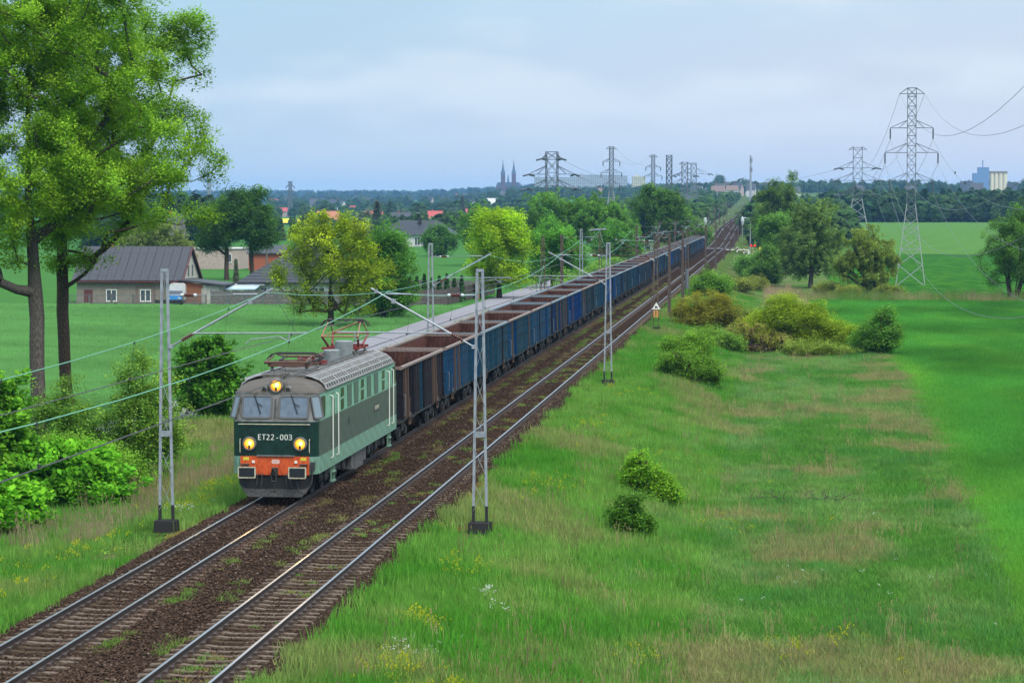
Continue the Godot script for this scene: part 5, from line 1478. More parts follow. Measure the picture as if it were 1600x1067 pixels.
func build_wagons() -> void:
	var proto := make_wagon()
	var kinds := ["wagon_a", "wagon_b", "wagon_c", "wagon_c", "wagon_b", "wagon_e", "wagon_d", "wagon_e", "wagon_c", "wagon_f", "wagon_b", "wagon_e"]
	var says := {"wagon_a": "dark navy rust streaked", "wagon_b": "weathered blue", "wagon_c": "teal blue", "wagon_d": "rich blue", "wagon_e": "dull dark blue", "wagon_f": "freshly painted bright blue"}
	for i in 35:
		var k: String = kinds[i] if i < 12 else ["wagon_e", "wagon_c", "wagon_e", "wagon_b", "wagon_c", "wagon_f", "wagon_e", "wagon_a"][rng.randi() % 8]
		var label: String = "%s open coal wagon, %s behind the locomotive" % [says[k], ordinal(i + 1)]
		var z := -(101.1 + i * 14.04)
		var w: Node3D = proto
		if i == 0:
			w.position = Vector3(TRACK_LEFT, 0, z)
			w.set_meta("label", label)
		else:
			w = copy(proto, label, Vector3(TRACK_LEFT, 0, z))
		for c in w.get_children():
			var n := str(c.name)
			if n.begins_with("side_wall") or n.begins_with("end_wall"):
				c.material_override = mats[k]
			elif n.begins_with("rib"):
				c.material_override = mats[k + "_rib_lit"] if rng.randf() < 0.62 else mats[k]  # ribs mostly take the copy with light painted in
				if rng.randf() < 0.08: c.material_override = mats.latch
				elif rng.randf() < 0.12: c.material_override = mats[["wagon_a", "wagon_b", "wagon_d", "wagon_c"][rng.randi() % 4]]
			elif n.begins_with("top_rail") or n.begins_with("end_rail"):
				c.material_override = mats.rim if (i < 2 or rng.randf() < 0.35) else mats.rim_blue
# ------------------------------------------------------------------ overhead line
# arm: -1 or 1 for the side it reaches to, 0 for none
func lattice_mast(x: float, v: float, h: float, label: String, m: String, arm: int, fancy := true, dark_foot := true) -> Node3D:
	var y := gy(x, v)
	var t := thing("catenary_mast", label, "catenary mast", W(x, 0, v), "lattice masts of the overhead line")
	var b0 := 0.225
	var b1 := 0.088
	for s in [-1, 1]:
		var lg := MB.new()
		var y0 := 0.28 if dark_foot else y
		lg.bar(Vector3(s * lerpf(b0, b1, (y0 + 0.3) / (h + 0.3)), y0, 0), Vector3(s * b1, h, 0), 0.060, 0.085)
		var leg := part(t, "leg", lg, mats[m])
		if dark_foot:
			var ft := MB.new()
			ft.bar(Vector3(s * b0, y, 0), Vector3(s * lerpf(b0, b1, 0.07), 0.28, 0), 0.072, 0.095)
			part(leg, "painted_foot", ft, mats.mast_black)
	var n := int((h + 0.2) / 1.05)
	for i in n:
		var f0 := (i + 0.1) / n
		var f1 := (i + 0.9) / n
		var s := 1 if i % 2 == 0 else -1
		for side in [-1, 1]:
			var br := MB.new()
			var d: float = s * side
			br.bar(Vector3(-d * lerpf(b0, b1, f0), lerpf(0.0, h, f0), side * 0.043), Vector3(d * lerpf(b0, b1, f1), lerpf(0.0, h, f1), side * 0.043), 0.030, 0.01)
			part(t, "brace", br, mats[m])
	var cap := MB.new()
	cap.box(Vector3(0, h - 0.04, 0), Vector3(b1 * 2 + 0.07, 0.09, 0.10))
	part(t, "top_plate", cap, mats[m])
	var pl := MB.new()
	pl.box(Vector3(0, 2.65, 0.048), Vector3(0.34, 0.20, 0.012))
	part(t, "tie_plate", pl, mats[m])
	var bs := MB.new()
	bs.prism(round_rect(0.36, 0.30, 0.03), Transform3D(Basis(Vector3.RIGHT, -PI / 2), Vector3(0, y - 0.25, 0)), 0.62)
	part(t, "foundation", bs, mats.concrete_dark)
	if arm != 0: cantilever(t, arm, m if m != "old_mast" else "brown_arm", fancy)
	return t

func insulator(t: Node3D, a: Vector3, d: Vector3, n: int, r: float, m: Material) -> void:
	var mb := MB.new()
	var prof := []
	for i in n:
		prof.append_array([Vector2(r * 0.45, i * r * 0.9), Vector2(r, i * r * 0.9 + r * 0.3), Vector2(r * 0.45, i * r * 0.9 + r * 0.6)])
	mb.lathe(a, d.normalized(), prof, 10)
	part(t, "insulator", mb, m)

func cantilever(t: Node3D, s: int, m: String, fancy := true) -> void:
	var a := Vector3(s * 0.20, 5.53, 0)
	var b := Vector3(s * 3.62, 7.44, 0)
	var d := (b - a).normalized()
	var tb := MB.new()
	tb.tube(a + d * 0.85, b, 0.036, 0.032, 8)
	var arm := part(t, "cantilever_arm", tb, mats[m])
	var jn := MB.new()
	jn.tube(a, a + d * 0.42, 0.03, 0.03, 6)
	jn.box(a, Vector3(0.12, 0.12, 0.2))
	jn.box(a + d * 3.05, Vector3(0.13, 0.15, 0.13))
	jn.box(a + d * 3.72, Vector3(0.10, 0.12, 0.10))
	part(arm, "clamps", jn, mats.galvanised)
	insulator(arm, a + d * 0.42, d, 6, 0.085, mats.insulator)
	# top tie with its insulator
	var ty := 7.22
	var ti := MB.new()
	ti.tube(Vector3(s * 0.14, ty, 0), Vector3(s * 0.55, ty, 0), 0.022, 0.022, 5)
	ti.tube(Vector3(s * 1.10, ty + 0.01, 0), Vector3(s * 2.5, ty + 0.03, 0), 0.008, 0.008, 4)
	ti.tube(Vector3(s * 2.3, ty + 0.03, 0), Vector3(s * 3.1, ty + 0.04, 0), 0.03, 0.03, 6)
	var tie := part(t, "top_tie", ti, mats.galvanised)
	insulator(tie, Vector3(s * 0.66, ty, 0), Vector3(s, 0, 0), 4, 0.09, mats.insulator)
	var pc := MB.new()
	for q in [0.58, 1.02]:
		pc.ball(Vector3(s * q, ty, 0), Vector3(0.075, 0.06, 0.06))
	if fancy: part(tie, "insulator_caps", pc, mats.porcelain)
	# registration tube and steady arm
	var rg := MB.new()
	rg.tube(Vector3(s * 1.0, 5.97, 0.03), Vector3(s * 4.75, 6.0, 0.03), 0.026, 0.026, 6)
	rg.tube(Vector3(s * 4.15, 6.0, 0.03), Vector3(s * 4.15, 5.66, 0.03), 0.022, 0.022, 5)
	rg.path([Vector3(s * 4.15, 5.72, 0.03), Vector3(s * 3.82, 5.88, 0.03), Vector3(s * 2.9, 5.78, 0.03), Vector3(s * 2.7, 5.62, 0.03)], 0.016, 5)
	var reg := part(t, "registration_arm", rg, mats[m])
	var hw := MB.new()
	hw.tube(b + Vector3(-s * 0.02, -0.1, 0), Vector3(s * 4.4, 6.0, 0.03), 0.007, 0.007, 4)
	part(reg, "support_wire", hw, mats.copper_dark)

func concrete_mast(x: float, v: float, h: float, label: String, arm: int) -> Node3D:
	var t := thing("catenary_post", label, "catenary mast", W(x, track_height(v), v), "square concrete masts of the overhead line")
	var mb := MB.new()
	mb.hexa([Vector3(-0.17, -0.9, 0.15), Vector3(0.17, -0.9, 0.15), Vector3(0.17, -0.9, -0.15), Vector3(-0.17, -0.9, -0.15), Vector3(-0.12, h, 0.11), Vector3(0.12, h, 0.11), Vector3(0.12, h, -0.11), Vector3(-0.12, h, -0.11)])
	part(t, "post", mb, mats.concrete_post)
	var hv := MB.new()
	for k in 6:
		hv.box(Vector3(0, 0.9 + k * 1.1, 0.142 - k * 0.006), Vector3(0.09, 0.55, 0.02))
	part(t, "recess", hv, mats.brown_arm)
	if arm != 0: cantilever(t, arm, "brown_arm", false)
	return t

func wire_run(called: String, label: String, masts: Array, cx: float, twin: bool) -> void:
	# masts: distances of the supports; the wire hangs 7.30 m up there and 6.45 m halfway
	var t := thing(called, label, "overhead wire", Vector3.ZERO, "")
	var mw := MB.new()
	var cw := MB.new()
	for i in masts.size() - 1:
		var a: float = masts[i]
		var b: float = masts[i + 1]
		var sag := 0.95 * pow(minf((b - a) / 66.0, 1.1), 2.0)
		var n := 12
		var x0 := cx + (0.25 if i % 2 == 0 else -0.25)
		var x1 := cx + (0.25 if i % 2 == 1 else -0.25)
		for k in n:
			var f := float(k) / n
			var g := float(k + 1) / n
			var va := lerpf(a, b, f)
			var vb := lerpf(a, b, g)
			var pa := W(cx, track_height(va) + 7.32 - sag * 4.0 * f * (1.0 - f), va)
			var pb := W(cx, track_height(vb) + 7.32 - sag * 4.0 * g * (1.0 - g), vb)
			mw.tube(pa, pb, 0.013, 0.013, 5, false)
			var ca := W(lerpf(x0, x1, f), track_height(va) + 5.62, va)
			var cb := W(lerpf(x0, x1, g), track_height(vb) + 5.62, vb)
			for q in ([-0.02, 0.02] if twin else [0.0]):
				cw.tube(ca + Vector3(q, 0, 0), cb + Vector3(q, 0, 0), 0.0085, 0.0085, 4, false)
			if k % 2 == 1 and va < 330.0 and absf(f - 1.0) > 0.04:
				var dr := MB.new()
				dr.tube(pa, ca, 0.005, 0.005, 3)
				dr.box(pa - Vector3(0, 0.02, 0), Vector3(0.05, 0.07, 0.05))
				dr.box(ca + Vector3(0, 0.03, 0), Vector3(0.05, 0.08, 0.05))
				part(t, "dropper", dr, mats.copper_dark)
	part(t, "messenger_wire", mw, mats.patina)
	part(t, "contact_wire", cw, mats.copper_dark)

func build_overhead() -> void:
	lattice_mast(-19.88, 78.3, 8.08, "grey lattice mast left of the locomotive with black painted feet", "galvanised", 1)
	lattice_mast(-9.52, 79.1, 8.08, "grey lattice mast right of the locomotive, nearest on the right", "galvanised", -1)
	lattice_mast(-19.95, 141.5, 8.0, "grey lattice mast beyond the train, left of the lane bend", "galvanised", 1)
	lattice_mast(-9.75, 145.4, 8.0, "second grey lattice mast on the right, in the middle of the train", "galvanised", -1)
	var ym := lattice_mast(-9.95, 210.0, 7.65, "rusty lattice mast with triangular sign and orange box beside the olive bush", "old_mast", -1, true, false)
	# warning triangle, box and meter on that mast
	var tri := MB.new()
	tri.prism([Vector2(-0.36, 0.0), Vector2(0.36, 0.0), Vector2(0.0, 0.62)], Transform3D(Basis(), Vector3(0.05, 1.32, 0.20)), 0.02)
	var sg := part(ym, "triangle_sign", tri, mats.white)
	var ib := MB.new()
	ib.box(Vector3(0.05, 1.50, 0.225), Vector3(0.24, 0.10, 0.01))
	ib.box(Vector3(0.02, 1.57, 0.225), Vector3(0.14, 0.06, 0.01))
	for q in [-0.07, 0.07]:
		ib.ball(Vector3(0.05 + q, 1.44, 0.225), Vector3(0.04, 0.04, 0.01), 8)
	part(sg, "sign_symbol", ib, mats.black)
	var ob := MB.new()
	ob.box(Vector3(-0.11, 0.92, 0.20), Vector3(0.16, 0.62, 0.12))
	ob.box(Vector3(0.13, 0.92, 0.20), Vector3(0.16, 0.62, 0.12))
	part(ym, "orange_box", ob, mats.wood_orange)
	var mt := MB.new()
	mt.box(Vector3(0.08, -0.75, 0.24), Vector3(0.36, 0.36, 0.2))
	part(ym, "meter_box", mt, mats.porcelain)
	var st := MB.new()
	st.tube(Vector3(-0.55, -0.8, 0.0), Vector3(-0.12, 6.4, 0.0), 0.04, 0.035, 6)
	part(ym, "stay", st, mats.old_mast)
	concrete_mast(-9.75, 233.0, 7.6, "square concrete mast right of the rusty lattice mast behind the olive bush", -1)
	concrete_mast(-9.75, 268.0, 7.6, "second square concrete mast on the right beyond the olive bush", -1)
	lattice_mast(-9.9, 286.0, 7.6, "thin rusty lattice mast with a tensioning weight right of the tracks", "old_mast", -1, true, false)
	var wt := MB.new()
	wt.tube(Vector3(-9.9, 0.6, -285.7), Vector3(-9.9, 2.9, -285.7), 0.22, 0.22, 10)
	one("tensioning_weight", wt, mats.cable, "grey stacked weight hanging on the thin rusty lattice mast", "weight")
	var rights := [361.0, 427.0, 500.0, 570.0, 637.0, 709.0, 780.0, 850.0, 930.0, 1010.0, 1090.0, 1180.0]
	var names := ["concrete mast on the right before the level crossing, first after the lattice masts", "concrete mast on the right, next one towards the level crossing", "concrete mast on the right just before the crossing barrier", "concrete mast on the right beside the crossing barrier", "concrete mast on the right beyond the crossing", "concrete mast on the right second beyond the crossing"]
	for i in rights.size():
		concrete_mast(-9.75, rights[i], 7.5, names[i] if i < 6 else "far concrete mast right of the climbing tracks, %s beyond the crossing" % ordinal(i - 3), -1)
	lattice_mast(-20.1, 213.5, 7.6, "yellowed rusty lattice mast left of the train under the green trees", "old_mast", 0, true, false)
	concrete_mast(-20.1, 233.0, 7.5, "square concrete mast left of the train with rusty arm", 1)
	lattice_mast(-20.1, 257.0, 7.8, "slim grey lattice mast left of the train between concrete and tee topped masts", "galvanised", 0, true, false)
	var tm := lattice_mast(-20.1, 286.0, 7.6, "tee topped grey lattice mast left of the train", "old_mast", 0, true, false)
	var tb := MB.new()
	tb.bar(Vector3(-1.3, 7.45, 0.1), Vector3(0.7, 7.6, 0.1), 0.12, 0.16)
	part(tm, "cross_beam", tb, mats.galvanised)
	var lefts := [361.0, 433.0, 505.0, 575.0, 640.0, 709.0, 780.0, 850.0, 930.0, 1010.0, 1090.0]
	for i in lefts.size():
		concrete_mast(-20.0, lefts[i], 7.5, ["concrete mast left of the train before the relay hut", "concrete mast left of the train beside the relay hut", "concrete mast left of the train near the left lamp post", "concrete mast left of the train end", "concrete mast left of the tracks beyond the crossing"][i] if i < 5 else "far concrete mast left of the climbing tracks, %s beyond the crossing" % ordinal(i - 3), 1)
	wire_run("catenary_wire", "green patinated catenary wire hanging over the train track", [12.0, 78.3, 141.5, 210.0, 286.0, 361.0, 433.0, 505.0, 575.0, 640.0, 709.0, 780.0, 850.0, 930.0, 1010.0, 1090.0], TRACK_LEFT + 0.45, true)
	wire_run("catenary_wire", "green patinated catenary wire hanging over the empty right track", [13.0, 79.1, 145.4, 210.0, 286.0, 361.0, 427.0, 500.0, 570.0, 637.0, 709.0, 780.0, 850.0, 930.0, 1010.0, 1090.0], TRACK_RIGHT + 0.05, true)
	# loose loops of wire at the tensioning masts on the left
	var lp := MB.new()
	for q in [[-20.2, 7.4, 286.0, -17.0, 7.2, 262.0, 1.6], [-20.9, 7.4, 286.0, -20.4, 5.9, 286.0, 0.3], [-20.0, 5.6, 215.0, -20.6, 0.6, 208.0, 0.0], [-18.0, 7.0, 286.0, -16.8, 7.3, 361.0, 1.4], [-20.1, 7.5, 233.0, -20.2, 7.4, 286.0, 1.2]]:
		var last := W(q[0], q[1], q[2])
		for k in 10:
			var f := (k + 1) / 10.0
			var nx := W(lerpf(q[0], q[3], f), lerpf(q[1], q[4], f) - q[6] * 4.0 * f * (1.0 - f), lerpf(q[2], q[5], f))
			lp.tube(last, nx, 0.014, 0.014, 4, false)
			last = nx
	one("tension_wire", lp, mats.patina, "slack green wire loops between the old masts left of the train", "wire")

# ------------------------------------------------------------------ level crossing
func lamp_post(x: float, v: float, s: int, label: String) -> void:
	var t := thing("street_lamp", label, "street lamp", W(x, gy(x, v), v), "white lamp posts at the level crossing")
	var mb := MB.new()
	mb.tube(Vector3(0, 0, 0), Vector3(0, 8.6, 0), 0.14, 0.08, 8)
	mb.path([Vector3(0, 8.6, 0), Vector3(s * 0.4, 9.0, 0), Vector3(s * 1.1, 9.1, 0)], 0.06, 6)
	part(t, "post", mb, mats.galvanised)
	var hd := MB.new()
	hd.ball(Vector3(s * 1.4, 9.1, 0), Vector3(0.42, 0.13, 0.18), 10)
	part(t, "lamp_head", hd, mats.porcelain)

func warning_signal(x: float, v: float, label: String) -> void:
	var t := thing("crossing_signal", label, "signal", W(x, gy(x, v), v), "red flashing signals at the level crossing")
	var ps := MB.new()
	for k in 6:
		ps.tube(Vector3(0, k * 0.4, 0), Vector3(0, k * 0.4 + 0.2, 0), 0.07, 0.07, 8)
	part(t, "post_white_bands", ps, mats.white)
	var rb := MB.new()
	for k in 6:
		rb.tube(Vector3(0, k * 0.4 + 0.2, 0), Vector3(0, k * 0.4 + 0.4, 0), 0.07, 0.07, 8)
	part(t, "post_red_bands", rb, mats.red)
	var bd := MB.new()
	bd.box(Vector3(0, 2.5, 0), Vector3(1.5, 0.55, 0.12))
	var board := part(t, "signal_board", bd, mats.black)
	for s in [-1, 1]:
		var l := MB.new()
		l.lathe(Vector3(s * 0.45, 2.5, 0.065), Vector3(0, 0, 1), [Vector2(0.25, 0.0), Vector2(0.18, 0.05), Vector2(0.0, 0.06)], 14)
		part(board, "red_lamp", l, mats.signal_red)
		var o := OmniLight3D.new()
		o.name = "red_glow"
		t.add_child(o, true)
		o.position = Vector3(s * 0.45, 2.5, 0.3)
		o.light_color = Color(1, 0.08, 0.03)
		o.light_energy = 0.25
		o.light_size = 0.2
		o.shadow_enabled = true

func build_crossing() -> void:
	var road := MB.new()
	var lx := -60.0
	while lx < 24.0:
		var a := lx
		var b := lx + 4.0
		var ya := maxf(gy(a, 600), 0.0 if a > -24.0 and a < -6.0 else -9.0) + 0.02
		var yb := maxf(gy(b, 600), 0.0 if b > -24.0 and b < -6.0 else -9.0) + 0.02
		road.quad(W(a, ya, 597), W(b, yb, 597), W(b, yb, 603.5), W(a, ya, 603.5))
		lx = b
	one("crossing_road", road, mats.asphalt, "asphalt road passing over both tracks at the level crossing", "road", Vector3.ZERO, "", "structure")
	for q in [[-5.6, -16.2, 596.0, "red and white barrier lowered across the right track"], [-24.5, -18.6, 604.5, "red and white barrier lowered left of the train end"]]:
		var t := thing("crossing_barrier", q[3], "barrier", W(q[0], gy(q[0], q[2]), q[2]), "level crossing barriers")
		var d: float = q[1] - q[0]
		var pd := MB.new()
		pd.box(Vector3(0, 0.55, 0), Vector3(0.5, 1.1, 0.5))
		part(t, "barrier_stand", pd, mats.white)
		var wh := MB.new()
		var rd := MB.new()
		for k in 12:
			(rd if k % 4 == 3 else wh).tube(Vector3(d * k / 12.0, 1.25, 0), Vector3(d * (k + 1) / 12.0, 1.25, 0), 0.09, 0.09, 6)
		part(t, "barrier_boom", wh, mats.white)
		part(t, "red_bands", rd, mats.red)
	warning_signal(-4.6, 598.0, "crossing signal with two red lights right of the tracks")
	warning_signal(-23.2, 606.0, "crossing signal with red lights left of the train end")
	lamp_post(-5.3, 600.0, -1, "white lamp post right of the level crossing")
	lamp_post(-24.0, 592.0, 1, "white lamp post left of the level crossing")
	for k in 3:
		var x: float = [-6.8, -4.1, -8.4][k]
		var bl := MB.new()
		bl.tube(Vector3(0, -0.2, 0), Vector3(0, 1.25, 0), 0.16, 0.16, 8)
		var b := one("guard_post", bl, mats.white, ["white guard post left of the right crossing signal", "white guard post right of the right crossing signal", "white guard post nearest the right track at the crossing"][k], "bollard", W(x, gy(x, 594.0), 594.0), "white guard posts at the crossing")
		var r2 := MB.new()
		r2.tube(Vector3(0, 0.55, 0), Vector3(0, 0.95, 0), 0.165, 0.165, 8)
		part(b, "red_band", r2, mats.red)
	var ys := thing("yellow_sign", "small yellow sign on a post right of the crossing signal", "sign", W(-2.9, gy(-2.9, 602.0), 602.0))
	var yp := MB.new()
	yp.tube(Vector3(0, 0, 0), Vector3(0, 2.2, 0), 0.04, 0.04, 6)
	part(ys, "post", yp, mats.galvanised)
	var yb2 := MB.new()
	yb2.box(Vector3(0, 2.3, 0.05), Vector3(0.5, 0.9, 0.03))
	part(ys, "sign_board", yb2, mats.yellow)
	var hut := thing("relay_hut", "pale grey relay hut beside the left lamp post", "hut", W(-28.6, gy(-28.6, 560.0), 560.0))
	var hb := MB.new()
	hb.span(-1.3, 1.3, -0.2, 2.9, 1.0, -1.2)
	part(hut, "wall", hb, mats.porcelain)
	var hr := MB.new()
	hr.span(-1.45, 1.45, 2.9, 3.08, 1.15, -1.35)
	part(hut, "roof", hr, mats.galvanised)
	var hd := MB.new()
	hd.span(-0.1, 0.75, 0.0, 2.1, 1.0, 1.03)
	part(hut, "door", hd, mats.cable)
	parked_car(-24.2, 575.0, 0.3, "parked_car", "white car waiting beside the relay hut at the crossing", "plaster_white")
	for q in [[-18.8, 690.0, "white covered signal head on a post left of the climbing tracks"], [-8.4, 700.0, "white covered signal head on a post right of the climbing tracks"]]:
		var t := thing("railway_signal", q[2], "signal", W(q[0], track_height(q[1]), q[1]), "white covered railway signals")
		var p := MB.new()
		p.tube(Vector3(0, -0.5, 0), Vector3(0, 4.2, 0), 0.08, 0.08, 8)
		part(t, "post", p, mats.galvanised)
		var h := MB.new()
		h.lathe(Vector3(0, 4.0, 0), Vector3.UP, [Vector2(0.15, 0.0), Vector2(0.30, 0.5), Vector2(0.52, 1.4), Vector2(0.42, 2.3), Vector2(0.0, 2.6)], 10)
		part(t, "signal_cover", h, mats.porcelain)
	var sb := MB.new()
	sb.box(Vector3(0, 0.25, 0), Vector3(0.8, 0.8, 0.6))
	one("track_box", sb, mats.porcelain, "small white box standing in the grass beside the right track", "box", W(-8.2, gy(-8.2, 372.0), 372.0))
	var mp := MB.new()
	mp.box(Vector3(0, 0.5, 0), Vector3(0.18, 1.4, 0.18))
	one("marker_post", mp, mats.brown_arm, "short rusty marker post beside the right track before the crossing", "post", W(-9.0, gy(-9.0, 366.0), 366.0))

func parked_car(x: float, v: float, turn: float, called: String, label: String, paint: String) -> Node3D:
	var t := thing(called, label, "car", W(x, gy(x, v), v), "", turn)
	var b := MB.new()
	b.prism([Vector2(-2.1, 0.32), Vector2(2.1, 0.32), Vector2(2.1, 0.78), Vector2(1.1, 0.92), Vector2(-1.9, 0.95), Vector2(-2.1, 0.8)], Transform3D(Basis(), Vector3(0, 0, -0.85)), 1.7)
	part(t, "body", b, mats[paint])
	var c := MB.new()
	c.prism([Vector2(-1.7, 0.93), Vector2(0.9, 0.93), Vector2(0.25, 1.42), Vector2(-1.3, 1.45)], Transform3D(Basis(), Vector3(0, 0, -0.74)), 1.48)
	part(t, "windows", c, mats.window_glass)
	var r := MB.new()
	r.prism([Vector2(-1.35, 1.43), Vector2(0.28, 1.40), Vector2(0.20, 1.48), Vector2(-1.25, 1.50)], Transform3D(Basis(), Vector3(0, 0, -0.76)), 1.52)
	part(t, "roof", r, mats[paint])
	for wx in [-1.3, 1.3]:
		for s in [-1, 1]:
			var w := MB.new()
			w.lathe(Vector3(wx, 0.31, s * 0.72), Vector3(0, 0, s), [Vector2(0.0, 0.0), Vector2(0.31, 0.0), Vector2(0.31, 0.16), Vector2(0.2, 0.17), Vector2(0.0, 0.15)], 12)
			part(t, "wheel", w, mats.rubber)
	return t
# ------------------------------------------------------------------ houses
func window(t: Node3D, x: float, y: float, z: float, w: float, h: float, two := true) -> void:   # on a wall facing +z
	var fr := MB.new()
	ring(fr, rect(w / 2, h / 2), rect(w / 2 - 0.09, h / 2 - 0.09), Transform3D(Basis(), Vector3(x, y, z)), 0.05)
	if two: fr.box(Vector3(x, y, z + 0.025), Vector3(0.10, h - 0.18, 0.05))
	var o := part(t, "window", fr, mats.white)
	var p := MB.new()
	p.box(Vector3(x, y, z + 0.012), Vector3(w - 0.16, h - 0.16, 0.02))
	part(o, "pane", p, mats.window_glass)
	var s := MB.new()
	s.box(Vector3(x, y - h / 2 - 0.04, z + 0.06), Vector3(w + 0.16, 0.06, 0.14))
	part(o, "sill", s, mats.plaster_white)

func gable_house(called: String, label: String, x: float, v: float, w: float, d: float, eave: float, ridge: float, wall: String, roof: String, group := "", turn := 0.0, detail := true) -> Node3D:   # ridge along x, front at z = 0
	var t := thing(called, label, "house" if called != "barn" else "barn", W(x, gy(x, v), v), group, turn)
	var b := MB.new()
	b.span(-w / 2, w / 2, -1.0, eave, 0, -d)
	for s in [-1, 1]:
		b.prism([Vector2(0, eave), Vector2(d, eave), Vector2(d / 2, ridge)], Transform3D(Basis(Vector3(0, 0, -1), Vector3.UP, Vector3(1, 0, 0)), Vector3(s * (w / 2 - 0.1) - 0.1, 0, 0)), 0.2)
	part(t, "wall", b, mats[wall])
	var r := MB.new()
	for s in [-1, 1]:
		var z0: float = 0.45 if s > 0 else -d - 0.45
		var ye := eave - 0.45 * (ridge - eave) / (d / 2)
		r.hexa([Vector3(-w / 2 - 0.35, ye, z0), Vector3(w / 2 + 0.35, ye, z0), Vector3(w / 2 + 0.35, ridge, -d / 2), Vector3(-w / 2 - 0.35, ridge, -d / 2), Vector3(-w / 2 - 0.35, ye + 0.16, z0), Vector3(w / 2 + 0.35, ye + 0.16, z0), Vector3(w / 2 + 0.35, ridge + 0.16, -d / 2), Vector3(-w / 2 - 0.35, ridge + 0.16, -d / 2)])
	var ro := part(t, "roof", r, mats[roof])
	var c := MB.new()
	c.box(Vector3(-w * 0.28, ridge + 0.25, -d * 0.6), Vector3(0.7, 1.5, 0.6))
	part(ro, "chimney", c, mats.brick)
	if detail:
		var n := int(w / 3.0)
		for i in n:
			window(t, -w / 2 + (i + 0.5) * w / n, eave - 1.3, 0.0, 1.1, 1.2)
	return t

func hip_house(called: String, label: String, x: float, v: float, w: float, d: float, eave: float, ridge: float, rw: float, roof: String, wall: String) -> Node3D:
	var t := thing(called, label, "house", W(x, gy(x, v), v))
	var b := MB.new()
	b.span(-w / 2 + 0.7, w / 2 - 0.7, -1.0, eave, -0.7, -d + 0.7)
	part(t, "wall", b, mats[wall])
	var courses := 12
	var r := MB.new()
	for k in courses:
		var f0 := float(k) / courses
		var f1 := float(k + 1) / courses
		var up := 0.05
		var ring0 := [Vector3(lerpf(-w / 2, -rw / 2, f0), lerpf(eave, ridge, f0) + up, lerpf(0, -d / 2, f0)), Vector3(lerpf(w / 2, rw / 2, f0), lerpf(eave, ridge, f0) + up, lerpf(0, -d / 2, f0)), Vector3(lerpf(w / 2, rw / 2, f0), lerpf(eave, ridge, f0) + up, lerpf(-d, -d / 2, f0)), Vector3(lerpf(-w / 2, -rw / 2, f0), lerpf(eave, ridge, f0) + up, lerpf(-d, -d / 2, f0))]
		var ring1 := [Vector3(lerpf(-w / 2, -rw / 2, f1), lerpf(eave, ridge, f1), lerpf(0, -d / 2, f1)), Vector3(lerpf(w / 2, rw / 2, f1), lerpf(eave, ridge, f1), lerpf(0, -d / 2, f1)), Vector3(lerpf(w / 2, rw / 2, f1), lerpf(eave, ridge, f1), lerpf(-d, -d / 2, f1)), Vector3(lerpf(-w / 2, -rw / 2, f1), lerpf(eave, ridge, f1), lerpf(-d, -d / 2, f1))]
		for i in 4:
			var j := (i + 1) % 4
			r.quad(ring0[i] - Vector3(0, 0.1, 0), ring0[j] - Vector3(0, 0.1, 0), ring0[j], ring0[i])
			r.quad(ring0[i], ring0[j], ring1[j], ring1[i])
	var ro := part(t, "roof", r, mats[roof])
	var so := MB.new()
	so.span(-w / 2 + 0.02, w / 2 - 0.02, eave - 0.16, eave - 0.02, -0.02, -d + 0.02)
	part(t, "soffit", so, mats[roof])
	var c := MB.new()
	c.box(Vector3(w * 0.03, ridge - 0.1, -d * 0.38), Vector3(0.9, 1.8, 0.9))
	part(ro, "chimney", c, mats.black)
	return t

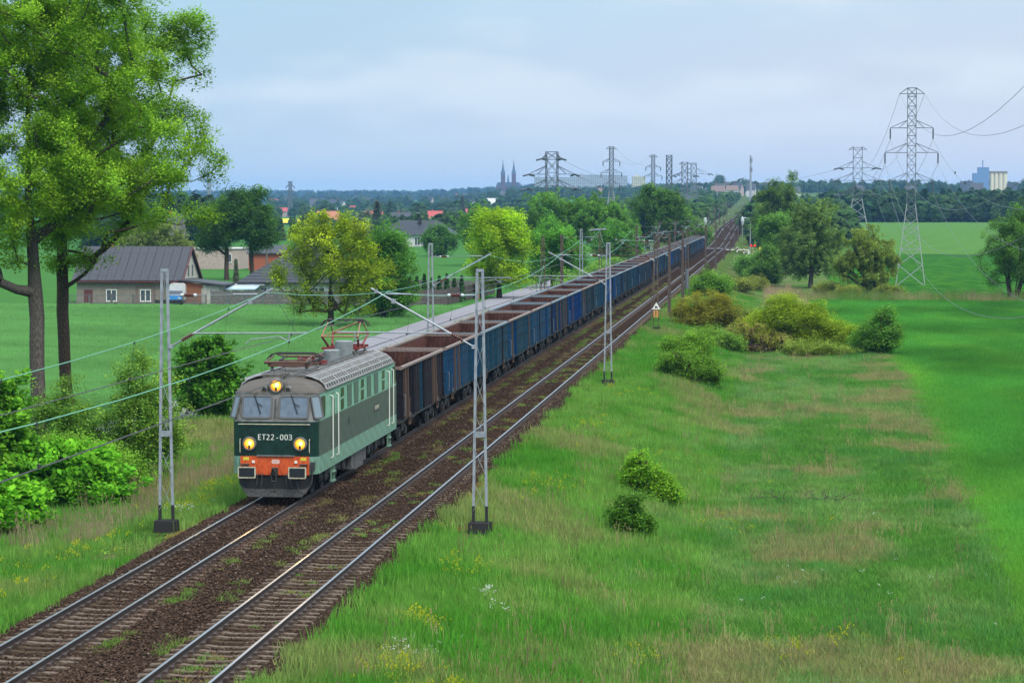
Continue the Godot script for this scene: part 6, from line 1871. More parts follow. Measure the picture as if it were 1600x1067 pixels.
func build_farmhouse() -> void:
	var t := thing("farmhouse", "beige plastered house with long grey sheet roof and brick topped garage", "house", W(-75.4, -1.35, 280.0))
	var w := MB.new()
	w.span(-6.3, 6.3, -0.6, 3.0, 0, -9.0)
	part(t, "wall", w, mats.plaster)
	var gb := MB.new()
	gb.prism([Vector2(0, 3.0), Vector2(9.0, 3.0), Vector2(4.5, 6.65)], Transform3D(Basis(Vector3(0, 0, -1), Vector3.UP, Vector3(1, 0, 0)), Vector3(6.1, 0, 0)), 0.2)
	var gable := part(t, "gable", gb, mats.plaster_light)
	for z in [-3.6, -5.6]:
		var gw := MB.new()
		gw.box(Vector3(6.32, 3.95, z), Vector3(0.05, 1.3, 0.6))
		part(gable, "gable_window", gw, mats.window_glass)
	# roof sheets one by one, each standing a little proud of its neighbour
	var rf := MB.new()
	rf.hexa([Vector3(-6.8, 2.72, 0.5), Vector3(6.6, 2.72, 0.5), Vector3(6.6, 6.62, -4.5), Vector3(-6.8, 6.62, -4.5), Vector3(-6.8, 2.84, 0.5), Vector3(6.6, 2.84, 0.5), Vector3(6.6, 6.75, -4.5), Vector3(-6.8, 6.75, -4.5)])
	rf.hexa([Vector3(-6.8, 6.62, -4.5), Vector3(6.6, 6.62, -4.5), Vector3(6.6, 2.72, -9.5), Vector3(-6.8, 2.72, -9.5), Vector3(-6.8, 6.75, -4.5), Vector3(6.6, 6.75, -4.5), Vector3(6.6, 2.84, -9.5), Vector3(-6.8, 2.84, -9.5)])
	var roof := part(t, "roof", rf, mats.roof_slate)
	var sheet := MB.new()
	sheet.hexa([Vector3(-0.5, 2.85, 0.53), Vector3(0.5, 2.85, 0.53), Vector3(0.5, 6.76, -4.47), Vector3(-0.5, 6.76, -4.47), Vector3(-0.5, 2.89, 0.53), Vector3(0.5, 2.89, 0.53), Vector3(0.5, 6.80, -4.47), Vector3(-0.5, 6.80, -4.47)])
	sheet.bar(Vector3(0.47, 2.91, 0.53), Vector3(0.47, 6.82, -4.47), 0.06, 0.05)
	var sm := sheet.mesh()
	for i in 13:
		var o := part(roof, "roof_sheet", sm, mats.roof_slate)
		o.position = Vector3(-6.25 + i * 1.02, 0.012 * (i % 3), 0)
	var ch := MB.new()
	ch.box(Vector3(-3.6, 6.6, -4.9), Vector3(0.7, 1.5, 0.7))
	part(roof, "chimney", ch, mats.brick)
	var fa := MB.new()
	fa.box(Vector3(-0.1, 2.72, 0.55), Vector3(13.4, 0.16, 0.08))
	fa.bar(Vector3(6.63, 2.75, 0.5), Vector3(6.63, 6.7, -4.5), 0.1, 0.22)
	fa.bar(Vector3(6.63, 6.7, -4.5), Vector3(6.63, 2.75, -9.5), 0.1, 0.22)
	part(roof, "eaves_board", fa, mats.door_red)
	var dr := MB.new()
	dr.box(Vector3(-4.9, 0.75, 0.02), Vector3(1.0, 2.0, 0.06))
	part(t, "door", dr, mats.door_red)
	for x in [-2.1, 2.0, 5.0]:
		window(t, x, 1.1, 0.0, 1.3 if x < 4 else 1.0, 1.4)
		if x == 2.0:
			var tr := MB.new()
			ring(tr, rect(1.2, 1.15), rect(0.85, 0.95), Transform3D(Basis(), Vector3(x, 1.1, 0.0)), 0.03)
			part(t, "window_surround", tr, mats.surround)
	# garage with a lean-to roof
	var gw2 := MB.new()
	gw2.span(5.5, 11.0, -0.6, 2.35, 0.55, -5.0)
	part(t, "garage_wall", gw2, mats.plaster_light)
	var bk := MB.new()
	bk.prism([Vector2(5.9, 2.02), Vector2(9.1, 2.02), Vector2(9.1, 2.42), Vector2(5.9, 2.86)], Transform3D(Basis(), Vector3(0, 0, 0.55)), 0.04)
	part(t, "brick_gable", bk, mats.brick)
	var gd := MB.new()
	for k in 5:
		gd.box(Vector3(7.75, 0.12 + k * 0.42, 0.58), Vector3(2.2, 0.38, 0.05))
	part(t, "garage_door", gd, mats.door_brown)
	var lr := MB.new()
	lr.hexa([Vector3(6.2, 2.86, 1.0), Vector3(11.6, 2.28, 1.0), Vector3(11.6, 2.28, -5.4), Vector3(6.2, 2.86, -5.4), Vector3(6.2, 3.05, 1.0), Vector3(11.6, 2.46, 1.0), Vector3(11.6, 2.46, -5.4), Vector3(6.2, 3.05, -5.4)])
	part(t, "garage_roof", lr, mats.roof_slate)
	for x in [6.05, 9.3]:
		var ql := MB.new()
		ql.box(Vector3(x, 0.9, 0.58), Vector3(0.5, 3.0, 0.08))
		part(t, "quoin", ql, mats.plaster_light)

func fence_run(called: String, label: String, a: Vector3, b: Vector3, h: float, step: float, post: String, panel: String, solid: bool) -> void:
	var t := thing(called, label, "fence", Vector3.ZERO)
	var n := int(a.distance_to(b) / step)
	var d := (b - a) / n
	for i in n + 1:
		var p := a + d * i
		var mb := MB.new()
		mb.box(p + Vector3(0, h / 2, 0), Vector3(0.16, h + 0.3, 0.16))
		part(t, "post", mb, mats[post])
	for i in n:
		var p := a + d * i
		if solid:
			for k in 3:
				var mb := MB.new()
				mb.bar(p + Vector3(0, h * (k + 0.5) / 3.0, 0), p + d + Vector3(0, h * (k + 0.5) / 3.0, 0), 0.07, h / 3.0 - 0.02)
				part(t, "panel", mb, mats[panel])
		else:
			var lo := MB.new()
			lo.bar(p + Vector3(0, 0.12, 0), p + d + Vector3(0, 0.12, 0), 0.10, 0.45)
			part(t, "plinth", lo, mats[post])
			var bars := MB.new()
			for k in 9:
				bars.box(p + d * ((k + 0.5) / 9.0) + Vector3(0, h * 0.6, 0), Vector3(0.05, h * 0.8, 0.03))
			bars.bar(p + Vector3(0, h, 0), p + d + Vector3(0, h, 0), 0.05, 0.05)
			part(t, "railing", bars, mats[panel])

func build_village() -> void:
	build_farmhouse()
	fence_run("railing_fence", "low grey concrete fence with railings before the beige house", W(-81.6, -1.3, 276.0), W(-71.2, -1.3, 276.0), 1.25, 2.3, "fence_concrete", "cable", false)
	fence_run("railing_fence", "short grey railing fence right of the van before the garage", W(-67.9, -1.3, 276.0), W(-65.2, -1.3, 276.0), 1.25, 1.35, "fence_concrete", "cable", false)
	fence_run("panel_fence", "grey concrete panel fence before the dark hipped house", W(-64.8, -1.3, 277.0), W(-44.5, -1.2, 277.0), 1.7, 2.0, "cable", "fence_concrete", true)
	fence_run("board_fence", "dark wooden fence running back along the lane by the thujas", W(-44.4, -1.2, 276.0), W(-37.6, -1.2, 281.0), 1.75, 2.0, "fence_wood", "fence_wood", true)
	fence_run("board_fence", "dark wooden fence returning towards the lane behind the thujas", W(-37.6, -1.2, 281.5), W(-36.4, -1.2, 318.0), 1.75, 3.0, "fence_wood", "fence_wood", true)
	fence_run("pale_fence", "long grey fence crossing the field behind the thujas", W(-52.0, -1.2, 324.0), W(-37.0, -1.2, 324.0), 1.5, 2.5, "fence_concrete", "fence_concrete", true)
	var gp := MB.new()
	gp.box(Vector3(0, 0.85, 0), Vector3(0.5, 2.0, 0.5))
	one("gate_pillar", gp, mats.sand, "sand coloured gate pillar in the wooden fence by the lane", "pillar", W(-36.4, -1.2, 300.0))
	for i in 11:
		var x := -45.6 + i * 0.85
		var th := thing("thuja", "clipped dark thuja behind the wooden fence, %s from the left of the row" % ordinal(i + 1), "shrub", W(x, -1.2, 286.0 + i * 0.4), "thujas behind the wooden fence")
		th.scale = Vector3(0.20, 0.24 + 0.02 * (i % 3), 0.20)
		part(th, "trunk", far_trunk, mats.bark)
		var m := part(th, "crown", far_meshes[3], mats.thuja)
	var van := thing("camper_van", "blue fronted camper van with white high roof by the garage", "van", W(-69.4, -1.25, 277.6))
	var vb := MB.new()
	vb.prism(round_rect(0.92, 1.05, 0.35, 4), Transform3D(Basis(), Vector3(0.15, 1.45, -4.2)), 3.2)
	part(van, "body", vb, mats.plaster_white)
	var vc := MB.new()
	vc.prism([Vector2(0.0, 0.35), Vector2(0.9, 0.35), Vector2(0.9, 1.0), Vector2(0.0, 1.15)], Transform3D(Basis(Vector3(0, 0, 1), Vector3.UP, Vector3(-1, 0, 0)), Vector3(0.95, 0, -0.9)), 1.85)
	part(van, "bonnet", vc, mats.blue_paint)
	var vw := MB.new()
	vw.hexa([Vector3(-0.82, 1.1, -0.75), Vector3(0.88, 1.1, -0.75), Vector3(0.88, 1.1, -1.0), Vector3(-0.82, 1.1, -1.0), Vector3(-0.7, 1.62, -0.98), Vector3(0.78, 1.62, -0.98), Vector3(0.78, 1.62, -1.05), Vector3(-0.7, 1.62, -1.05)])
	part(van, "windscreen", vw, mats.window_glass)
	for s in [-0.62, 0.66]:
		var hl := MB.new()
		hl.box(Vector3(s, 0.78, 0.02), Vector3(0.34, 0.18, 0.06))
		part(van, "headlight", hl, mats.porcelain)
	var bm := MB.new()
	bm.box(Vector3(0.02, 0.46, 0.04), Vector3(1.85, 0.16, 0.1))
	part(van, "bumper", bm, mats.black)
	for z in [-0.5, -3.3]:
		for s in [-1, 1]:
			var wl := MB.new()
			wl.lathe(Vector3(s * 0.72 + 0.05, 0.32, z), Vector3(s, 0, 0), [Vector2(0.0, 0.0), Vector2(0.32, 0.0), Vector2(0.32, 0.2), Vector2(0.0, 0.2)], 12)
			part(van, "wheel", wl, mats.rubber)
	var gt := MB.new()
	for k in 8:
		gt.box(W(-71.0 + k * 0.42, -0.75, 275.9), Vector3(0.38, 0.30, 0.04))
	gt.box(W(-69.5, -0.95, 275.9), Vector3(3.3, 0.12, 0.06))
	one("low_gate", gt, mats.mast_black, "low black gate in front of the camper van", "gate")
	var cp := thing("carport", "white and pale blue carport roofs beside the dark hipped house", "carport", W(-62.0, -1.3, 283.0))
	for q in [[-0.8, 2.0, 0.0, 4.4, "blue_pale"], [0.2, 2.45, -2.5, 3.6, "plaster_white"]]:
		var pr := MB.new()
		pr.hexa([Vector3(q[0] - q[3] / 2, q[1] - 0.35, q[2] + 1.4), Vector3(q[0] + q[3] / 2, q[1] - 0.3, q[2] + 1.4), Vector3(q[0] + q[3] / 2, q[1], q[2] - 1.4), Vector3(q[0] - q[3] / 2, q[1], q[2] - 1.4), Vector3(q[0] - q[3] / 2, q[1] - 0.2, q[2] + 1.4), Vector3(q[0] + q[3] / 2, q[1] - 0.15, q[2] + 1.4), Vector3(q[0] + q[3] / 2, q[1] + 0.15, q[2] - 1.4), Vector3(q[0] - q[3] / 2, q[1] + 0.15, q[2] - 1.4)])
		part(cp, "roof", pr, mats[q[4]])
		for s in [-1, 1]:
			var po := MB.new()
			po.box(Vector3(q[0] + s * (q[3] / 2 - 0.1), q[1] / 2 - 0.2, q[2] + 1.2), Vector3(0.1, q[1], 0.1))
			part(cp, "post", po, mats.cable)
	var hp := hip_house("hipped_house", "white house with dark tiled hipped roof half hidden by the yellow green maple", -55.6, 284.0, 15.6, 12.0, 2.45, 6.6, 3.0, "roof_dark", "plaster_white")
	window(hp, -4.6, 1.1, -0.7, 0.8, 1.6, false)
	window(hp, 2.0, 1.2, -0.7, 1.6, 1.3)
	window(hp, 5.2, 1.2, -0.7, 1.2, 1.3)
	var h2 := hip_house("hipped_house", "white house with long dark hipped roof beyond the green field", -101.8, 690.0, 22.6, 14.0, 3.4, 7.5, 11.0, "roof_dark", "plaster_white")
	window(h2, -3.5, 1.6, -0.7, 1.8, 2.2)
	window(h2, 0.6, 1.6, -0.7, 1.6, 2.4)
	window(h2, 5.0, 1.7, -0.7, 4.0, 1.8)
	var sd := MB.new()
	sd.span(-3.0, 3.0, -0.3, 0.12, 0.0, -1.5)
	one("sand_heap", sd, mats.sand, "strip of bare sand before the long hipped house", "sand", W(-108.0, gy(-108.0, 684.0), 684.0))
	gable_house("barn", "long grey barn with slate roof behind the hipped house", -195.0, 1290.0, 17.5, 9.0, 3.4, 7.0, "fence_concrete", "roof_slate", "", 0.0, false)
	gable_house("red_roof_house", "house with bright red roof left of the grey barn", -236.0, 1420.0, 13.0, 9.0, 2.4, 7.0, "plaster_white", "roof_red")
	gable_house("red_roof_house", "house with red roof behind the grey barn", -205.0, 1480.0, 11.0, 9.0, 3.0, 6.6, "plaster_white", "roof_red")
	gable_house("red_roof_house", "low house with pinkish red roof right of the barn", -186.0, 1490.0, 9.0, 9.0, 3.0, 6.2, "brick", "roof_red")
	gable_house("orange_house", "orange roofed house seen above the yellow green maple", -240.0, 1300.0, 12.0, 9.0, 3.0, 7.6, "brick", "roof_orange")
	var wb := gable_house("white_house", "white house with steep narrow gable behind the beige house", -129.0, 520.0, 3.2, 5.0, 5.6, 9.6, "plaster_light", "roof_slate", "", 0.5, false)
	var pk := thing("pink_building", "pale pink flat building behind the alder trunks", "building", W(-103.5, gy(-103.5, 440.0), 440.0))
	var pb := MB.new()
	pb.span(-5.0, 6.0, -1.0, 3.7, 0, -8.0)
	part(pk, "wall", pb, mats.plaster_pink)
	var pr2 := MB.new()
	pr2.span(-5.2, 6.2, 3.7, 3.9, 0.2, -8.2)
	part(pk, "roof", pr2, mats.plaster_white)
	window(pk, 4.0, 2.0, 0.0, 1.0, 1.6, false)
	var gg := thing("grey_garage", "white and grey garage left of the pale pink building", "garage", W(-111.0, gy(-111.0, 436.0), 436.0))
	var g1 := MB.new()
	g1.span(-2.4, 2.2, -1.0, 4.2, 0, -6.0)
	part(gg, "wall", g1, mats.plaster_white)
	var g2 := MB.new()
	for k in 6:
		g2.box(Vector3(-0.7, 0.25 + k * 0.52, 0.03), Vector3(3.2, 0.48, 0.05))
	part(gg, "garage_door", g2, mats.roof_slate)
	var ob := gable_house("brick_shed", "orange brick shed right of the alder trunks", -90.5, 430.0, 6.4, 6.0, 3.2, 4.4, "brick", "roof_slate", "", 0.0, false)
	var up := thing("utility_pole", "grey utility pole before the orange brick shed", "pole", W(-84.5, gy(-84.5, 402.0), 402.0))
	var u1 := MB.new()
	u1.tube(Vector3(0, -0.5, 0), Vector3(0, 7.0, 0), 0.17, 0.12, 8)
	part(up, "post", u1, mats.fence_concrete)
	var rp := MB.new()
	for r in 6:
		for c in 10:
			var a := [-420.0 + c * 22.0, 1350.0 + r * 60.0]
			rp.quad(W(a[0], gy(a[0], a[1]) + 0.9, a[1]), W(a[0] + 22.0, gy(a[0] + 22.0, a[1]) + 0.9, a[1]), W(a[0] + 22.0, gy(a[0] + 22.0, a[1] + 60.0) + 0.9, a[1] + 60.0), W(a[0], gy(a[0], a[1] + 60.0) + 0.9, a[1] + 60.0))
	one("rapeseed_field", rp, mats.rape, "strip of yellow rapeseed field far beyond the alders", "field", Vector3.ZERO, "", "structure")

# ------------------------------------------------------------------ far town and power lines
func pylon(called: String, label: String, x: float, v: float, h: float, arms: Array, cage: float, foot: float, waist: float, tension: bool, m: String, px: float, top_bar := 2.0, low := "") -> Array:
	var t := thing(called, label, "pylon", W(x, gy(x, v) - 0.2, v), "power line pylons", -0.05)
	var c := cage / 2.0
	var f := foot / 2.0
	var wy := waist
	for q in [[1, 1], [-1, 1], [-1, -1], [1, -1]]:
		var lg := MB.new()
		lg.bar(Vector3(q[0] * f, 0, q[1] * f), Vector3(q[0] * c, wy, q[1] * c), px * 1.6, px * 1.6)
		part(t, "leg", lg, mats[low if low else m])
		var up := MB.new()
		up.bar(Vector3(q[0] * c, wy, q[1] * c), Vector3(q[0] * c, h, q[1] * c), px * 1.5, px * 1.5)
		part(t, "upper_leg", up, mats[m])
	for side in 4:
		var br := MB.new()
		var lo := MB.new()
		var rot := Basis(Vector3.UP, PI / 2 * side)
		var y := 0.0
		var k := 0
		while y < h - 0.6:
			var step := maxf(cage * 1.1, (wy - y) * 0.26) if y < wy else cage * 1.15
			var y1 := minf(y + step, wy if y < wy - 0.1 else h)
			var w0 := lerpf(f, c, minf(y / wy, 1.0))
			var w1 := lerpf(f, c, minf(y1 / wy, 1.0))
			var u := lo if (low and y < wy * 0.8) else br
			u.bar(rot * Vector3(-w0, y, w0), rot * Vector3(w1, y1, w1), px, px)
			u.bar(rot * Vector3(w0, y, w0), rot * Vector3(-w1, y1, w1), px, px)
			if k % 2 == 1 or y >= wy: u.bar(rot * Vector3(-w1, y1, w1), rot * Vector3(w1, y1, w1), px, px)
			y = y1
			k += 1
		part(t, "bracing", br, mats[m])
		if low: part(t, "bracing", lo, mats[low])
	var tips := []
	for a in arms:
		var am := MB.new()
		var y: float = a[0]
		var w: float = a[1]
		for s in [-1, 1]:
			for z in [-c, c]:
				am.bar(Vector3(s * c, y, z), Vector3(s * w, y, 0), px * 1.2, px * 1.2)
				am.bar(Vector3(s * c, y + w * 0.36, z), Vector3(s * w, y + 0.05, 0), px, px)
				am.bar(Vector3(s * (c + w) * 0.5, y, z * 0.5), Vector3(s * c, y + w * 0.36, z), px * 0.8, px * 0.8)
		var ao := part(t, "crossarm", am, mats[m])
		for s in [-1, 1]:
			var ins := MB.new()
			if tension:
				for e in [-1, 1]:
					ins.tube(Vector3(s * w, y - 0.05, e * 0.3), Vector3(s * w + e * s * 1.5, y - 0.5, e * 1.6), px * 2.2, px * 2.2, 6)
				tips.append(Vector3(s * w, y - 0.3, 0))
			else:
				ins.tube(Vector3(s * w, y - 0.1, 0), Vector3(s * w, y - 1.75, 0), px * 1.7, px * 1.7, 6)
				tips.append(Vector3(s * w, y - 1.8, 0))
			part(ao, "insulator", ins, mats.steel_dark)
	if top_bar > 0.0:
		var tb := MB.new()
		for z in [-c, c]:
			tb.bar(Vector3(-top_bar, h - 0.9, 0), Vector3(top_bar, h - 0.9, 0), px * 1.2, px * 1.2)
			for s in [-1, 1]:
				tb.bar(Vector3(s * top_bar, h - 0.9, 0), Vector3(s * c, h, z), px, px)
		part(t, "earth_wire_arm", tb, mats[m])
		tips.append(Vector3(-top_bar, h - 0.95, 0))
		tips.append(Vector3(top_bar, h - 0.95, 0))
	var out := []
	for p in tips:
		out.append(t.transform * p)
	return out

func spans(label: String, a: Array, b: Array, sag: float, r: float, only := []) -> void:
	var t := thing("power_line", label, "power line", Vector3.ZERO)
	for i in mini(a.size(), b.size()):
		if only.size() > 0 and not i in only: continue
		var mb := MB.new()
		var last: Vector3 = a[i]
		for k in 24:
			var f := (k + 1) / 24.0
			var p: Vector3 = a[i].lerp(b[i], f) - Vector3(0, sag * 4.0 * f * (1.0 - f), 0)
			mb.tube(last, p, r, r, 4, false)
			last = p
		part(t, "conductor", mb, mats.cable)

func bird(x: float, y: float, v: float, label: String) -> void:
	var t := thing("bird", label, "bird", W(x, y, v), "birds on the power line")
	var b := MB.new()
	b.ball(Vector3(0, 0.16, 0), Vector3(0.12, 0.13, 0.20), 8)
	b.ball(Vector3(0, 0.30, 0.13), Vector3(0.075, 0.075, 0.08), 8)
	b.tube(Vector3(0, 0.14, -0.15), Vector3(0, 0.02, -0.42), 0.06, 0.03, 6)
	b.tube(Vector3(0, 0.29, 0.18), Vector3(0, 0.28, 0.28), 0.025, 0.004, 5)
	for s in [-1, 1]:
		b.tube(Vector3(s * 0.05, 0.08, 0.03), Vector3(s * 0.05, -0.02, 0.03), 0.012, 0.012, 4)
	part(t, "body", b, mats.black)

func block(called: String, label: String, x: float, v: float, w: float, storeys: int, m: String, group: String) -> void:
	var t := thing(called, label, "apartment block", W(x, gy(x, v), v), group)
	var h := storeys * 3.0
	var b := MB.new()
	b.span(-w / 2, w / 2, -4, h, 0, -14)
	b.span(-w / 2 + 6, -w / 2 + 12, h, h + 3, -2, -8)
	part(t, "wall", b, mats[m])
	for k in storeys:
		var r := MB.new()
		var n := int(w / 3.2)
		for i in n:
			r.box(Vector3(-w / 2 + (i + 0.5) * w / n, k * 3.0 + 1.6, 0.06), Vector3(1.7, 1.4, 0.12))
		part(t, "window_row", r, mats.window_glass)

func build_church() -> void:
	var x := -532.0
	var v := 4900.0
	var t := thing("church", "dark brick church with two slender spired towers on the skyline", "church", W(x, gy(x, v) - 3.0, v))
	var n := MB.new()
	n.span(-24, 24, -6, 20, 0, -30)
	part(t, "nave", n, mats.brick_dark)
	var r := MB.new()
	r.prism([Vector2(-25, 20), Vector2(25, 20), Vector2(21, 27), Vector2(-21, 27)], Transform3D(Basis(), Vector3(0, 0, -31)), 32)
	part(t, "roof", r, mats.slate_blue)
	for s in [-10.5, 11.5]:
		var tw := MB.new()
		tw.span(s - 4.0, s + 4.0, 0, 43, 3, -5)
		var to := part(t, "tower", tw, mats.brick_dark)
		var sp := MB.new()
		sp.lathe(Vector3(s, 43, -1), Vector3.UP, [Vector2(4.6, 0), Vector2(3.6, 5), Vector2(1.6, 16), Vector2(0.5, 25), Vector2(0.3, 30)], 8)
		for a in [[-3.6, 2.6], [3.6, 2.6], [-3.6, -4.6], [3.6, -4.6]]:
			sp.tube(Vector3(s + a[0], 43, a[1]), Vector3(s + a[0], 49, a[1]), 0.8, 0.1, 6)
		part(to, "spire", sp, mats.slate_blue)
		for y in [12.0, 26.0, 36.0]:
			var w := MB.new()
			w.box(Vector3(s, y, 3.05), Vector3(2.0, 5.0, 0.2))
			part(to, "tower_window", w, mats.black)
	var fl := MB.new()
	fl.tube(Vector3(-1.5, 26, -14), Vector3(-1.5, 33, -14), 2.0, 1.6, 8)
	fl.tube(Vector3(-1.5, 33, -14), Vector3(-1.5, 44, -14), 1.6, 0.1, 8)
	part(t, "fleche", fl, mats.slate_blue)

func build_far() -> void:
	var p1 := pylon("lattice_pylon", "tall lattice pylon with three crossarms standing in the right field", 21.94, 391.0, 31.4, [[21.5, 3.35], [17.6, 4.15], [13.2, 3.35]].map(func(a): return [a[0] + 3.6, a[1]]), 1.35, 4.6, 13.0, false, "steel_tower", 0.075, 1.95, "steel_light")
	var p2 := pylon("lattice_pylon", "tension pylon with drooping insulators behind the tall right pylon", 28.3, 820.0, 30.0, [[23.0, 6.2], [18.8, 7.3], [14.2, 6.2]], 3.0, 8.0, 12.5, true, "steel_tower", 0.12, 3.0, "steel_light")
	var p0: Array = p1.map(func(p): return p + Vector3(-5.2, 1.0, 350.0))
	spans("power line conductors rising out at the upper right corner", p1, p0, 11.5, 0.022)
	spans("conductors between the two right hand pylons", p1, p2, 9.0, 0.026)
	var p3 := pylon("tension_pylon", "broad tension pylon above the tall tree row on the left", -66.0, 730.0, 27.0, [[25.0, 3.0], [20.3, 7.0], [16.0, 7.6]], 3.4, 8.0, 13.0, true, "steel_dark", 0.13, 0.0)
	var p4 := pylon("lattice_pylon", "slim pylon before the long apartment blocks", -64.5, 980.0, 32.0, [[26.0, 3.4], [21.5, 4.2], [16.8, 3.4]], 1.6, 5.0, 14.0, false, "steel_tower", 0.13, 2.2, "steel_light")
	var p5 := pylon("lattice_pylon", "slim pylon right of the apartment blocks", -58.4, 1200.0, 32.0, [[26.0, 3.6], [21.5, 4.4], [16.8, 3.6]], 1.6, 5.0, 14.0, false, "steel_tower", 0.15, 2.2)
	pylon("mast_tower", "dark square lattice tower beside the slim pylon on the skyline", -46.3, 1100.0, 30.5, [], 2.4, 6.0, 12.0, false, "steel_dark", 0.2, 0.0)
	var p6 := pylon("tension_pylon", "hazy tension pylon just right of the dark square tower", -45.0, 1260.0, 29.0, [[22.0, 6.0], [18.0, 7.2], [13.5, 6.0]], 3.0, 8.0, 12.5, true, "steel_tower", 0.16, 3.0)
	var p7 := pylon("portal_pylon", "pale pylon with wide flat crossarm left of the climbing tracks", -46.5, 1450.0, 30.0, [[23.5, 10.0]], 3.2, 7.0, 14.0, true, "steel_tower", 0.14, 0.0)
	pylon("lattice_pylon", "hazy pylon on the far left skyline above the alders", -400.0, 2000.0, 30.0, [[26.0, 3.4], [21.5, 4.6], [16.8, 3.4]], 2.0, 5.0, 14.0, false, "steel_tower", 0.24, 2.2)
	pylon("lattice_pylon", "hazy pylon on the skyline right of the poplars", -450.0, 1920.0, 32.0, [[26.0, 3.4], [21.5, 4.6], [16.8, 3.4]], 2.0, 5.0, 14.0, false, "steel_light", 0.2, 2.2)
	spans("thin conductors from the right pylon across the sky", p2, p7, 6.0, 0.04)
	spans("thin conductors between the two slim skyline pylons", p4, p5, 5.0, 0.035)
	spans("thin conductors from the broad tension pylon over the trees", p3, p6, 7.0, 0.04)
	# birds sit on the upper right conductors
	var w1: Vector3 = p1[1].lerp(p0[1], 0.17) - Vector3(0, 11.5 * 4.0 * 0.17 * 0.83, 0)
	var w2: Vector3 = p1[1].lerp(p0[1], 0.23) - Vector3(0, 11.5 * 4.0 * 0.23 * 0.77, 0)
	bird(w1.x, w1.y + 0.02, -w1.z, "small dark bird on the power line, nearer the tall pylon")
	bird(w2.x, w2.y + 0.02, -w2.z, "small dark bird on the power line, farther from the tall pylon")
	var tc := thing("telecom_mast", "slender telecom monopole on the skyline above the climbing tracks", "mast", W(-15.0, gy(-15, 1700) + 1.0, 1700.0))
	var tb := MB.new()
	tb.tube(Vector3(0, 0, 0), Vector3(0, 34, 0), 0.9, 0.55, 8)
	part(tc, "pole", tb, mats.galvanised)
	var ta := MB.new()
	for y in [30.5, 24.0]:
		for k in 3:
			ta.box(Vector3(cos(k * 2.1) * 0.9, y, sin(k * 2.1) * 0.9), Vector3(0.5, 3.2, 0.4))
	part(tc, "antennas", ta, mats.cable)
	build_church()
	block("apartment_block", "long grey apartment block, left end of the row on the skyline", -412.0, 4700.0, 95.0, 10, "panel_block", "grey panel blocks on the skyline")
	block("apartment_block", "grey apartment block behind the broad tension pylon", -322.0, 4750.0, 80.0, 11, "panel_block", "grey panel blocks on the skyline")
	block("apartment_block", "grey apartment block behind the slim pylon", -305.0, 4300.0, 82.0, 11, "panel_block", "grey panel blocks on the skyline")
	block("apartment_block", "narrow grey block between the two long ones", -352.0, 4400.0, 20.0, 10, "panel_block", "grey panel blocks on the skyline")
	block("apartment_block", "cream apartment block at the right end of the row", -238.0, 4350.0, 24.0, 10, "panel_yellow", "cream block on the skyline")
	# mill with silos on the right
	var ml := thing("grain_mill", "blue mill tower with cream silos above the right woods", "mill", W(216.0, gy(216, 2500) + 2.0, 2500.0))
	var m1 := MB.new()
	m1.span(-9.0, 2.0, -6, 26, 0, -10)
	m1.span(-14, -9, -6, 20, 0, -10)
	part(ml, "mill_tower", m1, mats.mill_blue)
	for k in 4:
		var s := MB.new()
		s.tube(Vector3(5.0 + k * 4.4, -6, -4), Vector3(5.0 + k * 4.4, 19.5, -4), 2.3, 2.3, 12)
		part(ml, "silo", s, mats.silo)
	var m2 := MB.new()
	m2.span(2.4, 20.5, 19.5, 22.0, -2, -6)
	part(ml, "silo_gallery", m2, mats.plaster)
	var m3 := MB.new()
	m3.span(-26, -14, -6, 12, 0, -10)
	m3.span(21, 30, -6, 10, 0, -8)
	part(ml, "annex", m3, mats.slate_blue)
	var m4 := MB.new()
	m4.span(-4.6, -3.6, 26, 33, -3, -4)
	part(ml, "stack", m4, mats.mill_blue)
	# houses scattered far off
	var hr := RandomNumberGenerator.new()
	hr.seed = 5
	var far_house := [[-420.0, 2050.0, "roof_red", "cluster house with red roof far left behind the alders"], [-470.0, 1750.0, "roof_red", "red roofed house far left under the hazy woods"], [-395.0, 2150.0, "plaster_white", "long pale shed far left beyond the rapeseed"], [-372.0, 2120.0, "roof_red", "red roofed house beyond the rapeseed strip"], [-545.0, 1900.0, "roof_red", "red roofed house at the foot of the far left woods"], [-300.0, 2400.0, "plaster_white", "pale shed in the haze left of the red roofs"], [-330.0, 2650.0, "roof_slate", "grey roofed house in the haze below the church"], [-265.0, 2300.0, "plaster_white", "white shed right of the grey barn in the haze"], [-60.0, 2650.0, "roof_slate", "grey house on the hill left of the telecom monopole"], [-75.0, 2600.0, "roof_slate", "pale house with grey roof on the hill, leftmost"], [-48.0, 2580.0, "roof_slate", "pale house on the hill nearest the monopole"], [-88.0, 2700.0, "roof_slate", "small house on the hill behind the pale pylon"], [-55.0, 1700.0, "roof_slate", "yellowish house with dark roof at the foot of the hill"], [20.0, 2450.0, "roof_slate", "pale house right of the tall crossing tree on the skyline"], [70.0, 1250.0, "roof_slate", "white house with grey roof in front of the right woods"], [-12.0, 2700.0, "roof_slate", "house on the skyline just right of the monopole"]]
	for q in far_house:
		gable_house("far_house", q[3], q[0], q[1], hr.randf_range(11, 17), 9.0, hr.randf_range(3.2, 5.0), hr.randf_range(7.0, 9.5), ["plaster_white", "plaster_pink", "plaster_light"][hr.randi() % 3], q[2], "far houses in the haze", hr.randf_range(-0.4, 0.4))
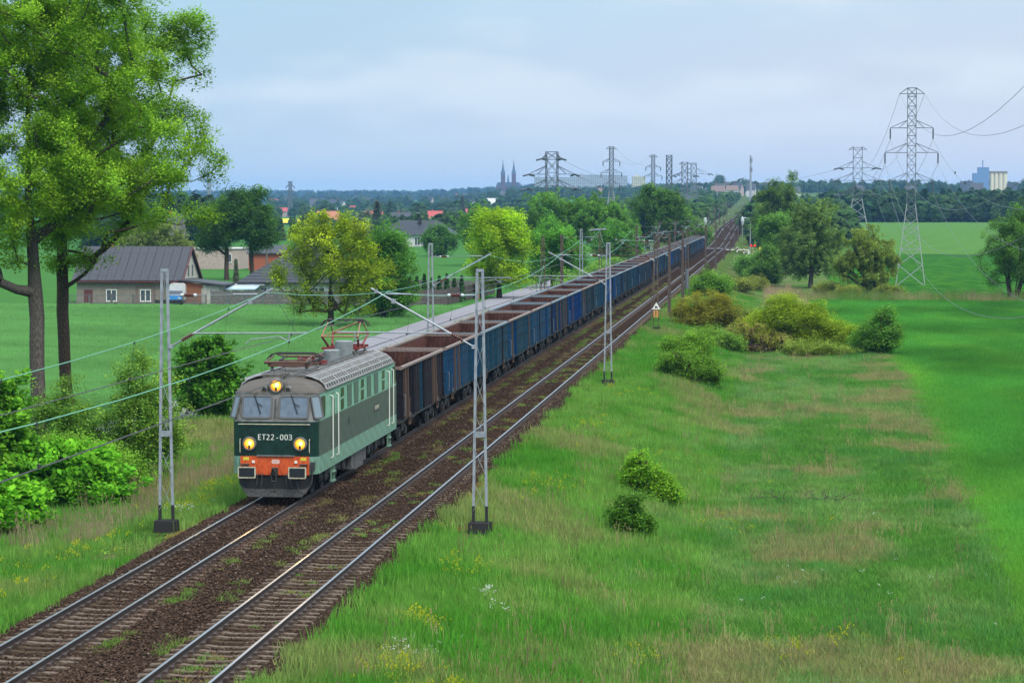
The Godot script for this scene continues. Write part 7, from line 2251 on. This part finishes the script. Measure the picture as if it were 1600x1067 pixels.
	# small pale houses of the town and villages, too far to tell one from the next
	var sets := [[22, -0.33, -0.12, 2400.0, 4300.0, "small pale house among the hazy trees of the left plain", "hazy village houses on the left plain"], [22, -0.12, -0.035, 2800.0, 4200.0, "small pale house among the hazy trees below the apartment blocks", "hazy town houses below the blocks"], [16, -0.034, -0.002, 2350.0, 2900.0, "small pale house on the hillside beyond the level crossing", "hillside houses beyond the crossing"], [5, 0.03, 0.11, 2300.0, 2700.0, "small pale house in the haze above the right woods", "hazy houses above the right woods"]]
	for q in sets:
		var spots := []
		for i in q[0]:
			spots.append([hr.randf_range(q[1], q[2]), hr.randf_range(q[3], q[4])])
		spots.sort_custom(func(a, b): return a[0] < b[0])
		for i in spots.size():
			var v: float = spots[i][1]
			var o := gable_house("hazy_house", "%s, %s from the left" % [q[5], ordinal(i + 1)], v * spots[i][0], v, hr.randf_range(8, 14), 9.0, hr.randf_range(4.5, 7.0), hr.randf_range(9.5, 12.5), ["plaster_white", "plaster_pink", "plaster_light", "plaster_pink"][hr.randi() % 4], ["roof_slate", "roof_slate", "roof_dark", "roof_red" if q[1] < -0.2 else "surround", "roof_slate"][hr.randi() % 5], q[6], hr.randf_range(-0.5, 0.5), false)
			o.position.y += 0.5
	# woods
	wood("bluish dark wood behind the right field", 900, func(v): return Vector2(0.02 * v + 4.0, 0.13 * v + 20.0), 1130.0, 1420.0, Vector2(9, 15), Color(0.030, 0.075, 0.030), 0.15)
	wood("low wood right of the climbing tracks", 220, func(v): return Vector2(-8.0, 0.03 * v), 660.0, 1500.0, Vector2(6, 12), Color(0.045, 0.10, 0.03))
	wood("hazy tree belt on the hill behind the crossing", 560, func(v): return Vector2(-0.11 * v, 0.13 * v), 2500.0, 3600.0, Vector2(9, 16), Color(0.035, 0.085, 0.03))
	wood("wood left of the climbing tracks", 420, func(v): return Vector2(-0.075 * v, -24.0 - 0.002 * v), 700.0, 2300.0, Vector2(6, 11), Color(0.055, 0.12, 0.03))
	wood("dark wood behind the beige house", 120, func(v): return Vector2(-0.285 * v, -0.232 * v), 660.0, 860.0, Vector2(10, 16), Color(0.025, 0.065, 0.028), 0.4)
	wood("scattered garden trees behind the hipped houses", 170, func(v): return Vector2(-0.25 * v, -0.105 * v), 740.0, 1260.0, Vector2(4, 9), Color(0.045, 0.095, 0.03), 0.12)
	wood("hazy tree groves of the left plain", 330, func(v): return Vector2(-0.34 * v, -0.10 * v), 1550.0, 2600.0, Vector2(7, 14), Color(0.035, 0.085, 0.03), 0.08)
	wood("hazy groves before the town", 480, func(v): return Vector2(-0.34 * v, -0.05 * v), 2600.0, 4500.0, Vector2(9, 16), Color(0.035, 0.08, 0.03))
	wood("far forest closing the horizon", 2400, func(v): return Vector2(-0.36 * v, 0.14 * v), 4800.0, 8600.0, Vector2(14, 22), Color(0.03, 0.065, 0.03))
	# single trees that stand out
	for q in [["conical dark spruce before the long hipped house", -104.5, 640.0, 11.5, 0.85, 3, Color(0.02, 0.05, 0.03)], ["dark conifer on the skyline right of the grey barn", -166.0, 1300.0, 13.0, 0.8, 3, Color(0.02, 0.045, 0.03)], ["dark conifer left of the climbing tracks", -40.0, 1150.0, 9.0, 0.9, 3, Color(0.02, 0.05, 0.028)], ["round dark tree left of the red roof", -250.0, 1500.0, 9.0, 1.1, 0, Color(0.035, 0.08, 0.03)], ["round tree between red roof and barn", -214.0, 1400.0, 9.0, 1.1, 1, Color(0.035, 0.085, 0.03)], ["tall rounded tree on the hill left of the monopole", -58.0, 2700.0, 20.0, 1.0, 1, Color(0.03, 0.075, 0.03)], ["broad tree on the hill nearest the monopole", -30.0, 2500.0, 17.0, 1.1, 2, Color(0.03, 0.08, 0.03)], ["garden tree behind the barn gable", -186.0, 1420.0, 8.0, 1.2, 2, Color(0.04, 0.09, 0.03)], ["bushy tree right of the long hipped house", -85.0, 720.0, 9.0, 1.1, 1, Color(0.055, 0.10, 0.04)], ["grey green garden tree left of the long hipped house", -122.0, 720.0, 9.5, 1.2, 0, Color(0.055, 0.10, 0.04)], ["slender dark garden conifer beside the garage", -65.2, 292.0, 4.4, 0.55, 3, Color(0.05, 0.07, 0.025)], ["small conifer by the white carport", -58.8, 285.0, 3.2, 0.6, 3, Color(0.04, 0.07, 0.025)]]:
		far_tree("single_tree", q[0], q[1], q[2], q[3], q[4], q[6], "", q[5])
# ------------------------------------------------------------------ scene
func build_sky() -> Sky:
	var w := 2048
	var h := 1024
	var im := Image.create(w, h, false, Image.FORMAT_RGBF)
	var f := FastNoiseLite.new()
	f.seed = 21
	f.frequency = 1.0
	f.fractal_octaves = 5
	for y in h:
		var el := PI / 2 - PI * (y + 0.5) / h
		var up := maxf(sin(el), 0.0)
		if el < -0.02:
			for x in w: im.set_pixel(x, y, Color(0.12, 0.20, 0.10))
			continue
		var level := Color(0.250, 0.326, 0.402).lerp(Color(0.238, 0.360, 0.440), smoothstep(0.02, 0.10, up))
		for x in w:
			var a := TAU * (x + 0.5) / w
			var d := Vector3(cos(el) * sin(a), sin(el), cos(el) * cos(a))
			var c := level.lerp(Color(0.338, 0.360, 0.415), smoothstep(0.60, 0.92, cos(a - 0.6)) * smoothstep(0.16, 0.02, up))
			c = c.lerp(Color(0.80, 0.97, 1.08), smoothstep(0.09, 0.75, up))
			var n := f.get_noise_3dv(Vector3(d.x * 5.0, d.y * 26.0, d.z * 5.0)) + 0.5 * f.get_noise_3dv(Vector3(d.x * 16.0, d.y * 80.0, d.z * 16.0))
			var n2 := f.get_noise_3dv(Vector3(d.x * 2.0 + 7.0, d.y * 9.0, d.z * 2.0))
			c = c.lerp(Color(0.362, 0.412, 0.455) * (1.0 + 1.4 * smoothstep(0.1, 0.8, up)), smoothstep(-0.12, 0.5, n + n2 * 0.8) * 0.75 * smoothstep(0.01, 0.05, up))
			c = c * (1.0 - 0.05 * smoothstep(0.0, 0.45, -n2))
			im.set_pixel(x, y, c)
	var m := PanoramaSkyMaterial.new()
	m.panorama = ImageTexture.create_from_image(im)
	var s2 := Sky.new()
	s2.sky_material = m
	return s2

func _ready() -> void:
	var cam := Camera3D.new()
	cam.name = "camera"
	cam.fov = 15.984
	cam.near = 0.5
	cam.far = 14000.0
	add_child(cam)
	cam.position = Vector3(0, 10.1, 0)
	cam.rotation = Vector3(deg_to_rad(-3.1556), deg_to_rad(6.1042), 0)
	cam.current = true
	var env := Environment.new()
	env.background_mode = Environment.BG_SKY
	env.sky = build_sky()
	env.tonemap_mode = Environment.TONE_MAPPER_LINEAR
	env.tonemap_exposure = 2.1
	env.background_energy_multiplier = 1.0
	env.sdfgi_enabled = true
	env.ssao_enabled = true
	env.ssil_enabled = true
	env.fog_enabled = true
	env.fog_light_color = Color(0.56, 0.78, 1.0)
	env.fog_density = 0.00008
	var we := WorldEnvironment.new()
	we.name = "world_environment"
	we.environment = env
	add_child(we)
	var sun := DirectionalLight3D.new()
	sun.name = "sun"
	add_child(sun)
	sun.rotation = Vector3(deg_to_rad(-52.0), deg_to_rad(40.0), 0)
	sun.light_energy = 0.5
	sun.light_color = Color(1.0, 0.96, 0.90)
	sun.light_angular_distance = 24.0
	sun.shadow_enabled = true
	rng.seed = 7
	lump.seed = 3
	lump.frequency = 0.02
	patch.seed = 8
	patch.frequency = 0.035
	patch.fractal_octaves = 3
	make_materials()
	mat("thuja", lin(0.035, 0.08, 0.022), 0.9)
	build_ground()
	build_track(TRACK_LEFT, "rusty railway track under the coal train with concrete sleepers")
	build_track(TRACK_RIGHT, "empty right hand railway track with worn shiny rails and pale sleepers")
	build_ballast()
	build_trees()
	build_village()
	build_far()
	build_locomotive()
	build_wagons()
	build_overhead()
	build_crossing()
	build_grass()
